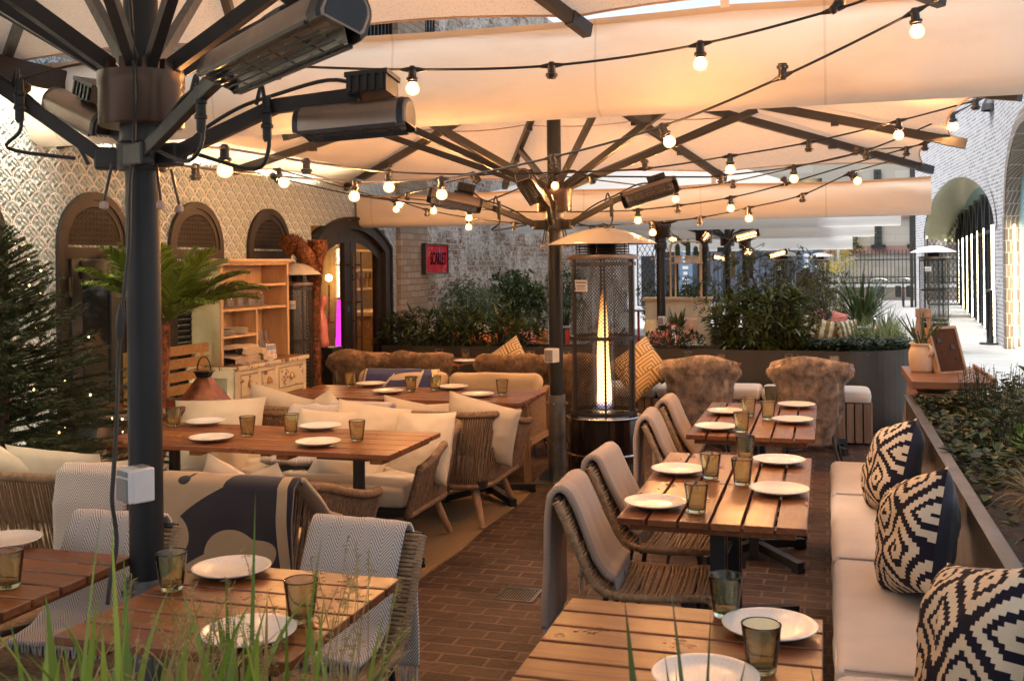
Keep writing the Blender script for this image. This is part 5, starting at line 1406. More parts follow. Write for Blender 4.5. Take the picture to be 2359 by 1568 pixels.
# ---------------------------------------------------------------- rope sofas
def rope_sofa(loc, rz, W, D, label, zback=.74, zarm=.56, cush=True, group='rope sofas around the long tables'):
    """front faces +y, origin at centre of the floor plan"""
    t = thing('rope_sofa', label, 'sofa', loc, rz, group)
    hx, hy, rc = W/2, D/2, .20
    base = [(hx,hy)]
    for i in range(9):
        a = -PI/2*i/8; base.append((hx-rc+rc*math.cos(a), -hy+rc+rc*math.sin(a)))
    for i in range(9):
        a = -PI/2-PI/2*i/8; base.append((-hx+rc+rc*math.cos(a), -hy+rc+rc*math.sin(a)))
    base.append((-hx,hy))
    B = [Vector((a,b,0)) for a, b in base]
    def zt(p): 
        k = sm((p.y+hy)/(2*hy)*1.05-.05); return lerp(zback,zarm,k)
    def top(u): p = poly_at(B,u); out = Vector((p.x,p.y,0)); c = Vector((0,.1,0)); o = (out-c).normalized()*.035; return Vector((p.x+o.x,p.y+o.y,zt(p)))
    def bot(u): p = poly_at(B,u); c = Vector((0,.15,0)); o = (Vector((p.x,p.y,0))-c).normalized()*-.055; return Vector((p.x+o.x,p.y+o.y,.27))
    n = 260
    m = MB(); m.tube([top(i/n) for i in range(n+1)], [.021 if i % 2 else .0245 for i in range(n+1)], 7); 
    for u in (0.,1.): m.tube([vl(top(u),bot(u),q/30) for q in range(31)], [.020 if q % 2 else .0235 for q in range(31)], 7)
    m.build('wrapped_rail', m_rope, t, smooth=2)
    m = MB(); ns = int((2*D+W)/.0165)
    for i in range(ns):
        u = (i+.5)/ns; a, b = top(u), bot(u); j = R.uniform(-.003,.003)
        m.tube([a, vl(a,b,.5)+Vector((j,j,0))*1.6, b], .0062, 4, cap=False)
    m.build('rope_strands', m_rope, t, smooth=2)
    m = MB(); m.tube([bot(i/60) for i in range(61)], .02, 6); m.build('lower_rail', m_rope, t, smooth=2)
    m = MB(); m.box((0,.02,.285),(W-.12,D-.10,.04)); m.build('seat_deck', m_dark, t)
    m = MB(); k = 2 if W > 1.3 else 1
    for i in range(k):
        w_ = (W-.15)/k; m = MB(); soft_box(m,(-(W-.15)/2+w_*(i+.5),.02,.37),(w_-.008,D-.10,.135),.04,i*9.+W,.015,.008,20,16,5); m.build('seat_cushion', m_cush, t, smooth=2)
    for sx, sy in ((1,1),(1,-1),(-1,1),(-1,-1)):
        m = MB(); m.tube([(sx*(hx-.16),sy*(hy-.14),.28),(sx*(hx-.07),sy*(hy-.05),.012)],[.03,.018],10); m.build('leg', m_ash, t)
    return t
rope_sofa((-3.17,4.33,.006), 0, 1.92, .86, 'rope sofa with its back to the viewer, patterned throw over the rail')
rope_sofa((-3.20,5.72,.02), rad(180), 1.98, .78, 'rope sofa facing the viewer behind the nearest long table', .70, .55)
rope_sofa((-3.0,6.58,.006), 0, 1.90, .80, 'rope sofa back to back with the one behind the nearest long table', .74, .60)
def wood_sofa(loc, rz, W, D, label):
    t = thing('wood_arm_sofa', label, 'sofa', loc, rz)
    hx, hy = W/2, D/2
    for s in (-1,1):
        for y, z in ((hy-.04,.60),(-hy+.04,.66)):
            m = MB(); m.bar((s*(hx-.03),y,z),(s*hx,y+(.02 if y > 0 else -.03),.008),.05,.05,(0,1,0)); m.build('leg', m_ash, t)
        m = MB(); m.bar((s*(hx-.035),-hy,.665),(s*(hx-.035),hy,.605),.055,.03); m.build('armrest', m_ash, t, bevel=.01)
        m = MB()
        for i in range(34):
            y = lerp(-hy+.08,hy-.08,i/33); m.tube([(s*(hx-.035),y,.63),(s*(hx-.03),y,.30)],.0065,4,cap=False)
        m.bar((s*(hx-.03),-hy+.05,.29),(s*(hx-.03),hy-.05,.29),.03,.05); m.build('rope_side', m_rope2, t)
    m = MB(); m.box((0,-hy+.04,.48),(W-.08,.04,.36)); m.box((0,0,.28),(W-.1,D-.06,.05)); m.build('frame', m_ash, t)
    m = MB()
    for i in range(2): m.box(((i-.5)*(W-.14)/2,.02,.37),((W-.14)/2-.01,D-.12,.14))
    m.build('seat_cushion', m_beige, t, bevel=.03, seg=3)
    return t
wood_sofa((-3.1,8.0,.006), rad(180), 1.75, .74, 'wooden armed sofa with fish patterned throw, behind the farther long table')

# ---------------------------------------------------------------- cushions
def cushion_mesh(w, h, th, seed=0, ruffle=0.):
    m = MB(); n = 26
    def shape(u, v, s):
        x, y = 2*u-1, 2*v-1
        pin = 1 - .055*(1-abs(y)**3)*abs(x)**3
        pin2 = 1 - .055*(1-abs(x)**3)*abs(y)**3
        zz = (max(0,1-abs(x)**2.6)*max(0,1-abs(y)**2.6))**.55
        nz = .16*noise.noise(Vector((x*1.7+seed, y*1.7, s*2.)))*zz + .10*noise.noise(Vector((x*4+seed, y*3, s)))*zz + .05*noise.noise(Vector((x*9+seed, y*7, s)))*zz**.5
        rim = 1 if max(abs(x),abs(y)) > .999 else 0
        rr = ruffle*math.sin((x+y*1.3)*24)*rim
        return Vector((x*w/2*pin*(1+ruffle*rim), y*h/2*pin2*(1+ruffle*rim), s*th/2*(zz + nz*1.2) + rr*.4))
    b = len(m.v)
    m.grid(lambda u, v: shape(u,v,1), n, n, 0, uvf=lambda u, v: (u, v))
    m.grid(lambda u, v: shape(1-u,v,-1), n, n, 1, uvf=lambda u, v: (u, v))
    return m
def orient(nrm, up, spin=0.):
    z = Vector(nrm).normalized(); y = Vector(up); y = (y - z*y.dot(z)).normalized(); x = y.cross(z)
    M3 = Matrix((x,y,z)).transposed()
    return (M3 @ Matrix.Rotation(rad(spin),3,'Z')).to_euler()
def cushion(loc, nrm, w, h, th, label, mats, spin=0., seed=None, ruffle=0., group=None, up=(0,0,1), cat='cushion', name='cushion'):
    m = cushion_mesh(w, h, th, R.uniform(0,90) if seed is None else seed, ruffle)
    if not isinstance(mats, (list,tuple)): mats = [mats, mats]
    o = m.build(name, list(mats), smooth=2); o.location = loc; o.rotation_euler = orient(nrm, up, spin)
    return tag(o, label, cat, group)
GC = 'cream cushions on the rope sofas'
# on the sofa facing the viewer
cushion((-3.88,5.95,.62),(.1,-1,.35),.66,.44,.17,'wide cream cushion just right of the pole, left end of the far sofa',m_cush,3,group=GC)
cushion((-2.78,5.93,.62),(0,-1,.35),.52,.44,.17,'cream cushion in the middle right of the facing sofa, beside the knitted throw',m_cush,-6,group=GC)
cushion((-2.36,5.80,.60),(-.45,-1,.35),.50,.44,.17,'cream cushion in the right corner of the facing sofa',m_cush,5,group=GC)
cushion((-3.05,5.86,.60),(0,-1,.3),.42,.40,.15,'cream cushion mostly hidden under the draped throw',m_cush,-2,group=GC)
cushion((-2.78,5.62,.48),(.1,-.85,.8),.48,.34,.13,'cream cushion lying low under the table edge on the facing sofa',m_cush,-12,group=GC)
cushion((-3.75,5.60,.48),(0,-.9,.6),.62,.34,.14,'cream cushion low under the left part of the table',m_cush,0,group=GC)
drape([(.40,.50),(.33,.47),(.20,.50),(.10,.62),(.05,.72),(.02,.765),(-.03,.77),(-.07,.72),(-.09,.60)],.36,'herringbone throw draped over the middle of the facing sofa',m_thr_grey,(-3.17,6.0,.02),rad(-90),fr=False,th=.03)
# back-to-back sofa, seen over its rail
for x, y, z, w_, sp, lab in ((-3.62,6.32,.66,.50,14,'cream cushion poking up left on the farther sofa'),(-3.30,6.36,.61,.40,-28,'pointed cream cushion corner left of the pale throw roll'),(-2.62,6.38,.60,.52,10,'cream cushion half hidden behind the sofa rail, tip up'),(-2.40,6.40,.60,.44,-6,'flat cream cushion near the right end of the farther sofa'),(-2.17,6.36,.63,.50,14,'cream cushion at the right end of the farther sofa, corner highest')):
    cushion((x,y,z),(0,1,.25),w_,.42,.16,lab,m_cush,sp,group=GC)
drape([(.12,.60),(.08,.72),(.04,.785),(-.02,.79),(-.06,.73),(-.08,.62)],.46,'herringbone throw over the rail behind the facing sofa',m_thr_grey,(-2.95,6.2,.006),rad(-90),fr=False,th=.03)
# front sofa, seen from behind over its rail
for x, y, z, w_, sp, lab in ((-3.92,4.13,.64,.44,24,'cream cushion at the far left of the front sofa, peaked corner'),(-3.60,4.16,.635,.58,2,'long cream cushion in the middle of the front sofa'),(-3.30,4.12,.60,.46,-5,'cream cushion near the pole on the front sofa, lying lower'),(-2.66,4.16,.60,.36,30,'cream cushion with crossed corners right of the pole')):
    cushion((x,y,z),(.05,1,.3),w_,.42,.16,lab,m_cush,sp,group=GC)
cushion((-2.52,4.22,.60),(-.1,1,.3),.36,.34,.14,'small cream cushion leaning on the crossed one right of the pole',m_cush,-20,group=GC)
drape([(.19,.66),(.10,.76),(.02,.80),(-.035,.81),(-.075,.785),(-.10,.66),(-.105,.50),(-.10,.40)],.38,'herringbone throw over the front sofa rail behind the near pole',m_thr_grey,(-3.13,3.90,.006),rad(90),fr=False,th=.025)
drape([(.36,.56),(.24,.60),(.08,.735),(.02,.79),(-.035,.80),(-.08,.775),(-.10,.65),(-.105,.40),(-.10,.14)],.66,'navy and cream blanket with large shapes over the front sofa',m_thr_abs,(-2.46,3.90,.006),rad(90),fr=False,th=.02,y0=0.,uvr=1)
drape([(.40,.42),(.22,.46),(.12,.60),(.06,.76),(.02,.80),(-.03,.795),(-.06,.72)],.68,'blue and cream patterned throw over the wooden armed sofa',m_thr_fish,(-3.52,8.22,.006),rad(-90),fr=False,th=.02,uvr=2)
for o_ in ('throw',): pass
for x, lab in ((-3.52,'beige back cushion under the blue patterned throw'),(-2.68,'beige back cushion on the wooden armed sofa, uncovered right one')):
    m = soft_box(MB(),(0,0,0),(.80,.19,.42),.065,x,.0,.014,18,8,12); o = m.build('sofa_cushion', m_beige, smooth=2); o.location = (x,8.22,.585); o.rotation_euler = (rad(-10),0,0); tag(o, lab, 'cushion')

# ---------------------------------------------------------------- sheepskin chairs
def fur_strands(surf, n, ln, rnd, dirf):
    m = MB()
    for i in range(n):
        u, v = rnd.random(), rnd.random(); p = surf(u,v); e = .004
        du = surf(min(1,u+e),v)-surf(max(0,u-e),v); dv = surf(u,min(1,v+e))-surf(u,max(0,v-e)); nm = du.cross(dv)
        if nm.length < 1e-12: continue
        nm.normalize()
        cl = noise.noise(p*7.)*1.2; cl2 = noise.noise(p*26.); d = (nm*(.50+.35*cl2) + Vector((cl*.30, noise.noise(p*9.+Vector((5,5,5)))*.30, -.72+.25*noise.noise(p*8.))) + Vector((rnd.uniform(-.16,.16),rnd.uniform(-.16,.16),rnd.uniform(-.14,.14)))).normalized()
        l = ln*rnd.uniform(.6,1.25); sd = d.cross(Vector((rnd.uniform(-1,1),rnd.uniform(-1,1),rnd.uniform(-1,1)))).normalized()*.0013
        q = p + d*l*.6; tip = p + d*l + Vector((0,0,-.012))
        b = len(m.v); m.v += [tuple(p-sd),tuple(p+sd),tuple(q+sd*.7),tuple(q-sd*.7),tuple(tip)]; m.face((b,b+1,b+2,b+3)); m.face((b+3,b+2,b+4))
    return m
def fur_chair_meshes(seed, mat, n=42000, taper=.62):
    rnd = random.Random(seed)
    def surf(u, v):
        # v 0 (tail low behind) .. 1 (rolls over the top to the seat side)
        a = (u-.5)*2; 
        if v < .80:
            k = v/.80; z = lerp(.22,.83,k); w = lerp(.20,.27,sm(k*1.6))+.065*sm((k-.72)/.28)*(1+.05*math.sin(k*7+seed)+.05*math.sin(k*3+seed*2)); yb = lerp(-.24,-.36,k)
        else:
            k = (v-.80)/.20; an = k*PI; z = .83 + .055*math.sin(an); w = .315 - .02*k; yb = -.36 + .045*(1-math.cos(an))
        x = a*w*(1+.05*noise.noise(Vector((v*4,seed,0)))); y = yb + .13*abs(a)**2.2*(1 if v < .9 else .8) - .035*noise.noise(Vector((a*2.2,v*4,seed)))
        z += -.040*abs(a)**3*sm((v-.55)/.3) + .012*math.sin(a*4+seed)*sm((v-.55)/.3) - (.16*(1-abs(a))**1.5*-1 if v < .02 else 0)*0
        return Vector((x,y,z))
    m = MB(); m.grid(surf, 22, 34); hide = m
    f = fur_strands(surf, n, .026, rnd, None)
    return hide, f
def fur_chair(loc, rz, label, flabel, mat, seed, scale=1.):
    t = thing('shell_chair', label, 'chair', loc, rz)
    m = MB()
    def sh(u, v):
        a = (u-.5)*2; k = v; z = lerp(.44,.80,k) if k > .35 else .44 - .01*k
        return Vector((a*lerp(.22,.23,k), lerp(.22,-.22,min(1,k/.35)) if k < .35 else lerp(-.20,-.27,(k-.35)/.65), (.44 if k < .35 else lerp(.44,.78,(k-.35)/.65)) - .06*abs(a)**3*k))
    m.grid(sh, 14, 16); m.build('shell', m_beige, t, smooth=2, solid=.02)
    for sx, sy in ((1,1),(1,-1),(-1,1),(-1,-1)):
        m = MB(); m.tube([(sx*.15,sy*.15,.43),(sx*.23,sy*.22,.008)],[.013,.010],8); m.build('leg', m_black, t)
    h, f = fur_chair_meshes(seed, mat)
    r = thing('sheepskin', flabel, 'sheepskin', loc, rz, None); r.scale = (1,1,1.045)
    h.build('hide', mat, r, smooth=2); o = f.build('fleece', mat, r); o['kind'] = 'stuff'
    return t
for x, y, rz, lab, fl, mt, sd in ((-1.03,8.85,4,'chair under the left taupe sheepskin','taupe sheepskin on the left chair behind the far bench table',m_furp,1),(-.13,8.9,-3,'chair under the right taupe sheepskin, black leg showing','taupe sheepskin hanging lowest, on the right chair by the slatted bench end',m_furp,2),
    (-4.18,8.95,6,'chair under the leftmost brown sheepskin','brown sheepskin nearest the rust coloured trunk',m_fur,3),(-3.55,8.95,-2,'chair under the middle brown sheepskin','brown sheepskin between the leftmost one and the tilted cushion',m_fur,4),
    (-2.68,8.85,3,'chair under the brown sheepskin left of the pole','brown sheepskin partly behind the middle pole, above the beige back cushion',m_fur,5),(-2.12,8.95,-4,'chair under the brown sheepskin seen between pole and heater','brown sheepskin seen between pole and burning heater',m_fur,6)):
    fur_chair((x,y,.005), rad(rz), lab, fl, mt, sd)

# ---------------------------------------------------------------- slatted bench along the planters
t = thing('slatted_bench', 'long slatted bench with pale cushions in front of the dark planters', 'bench', (0,0,.005))
m = MB(); xx = -4.6
while xx < .36: m.box((xx,9.985,.20),(.062,.022,.36)); xx += .075
for i in range(7): m.box((.385,10.03+i*.072,.20),(.022,.06,.36))
m.build('slats', m_slat, t); m = MB(); m.box((-2.1,10.24,.19),(4.9,.46,.33)); m.build('carcass', m_dark, t)
for i in range(5):
    m = MB(); a, b = -4.6+i*1.0, -3.61+i*1.0; soft_box(m,((a+b)/2,10.24,.435),(b-a,.50,.115),.04,i*5.,.01,.006,16,10,4); m.build('seat_cushion', m_bench, t, smooth=2)
cushion((-1.72,9.80,.69),(.05,-1,.35),.47,.47,.16,'tilted maze patterned cushion beside the left taupe fur chair',[m_maze,m_maze],38,name='patterned_cushion')
cushion((-3.12,10.05,.68),(-.1,-1,.3),.45,.45,.15,'tilted maze patterned cushion between the brown fur chairs',[m_maze,m_maze],36,name='patterned_cushion')

# ---------------------------------------------------------------- right-hand bench, planter wall, pillows
t = thing('cushioned_bench', 'built-in bench with oatmeal seat cushions along the right planter', 'bench', (0,0,.005))
m = MB(); yy = 1.9
while yy < 6.6: m.box((.055,yy,.175),(.02,.062,.33)); yy += .075
m.build('slats', m_slat, t); m = MB(); m.box((.26,4.3,.17),(.38,4.7,.31)); m.build('carcass', m_dark, t)
for a, b in ((1.85,3.23),(3.25,4.46),(4.48,5.70),(5.72,6.64)):
    m = MB(); n = 16
    soft_box(m,(.235,(a+b)/2,.40),(.45,b-a-.004,.135),.04,a*7,.012,.007,16,30,5); c = m.build('seat_cushion', m_bench, t, smooth=2)
    m = MB(); 
    for s in (a+.012,b-.012): m.tube([(.04,s,.462),(.44,s,.462)],.0045,5)
    m.tube([(.018,a+.03,.44),(.018,b-.03,.44)],.0045,5); m.build('piping', m_bench, c)
pl = thing('steel_planter', 'long bronze steel planter backing the cushioned bench', 'planter', (0,0,.004))
m = MB(); m.box((.482,4.35,.425),(.03,5.0,.85)); m.box((.87,6.84,.425),(.75,.03,.85)); m.box((1.25,4.35,.40),(.03,5.0,.80)); m.box((.87,1.86,.425),(.75,.03,.85)); m.build('body', m_planter, pl)
m = MB(); m.box((.482,4.35,.8535),(.050,5.04,.007)); m.build('rim', m_planter, pl, bevel=.002)
m = MB(); m.grid(lambda u, v: (lerp(.497,1.235,u), lerp(1.88,6.83,v), .77+.02*noise.noise(Vector((u*6,v*40,0)))), 12, 60); o = m.build('soil', m_soil, pl, smooth=2)
GP = 'black and cream diamond cushions on the bench'
for loc, n_, sp, sd, lab in (((.30,5.33,.695),(-.97,-.14,.30),15,1.,'diamond cushion farthest from the viewer on the bench'),((.30,4.02,.70),(-.95,-.20,.28),20,2.,'diamond cushion in the middle of the three on the bench'),((.36,2.85,.70),(-.93,-.30,.30),16,3.,'diamond cushion nearest the viewer, cut off by the right edge')):
    cushion(loc, n_, .45, .45, .23, lab, [m_diamond, m_navy], sp, sd, group=GP)

# ---------------------------------------------------------------- cabinet with jug and picture frame
t = thing('wooden_cabinet', 'wooden cabinet standing at the end of the right planter', 'cabinet', (.74,7.28,.005))
m = MB(); m.box((0,0,.44),(.40,.86,.86)); m.build('body', m_cab, t, bevel=.004); m = MB(); m.box((0,0,.925),(.48,.96,.05)); m.box((.235,0,.962),(.02,.96,.024)); m.build('top', m_cab, t, bevel=.006)
m = MB(); m.box((-.205,0,.62),(.012,.76,.26)); m.box((-.205,0,.28),(.012,.76,.34)); m.build('drawer_front', m_cab, t, bevel=.003)
jp = atz(2128,858,.95); t = thing('stoneware_jug', 'squat pale stoneware jug holding green stems on the cabinet', 'jug', (jp.x,jp.y+.03,.956))
m = MB(); m.lathe([(.001,.0),(.078,.0),(.086,.012),(.094,.07),(.095,.12),(.086,.15),(.078,.165),(.078,.172),(.090,.185),(.089,.192),(.080,.190),(.070,.170),(.072,.15),(.001,.14)],36,cap=False); m.build('body', m_stone_jug, t, smooth=2)
m = MB(); m.tube(spline([(.03,-.085,.172),(.04,-.115,.165),(.04,-.115,.13),(.03,-.090,.115)],10),.012,8); m.build('handle', m_stone_jug, t, smooth=2)
m = MB(); rnd = random.Random(3)
for i in range(24):
    a = rnd.uniform(0,2*PI); l = rnd.uniform(.12,.27); o_ = rnd.uniform(.06,.20)
    m.tube(spline([(.03*math.cos(a),.03*math.sin(a),.14),(.06*math.cos(a),.06*math.sin(a),.22),(.06*math.cos(a)+o_*math.cos(a+.3)*.6,.06*math.sin(a)+o_*math.sin(a+.3)*.6,.14+l)],8),[.0042]*8+[.0015],5)
o = m.build('stems', m_cactus); o.location = (jp.x,jp.y+.03,.956); tag(o, 'green leafless stems standing in the stoneware jug', 'plant')
fp = atz(2188,862,.955); t = thing('picture_frame', 'picture frame leaning with its brown back turned, on the cabinet', 'picture frame', (fp.x+.03,fp.y+.12,.955), rad(42))
M3 = Matrix.Rotation(rad(-17),3,'X')
m = MB(); 
for a, c, d in ((0,0,0),): m.box(tuple(M3@Vector((0,.004,.15))),(.235,.008,.29),M=M3)
m.build('backing_board', plain('backing_board',(.085,.034,.016),.85,spec=.1), t); m = MB()
for x, z, w_, h_ in ((-.12,.15,.018,.31),(.12,.15,.018,.31),(0,-.0,.257,.018),(0,.305,.257,.018)): m.box(tuple(M3@Vector((x,.012,z))),(w_,.035,h_),M=M3)
m.build('moulding', m_ash, t)
m = MB()
for x, z in ((-.06,.22),(.05,.17)): m.box(tuple(M3@Vector((x,-.003,z))),(.035,.006,.03),M=M3); m.box(tuple(M3@Vector((x+.01,-.003,z-.08))),(.008,.006,.02),M=M3)
m.build('clips', m_black, t)
ap = atd(2128,792,9.6); t = thing('wooden_easel', 'rough wooden A-shaped easel standing behind the stoneware jug', 'easel', (ap.x,ap.y,.0), rad(-12))
for s in (-1,1):
    m = MB(); m.bar((s*.03,0,1.24),(s*.20,0,.01),.045,.03,(0,1,0)); m.build('leg', m_slat, t); m = MB(); m.bar((s*.03,.05,1.22),(s*.18,.30,.01),.04,.03,(0,1,0)); m.build('leg', m_slat, t)
m = MB(); m.bar((-.07,-.02,1.21),(.07,-.02,1.21),.03,.08); m.build('crossbar', m_slat, t)
# ---------------------------------------------------------------- dresser against the tiled front
dr = thing('dresser', 'chipped cream and sage dresser with open pine shelves against the tiled front', 'dresser', (0,0,.005))
X0, X1, Y0, Y1 = -4.86, -4.45, 7.07, 8.20
m = MB(); m.box(((X0+X1)/2,(Y0+Y1)/2,.905),(X1-X0+.05,Y1-Y0+.06,.03)); m.build('counter', m_cab, dr, bevel=.006)
m = MB(); m.box((X1+.026,(Y0+Y1)/2,.903),(.012,Y1-Y0+.07,.034)); m.box(((X0+X1)/2,Y0-.031,.903),(X1-X0+.05,.012,.034)); m.build('counter_edge', m_chip, dr, bevel=.004)
m = MB(); m.box(((X0+X1)/2,(Y0+Y1)/2,.46),(X1-X0,Y1-Y0,.85)); m.build('carcass', m_green, dr)
m = MB()
for y in (Y0+.03,Y0+.345,Y0+.62,Y1-.03): m.box((X1+.008,y,.47),(.02,.055,.84))
for z in (.87,.65,.07): m.box((X1+.006,(Y0+Y1)/2,z),(.014,Y1-Y0,.045))
for x in (X0+.03,X1-.03): m.box((x,Y0-.008,.47),(.055,.018,.84))
m.box(((X0+X1)/2,Y0-.006,.86),(X1-X0,.014,.06)); m.build('face_frame', m_cream, dr, bevel=.003)
for i,(a,b) in enumerate(((Y0+.065,Y0+.31),(Y0+.38,Y0+.585),(Y0+.655,Y1-.065))):
    m = MB(); m.box((X1+.012,(a+b)/2,.76),(.022,b-a,.16)); d = m.build('drawer', m_chip, dr, 'paint flaked drawer' if False else None); d.location=(0,0,0)
    m = MB(); m.grid(lambda u, v: (X1+.024+.030*math.sin(PI*v*.5)*math.sin(PI*u), (a+b)/2-.035*math.cos(PI*u), .745+.05*math.cos(PI*v*.5)*math.sin(PI*u)**.5), 12, 6); m.build('cup_handle', m_brass, d, smooth=2)
for i,(a,b) in enumerate(((Y0+.065,Y0+.335),(Y0+.335,Y0+.60),(Y0+.655,Y1-.065))):
    m = MB(); m.box((X1+.010,(a+b)/2,.36),(.018,b-a,.50)); d = m.build('door', m_green, dr); m = MB(); m.box((X1+.016,(a+b)/2,.34),(.014,(b-a)*.68,.36)); m.build('panel', m_pinkp if i < 2 else m_green, d)
HX = -4.60
for y in (Y0+.05,Y1-.03):
    m = MB(); m.box(((X0+HX)/2,y,1.325),(HX-X0,.024,.81)); m.build('hutch_side', m_pine, dr)

m = MB(); m.box(((X0+HX)/2,Y0+.036,1.325),(HX-X0,.006,.80)); m.build('painted_side', plain('cream_green_paint',(.50,.45,.27),.6,0,.12,6), dr)
m = MB(); m.box((X0+.01,(Y0+Y1)/2,1.325),(.016,Y1-Y0-.1,.81)); m.build('back_boards', m_pine, dr)
m = MB()
for z in (1.55,1.355): m.box(((X0+HX)/2+.005,(Y0+Y1)/2+.01,z),(HX-X0-.01,Y1-Y0-.10,.02))
m.box(((X0+HX)/2+.005,Y0+.33,1.14),(HX-X0-.01,.53,.02)); m.build('shelf', m_pine, dr)
m = MB(); m.box(((X0+HX)/2+.005,Y0+.60,1.13),(HX-X0-.02,.02,.43)); m.build('divider', m_pine, dr)
for y in (Y0+.05,Y1-.03):
    m = MB(); m.box((HX+.006,y,1.325),(.012,.034,.81)); m.build('edge_strip', m_pine, dr)
m = MB()
for k,(o_,z) in enumerate(((.0,1.728),(.015,1.745),(.032,1.762))): m.box(((X0+HX)/2+o_/2,(Y0+Y1)/2+.01,z),(HX-X0+.02+o_,Y1-Y0-.04+o_*2,.0165))
m.build('cornice', m_pine, dr)
m = MB(); m.lathe([(.032,0),(.034,.006),(.034,.118),(.031,.12),(.031,.01),(.001,.008)],14,cap=False); gl = m.build('highball_glass', m_clear, smooth=2)
for i in range(8):
    o = gl if i == 0 else gl.copy()
    if i: COL.objects.link(o)
    o.location = (-4.66-.03*(i%2), Y0+.25+i*.078, 1.372); tag(o, 'clear cut tumbler standing in the row on the dresser shelf', 'glass', 'clear glasses on the dresser shelf')
m = MB(); m.lathe([(.036,0),(.038,.006),(.036,.05),(.014,.085),(.013,.15),(.016,.16)],14,cap=False); gl = m.build('carafe', m_clear, smooth=2)
for i in range(6):
    o = gl if i == 0 else gl.copy()
    if i: COL.objects.link(o)
    o.location = (-4.66-.07*(i%2), Y0+.655+i*.046, 1.00); tag(o, 'clear glass carafe in the lower right of the dresser', 'carafe', 'glass carafes in the dresser')
m = MB(); m.box((-4.72,Y0+.77,.965),(.2,.28,.07)); tag(m.build('tray', m_green), 'low box carrying the carafes in the dresser', 'box')
for y, n in ((Y0+.20,3),(Y0+.40,4)):
    for k in range(n):
        o = proto['p'].copy(); COL.objects.link(o); o.location = (-4.70,y,1.152+k*.012); o.scale = (.95,.95,.7)
        tag(o, 'plate in the %s pile on the lower dresser shelf' % ('left' if n == 3 else 'right, taller'), 'plate', 'plates piled on the dresser, left pile' if n == 3 else 'plates piled on the dresser, right pile')
def folded(loc, w, d, h, rz, lab, mat, n=3, seed=0):
    t = thing('folded_blanket', lab, 'blanket', loc, rz, 'blankets stacked on the dresser')
    sec = [(-d/2,0)] + [(d/2*.95,0),(d/2*1.05,h*.25),(d/2*.98,h*.5),(d/2*1.05,h*.75),(d/2*.9,h),(0,h*1.05),(-d/2*.9,h),(-d/2*1.04,h*.5)]
    m = MB()
    def f(u, v):
        p = poly_at([(a,b,0) for a, b in sec]+[(sec[0][0],sec[0][1],0)], v); x = (u-.5)*w
        e = 1-.25*abs(2*u-1)**4
        return Vector((x, p.x+.012*noise.noise(Vector((x*9,v*6,seed))), p.y*e+.014*noise.noise(Vector((x*8+3,p.x*12,seed)))+.004))
    m.grid(f, 24, 40, uvf=lambda u, v: (v*.6, u*w)); m.build('cloth', mat, t, smooth=2)
    m = MB()
    for i in range(26):
        p = Vector((w*.5*(1 if i % 2 else -1)*.2+R.uniform(-w/2,w/2)*.8, d/2*1.0, .02)); m.tube([p,p+Vector((R.uniform(-.01,.01),.03,-.005)),p+Vector((R.uniform(-.02,.02),.05,-.016))],.003,4)
    m.build('fringe', m_fringe, t); return t
folded((-4.60,Y0+.27,.922), .34, .22, .07, rad(-92), 'ribbed knit blanket lying at the bottom left of the dresser counter', m_thr_rib, seed=1)
folded((-4.61,Y0+.33,.995), .38, .20, .07, rad(-80), 'ribbed knit blanket on top of the folded pile', m_thr_rib, seed=3)
folded((-4.58,Y0+.50,.922), .22, .20, .10, rad(-70), 'rolled knit blanket at the right of the pile', m_thr_rib, seed=5)
t = thing('menu_card', 'small card with a pale picture on a wire easel on the dresser', 'card', (-4.52,Y0+.70,.922), rad(70)); M3 = Matrix.Rotation(rad(-14),3,'X')
m = MB(); m.box(tuple(M3@Vector((0,0,.065))),(.105,.012,.13),M=M3); m.build('card', plain('card_print',(.62,.50,.48),.5,0,.5,30), t)
m = MB(); m.box(tuple(M3@Vector((-.0,-.008,.10))),(.09,.003,.04),M=M3); m.build('picture', m_cobalt, t)
m = MB()
for x in (-.03,.03): m.tube([(x,-.03,.03),(x,-.03,.006),(x,.05,.006),(x,.02,.10)],.003,4)
m.build('stand', m_black, t)
# lantern
lp = atd(470,880,7.35); t = thing('floor_lantern', 'tall copper roofed lantern standing left of the dresser', 'lantern', (lp.x,lp.y,.005), rad(12))
def pyramid(m, z0, w0, z1, w1):
    b = len(m.v)
    for z, w_ in ((z0,w0),(z1,w1)):
        for a, e in ((-1,-1),(1,-1),(1,1),(-1,1)): m.v.append((a*w_/2,e*w_/2,z))
    for q in ((0,1,5,4),(1,2,6,5),(2,3,7,6),(3,0,4,7),(4,5,6,7),(3,2,1,0)): m.face([b+i for i in q])
m = MB(); pyramid(m,.735,.30,.915,.085); m.build('roof', m_copper, t)
m = MB(); pyramid(m,.917,.075,.955,.105); pyramid(m,.957,.12,.965,.11); m.tube([(.05*math.cos(PI*i/12),0,.965+.10*math.sin(PI*i/12)) for i in range(13)],.005,5); m.build('handle', m_black, t)
m = MB()
for a, e in ((-1,-1),(1,-1),(1,1),(-1,1)): m.box((a*.125,e*.125,.38),(.022,.022,.70))
m.box((0,0,.02),(.28,.28,.04)); m.box((0,0,.725),(.27,.27,.018)); m.build('frame', m_copper, t)
m = MB()
for a, e, c, d in ((0,-.125,.22,.004),(0,.125,.22,.004),(.125,0,.004,.22),(-.125,0,.004,.22)): m.box((a,e,.38),(c,d,.66))
m.build('glass', m_clear, t)
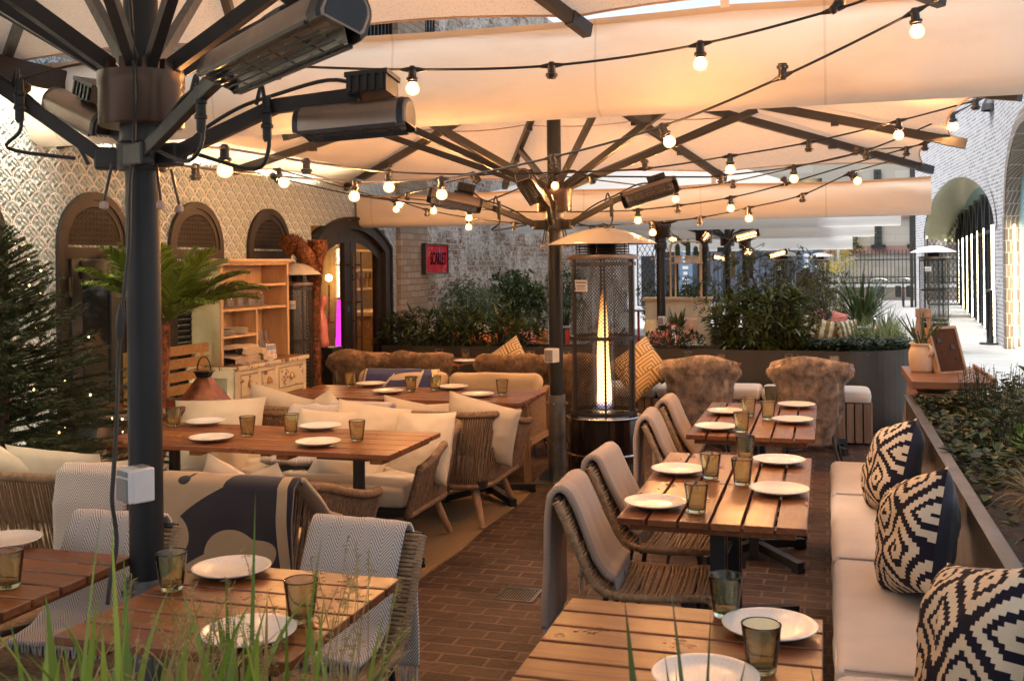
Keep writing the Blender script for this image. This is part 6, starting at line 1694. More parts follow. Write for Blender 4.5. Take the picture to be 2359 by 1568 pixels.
# golden slatted crate behind the urn
t = thing('slatted_screen', 'golden slatted timber screen between the urn and the dresser', 'screen', (-4.66,6.53,.005))
m = MB()
for i in range(11): m.box((0,0,.10+i*.098),(.022,.98,.07))
m.build('slats', m_bamboo, t); m = MB()
for y in (-.44,0,.44): m.box((-.03,y,.56),(.03,.05,1.1))
m.build('posts', m_bamboo, t)
m = MB(); m.lathe([(.001,.0),(.09,.01),(.10,.08),(.07,.13),(.045,.20),(.05,.27),(.035,.30),(.04,.35),(.03,.40),(.001,.42)],14); o = m.build('ornament', m_lime, smooth=2); o.location = tuple(atd(455,787,8.25)); o.scale=(.45,.45,.5); tag(o, 'lime green glossy ornament peeping out left of the dresser', 'ornament')
# ---------------------------------------------------------------- urn with palm
up = (-4.44,5.98)
t = thing('ribbed_urn', 'large ribbed terracotta urn behind the near pole', 'urn', (*up,.005))
m = MB(); K = 110
def uf(u, v):
    pr = [(.20,0),(.235,.05),(.30,.30),(.325,.50),(.315,.64),(.285,.70)]; q = v*(len(pr)-1); i = min(int(q),len(pr)-2); k = q-i
    r = lerp(pr[i][0],pr[i+1][0],k)*(1+.018*(1 if int(u*K) % 2 else -1)*(1 if v < .97 else 0)); return (r*math.cos(2*PI*u), r*math.sin(2*PI*u), lerp(pr[i][1],pr[i+1][1],k))
m.grid(uf, K, 14); m.lathe([(.285,.70),(.33,.715),(.345,.745),(.33,.775),(.295,.775),(.285,.75)],48,cap=False); m.build('body', m_urn, t, smooth=1)
m = MB(); m.lathe([(.286,.76),(.275,.62),(.001,.60)],40,cap=False); m.build('inside', m_urn_in, t)
pt = thing('palm', 'potted palm with arching green fronds growing in the ribbed urn', 'palm', (*up,.47))
m = MB(); m.tube([(.0,.0,.0),(.05,.02,.3),(.08,.04,.62),(.09,.05,.86)],[.075,.065,.055,.05],14); 
rnd = random.Random(5)
for i in range(900):
    k = rnd.random(); a = rnd.uniform(0,2*PI); c = Vector((.1*k,.05*k,.86*k)); d = Vector((math.cos(a),math.sin(a),rnd.uniform(.1,.8))); s_ = Vector((-math.sin(a),math.cos(a),0))*.006
    p = c+d*.05; m.poly([p-s_,p+s_,p+d*.035])
m.build('trunk', m_tinsel, pt)
def frond(m, base, az, el, L, droop, rnd, nl=95, ll=.23):
    p = Vector(base); d = Vector((math.cos(az)*math.cos(el),math.sin(az)*math.cos(el),math.sin(el))); C = [p.copy()]; n = 26
    for i in range(n):
        p = p + d*(L/n); d = (d + Vector((0,0,-droop/n*(.4+1.2*i/n)))).normalized(); C.append(p.copy())
    m.tube(C, [lerp(.008,.002,i/n) for i in range(n+1)], 5)
    for i in range(nl):
        k = .10+.90*i/nl; q = k*n; j = min(int(q),n-1); c = C[j].lerp(C[j+1],q-j); t = (C[j+1]-C[j]).normalized(); sd = t.cross(Vector((0,0,1))).normalized(); upv = sd.cross(t)
        l = ll*math.sin(PI*min(1,k*.92+.12))**.6*rnd.uniform(.85,1.1)
        for s in (-1,1):
            e = (t*.95 + sd*s*.85 + upv*rnd.uniform(.05,.45)).normalized(); tip = c+e*l+Vector((0,0,-.10*l-.02*rnd.random())); mid = c+e*l*.5+Vector((0,0,.01)); w_ = e.cross(upv).normalized()*.0062
            b = len(m.v); m.v += [tuple(c-w_*.6),tuple(c+w_*.6),tuple(mid+w_),tuple(mid-w_),tuple(tip)]; m.face((b,b+1,b+2,b+3)); m.face((b+3,b+2,b+4))
rnd = random.Random(11)
for i in range(13):
    m = MB(); az = i*2.4+rnd.uniform(-.3,.3); el = rnd.uniform(.5,1.4); frond(m,(.09,.05,.86),az,el,rnd.uniform(.5,.68),rnd.uniform(.3,.8),rnd); m.build('frond', m_palm, pt)
for az, el, L in ((rad(-105),1.0,.72),(rad(-125),.8,.70),(rad(-90),.75,.68),(rad(40),.55,.78),(rad(20),.75,.7),(rad(60),.45,.78),(rad(-20),.5,.6),(rad(75),.85,.74)):
    m = MB(); frond(m,(.09,.05,.86),az,el,L,.75,rnd,120,.23); m.build('frond', m_palm, pt)
# rust trunk in the black pot
tk = (-4.52,8.53)
t = thing('tinsel_trunk', 'rust coloured fuzzy palm trunk ending in two cut stubs', 'tree sculpture', (*tk,.25))
m = MB(); rnd = random.Random(8)
paths = [[(0,0,0),(.0,.0,.6),(.0,.0,1.15),(.02,.02,1.45),(.03,.02,1.70)],[(0,0,1.35),(-.03,-.10,1.55),(-.10,-.18,1.66),(-.14,-.25,1.64)]]
for P_ in paths:
    C = spline(P_,30); base = m; rb_ = [.055]*25+[.07,.085,.09,.092,.09,.085] if P_ is paths[0] else [.06]*8+[.08]*23
    m.tube(C,rb_,12)
    for i in range(5200 if P_ is paths[0] else 1800):
        q = rnd.random()*29.99; j = int(q); c = C[j].lerp(C[j+1],q-j); tt = (C[j+1]-C[j]).normalized(); a = rnd.uniform(0,2*PI); o1 = tt.orthogonal().normalized(); o2 = tt.cross(o1)
        d = (o1*math.cos(a)+o2*math.sin(a)); ring_ = .5+.5*math.sin(q*4.2); p = c+d*rb_[j]*.97; l = .024*(.5+ring_); tip = p+d*l+tt*rnd.uniform(-.01,.02); s_ = d.cross(tt)*.005; m.poly([p-s_,p+s_,tip])
m.build('trunk', m_tinsel, t)
m = MB(); m.lathe([(.15,.005),(.17,.03),(.19,.22),(.21,.25),(.215,.28),(.19,.28),(.18,.24),(.001,.23)],28,(0,0,0)); o = m.build('plant_pot', m_gloss, smooth=1); o.location = (*tk,0); o.scale=(1,1,1.6); tag(o, 'black pot holding the rust coloured trunk', 'pot')
m = MB(); m.lathe([(.001,.02),(.11,.02),(.13,.10),(.09,.20),(.10,.33),(.13,.46),(.10,.56),(.05,.62),(.06,.70),(.08,.78),(.05,.86),(.001,.88)],16)
for v in range(len(m.v)):
    x, y, z = m.v[v]; q = 1+.22*noise.noise(Vector((x*9,y*9,z*6))); m.v[v] = (x*q+.03*math.sin(z*9),y*q,z)
o = m.build('statue', m_pinks, smooth=2); o.location = (-4.66,8.93,.92); o.scale = (.55,.55,.58); tag(o, 'pink glossy statue beside the glass door', 'statue')
m = MB(); m.box((0,0,.47),(.22,.22,.92)); o = m.build('plinth', m_black); o.location=(-4.62,8.97,.0); tag(o,'black plinth under the pink statue','plinth')

# ---------------------------------------------------------------- fir tree with fairy lights
ft = thing('christmas_tree', 'dark green fir tree with warm fairy lights at the left edge', 'tree', (-4.47,4.72,.005))
rnd = random.Random(21); H = 1.95; tips = []
m = MB(); m.tube([(0,0,0),(0,0,H)],[.05,.01],8); m.build('trunk', m_bark, ft)
m = MB()
def needles(m, a, b, n, l):
    ax = (b-a); t = ax.normalized(); o1 = t.orthogonal().normalized(); o2 = t.cross(o1)
    m.tube([a,b],[.006,.002],4)
    for i in range(n):
        c = a+ax*((i+rnd.random())/n); an = rnd.uniform(0,2*PI); d = (t*.8+(o1*math.cos(an)+o2*math.sin(an))*.75).normalized(); s_ = d.cross(t).normalized()*.0036; q = c+d*l*rnd.uniform(.8,1.2); m.poly([c-s_,c+s_,q])
for i in range(270):
    k = (i+.5)/270; z = .16+(H-.18)*k; az = i*2.399+rnd.uniform(-.2,.2); L = .86*(1-k)**.85+.05; el = lerp(-.12,.6,k)+rnd.uniform(-.1,.1)
    d = Vector((math.cos(az)*math.cos(el),math.sin(az)*math.cos(el),math.sin(el)))
    if d.x*L < -.36: L = .36/abs(d.x)
    a = Vector((0,0,z)); b = a+d*L; needles(m,a,b,int(240*L)+20,.030)
    for q in range(int(L*17)):
        s = .22+.75*(q+rnd.random()*.5)/(L*13); c = a+(b-a)*s; an = rnd.choice((-1,1))*rnd.uniform(.5,1.0); e = (Matrix.Rotation(an,3,'Z') @ d)+Vector((0,0,rnd.uniform(-.3,.15))); l2 = (1-s*.6)*L*.42
        tip = c+e.normalized()*l2; 
        if tip.x < -.37: continue
        needles(m,c,tip,int(260*l2)+10,.028); tips.append(tip)
m.build('needles', m_fir, ft)
for i in range(46):
    p = rnd.choice(tips); b = MB(); b.lathe([(.001,-.006),(.0048,-.002),(.0048,.002),(.001,.006)],6); o = b.build('fairy_light', m_fairy, ft); o.location = tuple(Vector(p)*1.0)

# ---------------------------------------------------------------- foliage helpers
def leaf_face(m, p, d, up, l, w, fold=.25):
    sd = d.cross(up)
    if sd.length < 1e-4: sd = d.orthogonal()
    sd.normalize(); nn = sd.cross(d); a = p; e = p+d*l; c = p+d*l*.45
    b = len(m.v); m.v += [tuple(a),tuple(c+sd*w/2+nn*w*fold),tuple(e-nn*l*.06),tuple(c-sd*w/2+nn*w*fold)]; m.face((b,b+1,b+2)); m.face((b,b+2,b+3))
def bush_mesh(rx, ry, rz, n, l, w, rnd, stems=26, whorl=6, up=.35, seed=0., flat=.0, shell=.55):
    m = MB(); st = MB()
    cl = []
    for i in range(max(6,n//whorl)):
        while True:
            p = Vector((rnd.uniform(-1,1),rnd.uniform(-1,1),rnd.uniform(-.75,1)))
            if p.length < 1 and p.length > shell*rnd.random(): break
        bump_ = 1+.28*noise.noise(p*2.2+Vector((seed,seed,0)))
        p = Vector((p.x*rx,p.y*ry,p.z*rz))*bump_
        if noise.noise(p*(2.2/max(rx,.2))+Vector((seed*3,0,0))) < -.32: continue
        cl.append(p)
    for p in cl:
        out = Vector((p.x/rx,p.y/ry,p.z/rz*.6+up)).normalized() if p.length > 1e-3 else Vector((0,0,1))
        for k in range(whorl):
            a = 2*PI*k/whorl+rnd.random(); o1 = out.orthogonal().normalized(); o2 = out.cross(o1)
            d = (out*rnd.uniform(.25,.9)+(o1*math.cos(a)+o2*math.sin(a))*rnd.uniform(.6,1.)+Vector((0,0,-.15))).normalized(); s = rnd.uniform(.65,1.15)
            leaf_face(m, p+out*rnd.uniform(-.6,.6)*l*.5, d, Vector((0,0,1)), l*s, w*s)
    for i in range(stems):
        if not cl: break
        p = rnd.choice(cl); st.tube([(p.x*.12,p.y*.12,-rz*.9),(p.x*.5,p.y*.5,p.z*.35-rz*.2),tuple(p)],[.010,.006,.003],4)
    return m, st
def bush(loc, r3, n, l, w, mat, label, seed, name='shrub', group=None, **kw):
    rnd = random.Random(seed); m, st = bush_mesh(*r3, n, l, w, rnd, seed=seed*1.7, **kw)
    t = thing(name, label, 'shrub' if name == 'shrub' else 'plant', loc, 0, group)
    m.build('foliage', mat, t); st.build('stems', m_bark, t); return t
def blade(m, p, az, el, L, w, droop, rnd, n=7, tw=0.):
    d = Vector((math.cos(az)*math.cos(el),math.sin(az)*math.cos(el),math.sin(el))); sd = Vector((-math.sin(az+tw),math.cos(az+tw),0)); q = Vector(p); b = len(m.v)
    for i in range(n+1):
        k = i/n; ww = w*(1-k**1.6)*(.55+.45*min(1,k*4)); m.v += [tuple(q-sd*ww/2),tuple(q+sd*ww/2)]
        q = q+d*(L/n); d = (d+Vector((0,0,-droop/n*(.3+1.4*k)))).normalized()
    for i in range(n): m.face((b+2*i,b+2*i+1,b+2*i+3,b+2*i+2))
def tuft(loc, n, L, w, mat, label, seed, droop=1.2, spread=.9, name='grass_tuft', cat='plant', r=.08, lift=.5):
    rnd = random.Random(seed); m = MB()
    for i in range(n):
        a = rnd.uniform(0,2*PI); blade(m,(r*rnd.random()*math.cos(a),r*rnd.random()*math.sin(a),0),a+rnd.uniform(-.5,.5),rnd.uniform(lift,1.5)*spread+.1,L*rnd.uniform(.55,1.1),w*rnd.uniform(.7,1.2),droop*rnd.uniform(.5,1.3),rnd,9)
    o = m.build(name, mat); o.location = loc; return tag(o, label, cat)

# ---------------------------------------------------------------- planters
def upath(pts, d):
    out = []
    for i in range(len(pts)):
        a = Vector(pts[max(i-1,0)]); b = Vector(pts[min(i+1,len(pts)-1)]); t = (b-a).normalized(); out.append(Vector(pts[i])+Vector((-t.y,t.x,0))*d)
    return out
def planter(name, path, d, h, label, soil=True):
    t = thing(name, label, 'planter', (0,0,.004)); O = [Vector(p) for p in path]; I = upath(path, d); m = MB(); th = .025; I0 = upath(path, th); I1 = upath(path, d-th)
    for A, B in ((O,I0),(I1,I)):
        for k in range(len(A)-1):
            a, b, c, e = A[k], A[k+1], B[k+1], B[k]; zv = Vector((0,0,h)); z0 = Vector((0,0,.05 if A is O else 0.))
            m.poly([a+z0,b+z0,b+zv,a+zv]); m.poly([e,c,c+zv,e+zv]); m.poly([a+zv,b+zv,c+zv,e+zv])
    for k in (0,-1):
        m.poly([O[k],I[k],I[k]+Vector((0,0,h)),O[k]+Vector((0,0,h))])
    m.build('body', m_planter, t, smooth=1)
    m = MB()
    for k in range(len(O)-1): m.poly([I0[k]+Vector((0,0,h-.07)),I0[k+1]+Vector((0,0,h-.07)),I1[k+1]+Vector((0,0,h-.07)),I1[k]+Vector((0,0,h-.07))])
    m.build('soil', m_soil, t); m = MB()
    for k in range(len(O)-1):
        a, b, c, e = O[k], O[k+1], I0[k+1], I0[k]; dz = Vector((0,0,.05)); sh = upath(path,.03)
        m.poly([sh[k]+Vector((0,0,0)),sh[k+1],sh[k+1]+dz,sh[k]+dz])
    m.build('plinth', m_dark, t); return t
planter('steel_planter', [(-4.75,10.52,0),(-1.95,10.58,0)], .5, .815, 'dark steel planter behind the brown fur chairs, left of the heater')
arc = [(.14+.72*math.sin(PI/2*i/16), 11.34-.72*math.cos(PI/2*i/16), 0) for i in range(17)]
planter('steel_planter', [(-1.93,10.60,0),(-.9,10.61,0)]+arc+[(.86,12.6,0),(.86,14.4,0)], .55, .81, 'dark steel planter with a rounded corner behind the taupe fur chairs')
GPP = 'low leafy plants in the left steel planter'
for i, (v, D) in enumerate(((905,11.4),(950,11.4),(995,11.3),(1040,11.2),(1085,11.2),(1135,11.1),(1180,11.1))):
    p = atd(v,770,D); bush((p.x,10.80,.93+.05*(i%2)), (.26,.22,.20+.05*(i%3)), 240, .155, .036, m_leaf_d if i % 2 else m_groundleaf, 'willow leaved plant in the left steel planter, %s from its left end' % ('first','second','third','fourth','fifth','sixth','seventh')[i], 31+i, 'leafy_plant', GPP, whorl=7, stems=14, up=.6)
bush((-2.28,10.85,.90),(.22,.2,.14),260,.06,.028,m_ivy,'small leafy clump between the pole and the heater cage',44,'leafy_plant')
# rounded planter
bush((-.66,10.98,1.02),(.52,.30,.42),2000,.135,.046,m_leaf_d,'large leaved dark shrub at the front of the rounded planter',51,stems=20,whorl=8,up=.5)
bush((-.62,12.6,1.32),(.88,.5,.58),5200,.055,.022,m_leaf_o,'tall fine leaved bush behind the large leaved shrub',52,stems=60,whorl=5)
bush((-1.55,10.9,.88),(.32,.24,.15),700,.055,.026,m_ivy,'low shrub beside the heater cage in the rounded planter',53)
m = MB(); rnd = random.Random(61)
for i in range(3600):
    k = rnd.random(); 
    if k < .42: p = Vector((lerp(-.2,.25,rnd.random()),10.64+.5*rnd.random(),.80))
    elif k < .8:
        a = PI/2*rnd.random(); r_ = .72-.55*rnd.random()*.95; p = Vector((.14+r_*math.sin(a),11.34-r_*math.cos(a),.80))
    else: p = Vector((.35+.48*rnd.random(),11.4+1.6*rnd.random(),.80))
    p.z += .10*rnd.random()**1.5+.05*noise.noise(p*4.); a = rnd.uniform(0,2*PI); d = Vector((math.cos(a),math.sin(a),rnd.uniform(-.3,.6))).normalized(); leaf_face(m,p,d,Vector((0,0,1)),.055*rnd.uniform(.7,1.3),.045,.15)
tag(m.build('ivy', m_ivy), 'dark ivy trailing along the rounded planter', 'ivy', None, 'stuff')
m = MB()
for i in range(750):
    p = Vector((lerp(.30,.82,rnd.random()),lerp(11.3,13.2,rnd.random()),.80)); a = rnd.uniform(0,2*PI); blade(m,p,a,rnd.uniform(.6,1.4),rnd.uniform(.2,.42),.006,rnd.uniform(.8,2.2),rnd,6)
tag(m.build('sedge', m_sedge), 'pale sedge grass at the rounded end of the planter', 'grass', None, 'stuff')
p = atd(1985,745,14.6); tuft((p.x,p.y,.78),150,.85,.042,m_sword,'spiky cordyline with long sword leaves above the rounded planter',71,droop=.9,spread=.95,name='cordyline',lift=.45)
p = atd(2040,760,13.8); tuft((p.x,p.y,.70),130,.50,.016,m_sword,'dark narrow leaved tuft right of the cordyline',72,droop=1.3,lift=.4)
p = atd(1935,745,15.); tuft((p.x,p.y,.85),260,.42,.007,m_grass_y,'straw coloured grass tuft left of the cordyline',73,droop=1.8,lift=.5)
p = atd(1905,705,16.5); bush((p.x,p.y,1.05),(.55,.5,.45),1900,.06,.026,m_leaf_o,'olive green bush left of the cordyline',54,stems=30)
p = atd(1845,745,15.); bush((p.x,p.y,.72),(.62,.4,.28),1500,.06,.034,m_leaf_d,'dark low bush in the planter behind the tall hedge',55)
p = atd(1570,675,19.); bush((p.x,p.y,1.02),(1.0,.5,.45),2300,.09,.038,m_leaf,'leafy hedge behind the third pole',56)
p = atd(1495,690,18.); tuft((p.x,p.y,.75),160,.5,.012,m_sedge,'pale grass clump at the far edge of the heater cage',74)
p = atd(1850,675,27.); bush((p.x,p.y,.75),(1.7,.5,.35),1500,.09,.03,m_leaf_o,'low hedge between the two rear patio heaters',57)
# planter by the old wall
q0, q1 = atd(1030,770,12.9), atd(1262,770,15.6)
planter('steel_planter', [(q0.x,q0.y,0),(q1.x,q1.y,0)], .6, .80, 'black steel planter at the foot of the old brick wall')
p = atd(1072,700,13.5); bush((p.x,p.y+.1,1.14),(.44,.36,.40),5200,.045,.020,m_leaf_s,'pale fine leaved shrub before the old wall, near the red sign',58,stems=40,whorl=5)
p = atd(1188,690,15.); bush((p.x,p.y+.1,1.16),(.48,.4,.46),2500,.10,.042,m_leaf,'glossy laurel shrub before the old wall, left of the pole',59,stems=40,whorl=6)
p = atd(1302,660,19.); bush((p.x,p.y,1.25),(.34,.3,.44),1100,.09,.04,m_leaf,'dark round shrub seen between the pole and the heater cage',60)
p = atd(1302,710,18.); bush((p.x,p.y,.90),(.34,.3,.30),900,.07,.03,m_leaf_s,'yellow green shrub low between pole and heater cage',61)
planter('steel_planter', [(atd(1640,760,14.4).x,atd(1640,760,14.4).y,0),(atd(1935,760,14.2).x,atd(1935,760,14.2).y,0)], .5, .76, 'dark steel planter behind the pink seats')
# yellow tree
yp = atd(1932,700,40.); t = thing('yellow_tree', 'young tree with sparse yellow leaves before the railings', 'tree', (yp.x,yp.y,0)); rnd = random.Random(9)
m = MB(); m.tube([(0,0,0),(.03,0,1.2),(0,0,2.6),(-.05,0,3.8)],[.09,.075,.05,.02],10)
for i in range(26):
    a = rnd.uniform(0,2*PI); z = rnd.uniform(1.3,3.5); m.tube([(0,0,z),(.4*math.cos(a),.4*math.sin(a),z+.3),(.85*math.cos(a),.85*math.sin(a),z+.35)],[.02,.012,.005],5)
m.build('trunk', m_birch, t); m = MB()
for i in range(2600):
    c = Vector((rnd.gauss(0,.45),rnd.gauss(0,.45),rnd.uniform(1.25,3.7))); 
    if noise.noise(c*1.6) < -.02: continue
    a = rnd.uniform(0,2*PI); leaf_face(m,c,Vector((math.cos(a),math.sin(a),rnd.uniform(-.8,.3))).normalized(),Vector((0,0,1)),.10,.07)
m.build('crown', m_yellow, t)

# ---------------------------------------------------------------- planting in the right planter
rnd = random.Random(77); m = MB(); m3 = MB()
for i in range(5200):
    x = lerp(.52,1.22,rnd.random()); y = lerp(1.9,6.8,rnd.random()**.75); dens = sm((y-4.0)/1.2)
    if rnd.random() > max(.16,dens): continue
    hgt = (.05+.10*noise.noise(Vector((x*5,y*3,0)))+.16*sm((x-.6)/.5)*dens)*dens+.02
    p = Vector((x,y,.79+max(0,hgt)*rnd.random())); a = rnd.uniform(0,2*PI); d = Vector((math.cos(a),math.sin(a),rnd.uniform(-.3,.7))).normalized(); s = rnd.uniform(.6,1.3)
    leaf_face(m if rnd.random() < .65 else m3,p,d,Vector((0,0,1)),.055*s,.04*s,.2)
tag(m.build('ground_cover', m_ivy), 'dark ivy covering the right planter', 'ivy', None, 'stuff')
tag(m3.build('ground_cover', m_groundleaf), 'mixed green ground cover in the right planter', 'ground cover', None, 'stuff')
m = MB()
for i in range(520):
    x = lerp(.75,1.22,rnd.random()); y = lerp(5.0,6.8,rnd.random()); z = .80; l = rnd.uniform(.10,.30); dx, dy = rnd.uniform(-.05,.05), rnd.uniform(-.05,.05); m.tube([(x,y,z),(x+dx,y+dy,z+l)],[.0022,.001],4,cap=False)
    for q in range(7):
        k = .25+.75*q/7; c = Vector((x+dx*k,y+dy*k,z+l*k)); a = q*2.4; leaf_face(m,c,Vector((math.cos(a),math.sin(a),.4)).normalized(),Vector((0,0,1)),.022,.012)
tag(m.build('twiggy_cover', m_ivy), 'twiggy small leaved cover at the far end of the right planter', 'ground cover', None, 'stuff')
for i,(x,y,z,s) in enumerate(((.93,5.05,.84,1.),(1.05,4.45,.84,1.25),(.95,3.75,.83,1.1),(1.12,3.35,.84,1.2))):
    bush((x,y,z),(.15*s,.15*s,.10*s),70,.11*s,.045*s,m_groundleaf if i else leaf('bright_leaf',(.08,.15,.03),(.20,.28,.07)),'broad leaved bright plant in the right planter, %s from the far end'%('first','second','third','fourth')[i],90+i,'broadleaf_plant',None,whorl=7,stems=6,up=.8)
tuft((.80,4.22,.78),240,.30,.004,m_grass_y,'fine straw grass tuft spilling beside the bright plants',95,droop=2.6,lift=.3)
tuft((1.0,3.0,.78),260,.40,.004,m_grass_y,'fine straw grass tuft at the right edge of the picture',96,droop=2.2,lift=.4)

# ---------------------------------------------------------------- foreground grass
m = MB(); rnd = random.Random(101); FR = lambda v, D: atd(v, 1700, D)
t = MB(); t.box((0,0,0),(1,1,1))
def fg(m, v0, v1, n, L0, L1, w, D0, D1, el0=.9, el1=1.5, dr=.7, zr=.72):
    for i in range(n):
        D = rnd.uniform(D0,D1); v = rnd.uniform(v0,v1); p = atd(v,HOR,D); a = YAW+rnd.choice((1,-1))*PI/2+rnd.uniform(-1.1,1.1); blade(m,(p.x,p.y,zr),a,rnd.uniform(el0,el1),rnd.uniform(L0,L1),w*rnd.uniform(.6,1.25),dr*rnd.uniform(.3,1.6),rnd,10,rnd.uniform(-.6,.6))
fg(m,60,820,105,.20,.38,.024,1.75,2.15,.75,1.5,1.0); fg(m,90,300,6,.44,.56,.019,1.8,2.0,1.2,1.5,.5); fg(m,420,700,6,.46,.60,.017,1.8,2.0,1.0,1.3,.8)
tag(m.build('grass', m_grass), 'long green grass blades in the foreground planter', 'grass', None, 'stuff')
m = MB(); fg(m,80,800,45,.22,.36,.010,1.75,2.15,.8,1.5,1.2); 
for i in range(70):
    D = rnd.uniform(1.8,2.2); v = rnd.uniform(250,880); p = atd(v,HOR,D); z = .72; L = rnd.uniform(.22,.42); a = rnd.uniform(0,2*PI); lean = rnd.uniform(.02,.14); C = spline([(p.x,p.y,z),(p.x+lean*.4*math.cos(a),p.y+lean*.4*math.sin(a),z+L*.6),(p.x+lean*math.cos(a),p.y+lean*math.sin(a),z+L)],7); m.tube(C,.0010,3,cap=False)
    for q in range(16):
        c = C[-1].lerp(C[-3],rnd.random()); b_ = rnd.uniform(0,2*PI); leaf_face(m,c,Vector((math.cos(b_),math.sin(b_),rnd.uniform(-.3,.8))).normalized(),Vector((0,0,1)),.016,.004)
tag(m.build('dry_grass', m_grass_y), 'seeding dry grass among the foreground blades', 'grass', None, 'stuff')
m = MB(); fg(m,1480,1620,6,.40,.56,.030,1.55,1.7,1.25,1.5,.5,.66); fg(m,980,1450,12,.26,.42,.013,1.6,1.8,.7,1.3,1.3,.66); fg(m,1900,2010,3,.34,.40,.018,1.6,1.7,1.2,1.5,.4,.66)
tag(m.build('grass', m_sword), 'few broad dark blades rising at the bottom edge before the front table', 'grass', None, 'stuff')
t = thing('grass_planter', 'planter below the picture edge holding the foreground grass', 'planter', (0,0,.004)); m = MB()
a, b, c, d = atd(30,HOR,1.6), atd(1000,HOR,1.45), atd(1000,HOR,1.95), atd(30,HOR,2.2)
for p, q in ((a,b),(b,c),(c,d),(d,a)): m.poly([(p.x,p.y,0),(q.x,q.y,0),(q.x,q.y,.70),(p.x,p.y,.70)])
m.build('body', m_planter, t); m = MB(); m.poly([(p.x,p.y,.69) for p in (a,b,c,d)]); m.build('soil', m_soil, t)

# ---------------------------------------------------------------- seats and tables in the middle distance
def scr(v, y, D): return atd(v, y, D)
def cush_px(v0, v1, y0, y1, D, lab, mats, spin=0., nrm=(.2,-1,.35), th=.16, ruffle=0., name='cushion'):
    p = scr((v0+v1)/2,(y0+y1)/2,D); w_ = (v1-v0)/FOC*D; h_ = (y1-y0)/FOC*D
    return cushion(tuple(p), nrm, w_, h_, th, lab, mats, spin, ruffle=ruffle, name=name)
def lounge(v0, v1, ytop, D, lab, mat, throw=None):
    p0, p1 = scr(v0,ytop,D), scr(v1,ytop,D); w_ = (p1-p0).length; h_ = p0.z; c = (p0+p1)/2
    t = thing('lounge_chair', lab, 'chair', (c.x,c.y,.005), YAW)
    m = MB(); m.box((0,-.04,h_-.20),(w_,.12,.40)); m.build('backrest', mat, t, bevel=.05, seg=3); m = MB(); m.box((0,.26,.36),(w_,.56,.16)); m.build('seat', mat, t, bevel=.04, seg=3)
    for sx in (-1,1):
        for sy in (0,.48): m = MB(); m.tube([(sx*w_*.42,sy,.29),(sx*w_*.45,sy,.0)],.014,6); m.build('leg', m_red, t)
    if throw:
        m = MB(); m.box((0,-.04,h_-.10),(w_*1.04,.17,.24)); o = m.build('throw', throw[0], bevel=.06, seg=3); o.location=(c.x,c.y,.01); o.rotation_euler=(0,0,YAW); tag(o, throw[1], 'throw')
    return t
def shade_lamp(v, y0, y1, D, lab, zb):
    p0, p1 = scr(v,y0,D), scr(v,y1,D); h_ = p0.z-p1.z; t = thing('table_lamp', lab, 'lamp', (p0.x,p0.y,zb)); m = MB(); n = 40
    m.grid(lambda u, v_: (lerp(.10,.065,v_)*(1+.03*(1 if int(u*n)%2 else -1))*math.cos(2*PI*u)*h_/.16, lerp(.10,.065,v_)*(1+.03*(1 if int(u*n)%2 else -1))*math.sin(2*PI*u)*h_/.16, p1.z-zb+h_*v_), n, 3); m.build('lamp_shade', m_shade, t)
    m = MB(); m.lathe([(.06,0),(.06,.012),(.012,.02),(.012,p1.z-zb+.03)],14); m.build('stem', m_red, t)
lounge(1782,1842,784,12.6,'pink velvet chair behind the ivy of the rounded planter',m_pink_f)
lounge(1792,1852,763,13.2,'rust velvet chair left of the striped cushions',m_rust_f)
lounge(1212,1262,757,13.0,'brown velvet chair just left of the middle pole',m_rust_f)
lounge(1176,1232,771,12.4,'low chair under the pink throw, left of the pole',m_pink_f,(m_pink_f,'pink throw over the low chair left of the pole'))
lounge(1495,1560,762,12.6,'pink chair by the menu stand, right of the heater',m_pink_f)
t = lounge(1905,1990,762,13.3,'low sofa under the striped cushions',m_rust_f)
cush_px(1846,1926,733,792,12.9,'mustard striped frilled cushion leaning on the low sofa',[m_str_mus,m_str_mus],-16,ruffle=.05,name='striped_cushion')
cush_px(1930,1976,738,786,12.7,'green striped frilled cushion at the end of the low sofa',[m_str_grn,m_str_grn],8,ruffle=.05,name='striped_cushion')
cush_px(1912,1950,718,762,13.1,'plain pink cushion behind the striped ones',m_pink_f,-18)
cush_px(1866,1902,714,744,15.4,'pink and plum striped cushion behind the low bush',[m_str_pink,m_str_pink],20,name='striped_cushion')
cush_px(1556,1606,728,800,12.9,'large peach cushion with yellow edge right of the third pole',m_peach_f,-7)
cush_px(1042,1090,762,800,12.6,'orange cushion behind the willow leaved plants, left one',m_orange_f,12)
cush_px(1085,1150,764,804,12.8,'orange cushion behind the willow leaved plants, right one',m_orange_f,-5)
cush_px(1145,1205,742,776,13.6,'orange folded cushion under the pleated lamp shade',m_orange_f,4)
shade_lamp(1110,742,783,12.9,'pleated shade lamp among the orange cushions',.55)
shade_lamp(1500,736,767,12.9,'pleated shade lamp right of the heater cage',.62)
shade_lamp(1790,735,770,13.6,'pleated shade lamp behind the tall hedge, right side',.6)
def cafe_table(v0, v1, y, D, lab, mat, z=None):
    p0, p1 = scr(v0,y,D), scr(v1,y,D); c = (p0+p1)/2; w_ = (p1-p0).length; t = thing('cafe_table', lab, 'table', (c.x,c.y,.005), YAW); m = MB(); m.box((0,0,c.z-.02),(w_,w_*.9,.025)); m.build('tabletop', mat, t, bevel=.004); m = MB(); m.lathe([(.16,0),(.16,.012),(.02,.03),(.02,c.z-.04)],14); m.build('pedestal', m_red, t)
cafe_table(1558,1622,788,12.4,'mint topped cafe table before the peach cushion',m_mint)
cafe_table(1812,1868,702,17.5,'white topped table seen over the tall hedge',m_white)
cafe_table(1440,1500,663+50,16.5,'teak cafe table with teal bench seen right of the heater',m_teak)
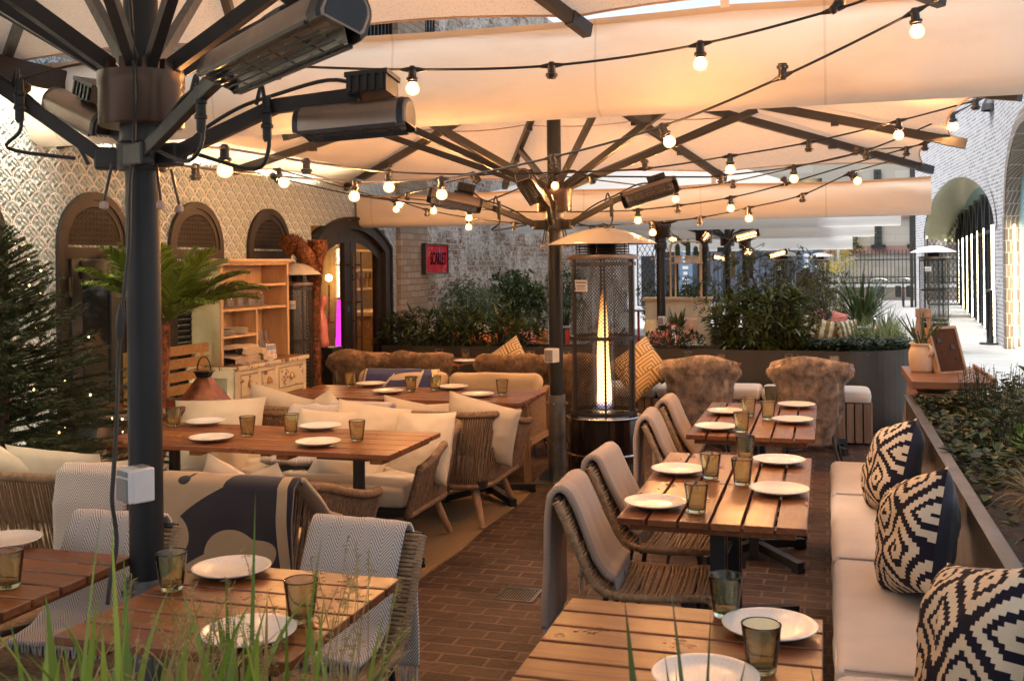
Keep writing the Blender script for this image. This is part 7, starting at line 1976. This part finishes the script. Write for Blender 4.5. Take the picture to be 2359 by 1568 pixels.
mp = scr(1549,760,12.5); t = thing('menu_stand', 'red menu stand with white lettering-like print on the mint table side', 'menu', (mp.x,mp.y,.66), YAW); t['label'] = 'red and white menu stand beside the third pole'
m = MB(); m.box((0,0,.155),(.10,.03,.30)); m.build('board', m_red, t); m = MB(); m.box((.012,-.017,.16),(.055,.004,.25)); m.build('print', m_white, t)
mp = scr(1303,755,12.8); t = thing('menu_stand', 'navy and red menu stand just right of the middle pole', 'menu', (mp.x,mp.y,.66), YAW)
m = MB(); m.box((0,0,.125),(.09,.03,.25)); m.build('board', m_navy, t); m = MB(); m.box((.012,-.017,.13),(.045,.004,.2)); m.build('print', m_red, t)
sp = scr(1203,794,11.6); t = thing('toadstool_ornament', 'red toadstool ornament with white dots in the left planter', 'ornament', (sp.x,sp.y,.80)); m = MB(); m.lathe([(.03,-.05),(.028,.0)],12); m.build('stem', m_white, t)
m = MB(); m.lathe([(.062,-.005),(.066,.005),(.055,.04),(.03,.058),(.001,.063)],20); cp_ = m.build('cap', m_red, t, smooth=2); m = MB(); rnd = random.Random(2)
for i in range(60):
    a, e = rnd.uniform(0,2*PI), rnd.uniform(.1,1.3); p = Vector((.066*math.cos(a)*math.cos(e),.066*math.sin(a)*math.cos(e),.004+.06*math.sin(e))); m.lathe([(.005,-.003),(.005,.003),(.001,.005)],6,tuple(p))
m.build('dots', m_white, cp_)
for v, y, D, s, lab in ((1222,789,11.6,1.,'pink pointed gnome hat ornament right of the toadstool'),(1192,728,15.2,1.3,'red pointed ornament before the laurel shrub')):
    p = scr(v,y,D); m = MB(); m.lathe([(.035,-.06),(.04,-.02),(.028,.03),(.012,.07),(.001,.085)],14); o = m.build('ornament', m_pinks, smooth=2); o.location = p; o.scale=(s,s,s); tag(o, lab, 'ornament')
# cream counter with cactus stand
c0, c1 = scr(1500,690,14.8), scr(1622,690,15.2); c = (c0+c1)/2
t = thing('service_counter', 'cream service counter behind the third pole', 'counter', (c.x,c.y,.005), YAW-.2); w_ = (c1-c0).length
m = MB(); m.box((0,0,.58),(w_,.45,1.15)); m.build('body', m_cream, t); m = MB(); m.box((0,0,1.175),(w_+.08,.52,.04)); m.build('top', m_pine, t); m = MB(); m.box((.08,-.24,.62),(w_*.4,.02,.5)); m.build('panel', m_pine, t)
t = thing('cactus_stand', 'golden timber plant stand on the cream counter, carrying cacti', 'plant stand', (c.x+.12,c.y,1.20), YAW-.2)
m = MB()
for x, y in ((-.22,-.12),(.22,-.12),(-.16,.14),(.20,.14)): m.box((x,y,.38),(.025,.025,.76))
m.build('posts', m_pine, t); m = MB(); m.box((0,0,.50),(.47,.30,.02)); m.box((0,-.12,.60),(.46,.014,.016)); m.build('shelf', m_pine, t)
m = MB(); 
for y in (-.12,.14): m.tube(spline([(-.22,y,.72),(-.20,y,.79),(-.12,y,.81),(.12,y,.81),(.20,y,.79),(.22,y,.72)],16),.012,6)
m.build('top_rail', m_pine, t)
for i,(x,h_,lab) in enumerate(((-.12,.20,'cactus in a pale pot, left on the golden stand'),(.03,.26,'tallest cactus in a pale pot on the golden stand'),(.14,.16,'small cactus at the right of the golden stand'))):
    M_ = Matrix.Rotation(YAW-.2,3,'Z') @ Vector((x,0,0)); q = thing('cactus', lab, 'cactus', (c.x+.12+M_.x,c.y+M_.y,1.712)); m = MB(); m.lathe([(.045,0),(.055,.09),(.05,.09),(.001,.085)],16); m.build('pot', m_stone_jug, q); m = MB()
    n = 14; m.grid(lambda u, v: ((.032*(1+.12*(1 if int(u*n*2)%2 else -1))*math.cos(2*PI*u)*math.sqrt(max(.02,1-v**6))), (.032*(1+.12*(1 if int(u*n*2)%2 else -1))*math.sin(2*PI*u)*math.sqrt(max(.02,1-v**6))), .08+h_*v), n*2, 10); m.build('stem', m_cactus, q)
p = scr(1592,668,14.9); bush((p.x,p.y,1.32),(.12,.1,.12),90,.10,.02,m_sword,'small green plant in a red pot on the counter end',66,'potted_plant',None,stems=4); 
p = scr(1560,760,12.7); tuft((p.x,p.y,.92),60,.26,.03,m_sword,'small spiky palm behind the menu stand',75,droop=.8,name='spiky_plant')
p0, p1 = scr(1832,635,29.), scr(1876,690,29.); m = MB(); m.box((0,0,.8),((p1-p0).x/math.cos(YAW),.06,1.6)); o = m.build('screen', m_blind); o.location=((p0.x+p1.x)/2,(p0.y+p1.y)/2,0); o.rotation_euler=(0,0,YAW); o.scale=(1,1,(CAMZ-(635-HOR)/FOC*29)/1.6); tag(o,'dark brown screen between the two rear patio heaters','screen')
p = scr(2016,735,11.9); t = thing('thermos_flask', 'steel flask with a red strap standing among the sedge', 'flask', (p.x,p.y,.80)); m = MB(); m.lathe([(.033,0),(.035,.02),(.035,.12),(.028,.15),(.028,.17),(.030,.171),(.030,.23),(.02,.24)],18); m.build('body', m_steel, t, smooth=1); m = MB(); m.box((.034,0,.06),(.02,.02,.14)); m.build('strap', m_red, t, bevel=.008)
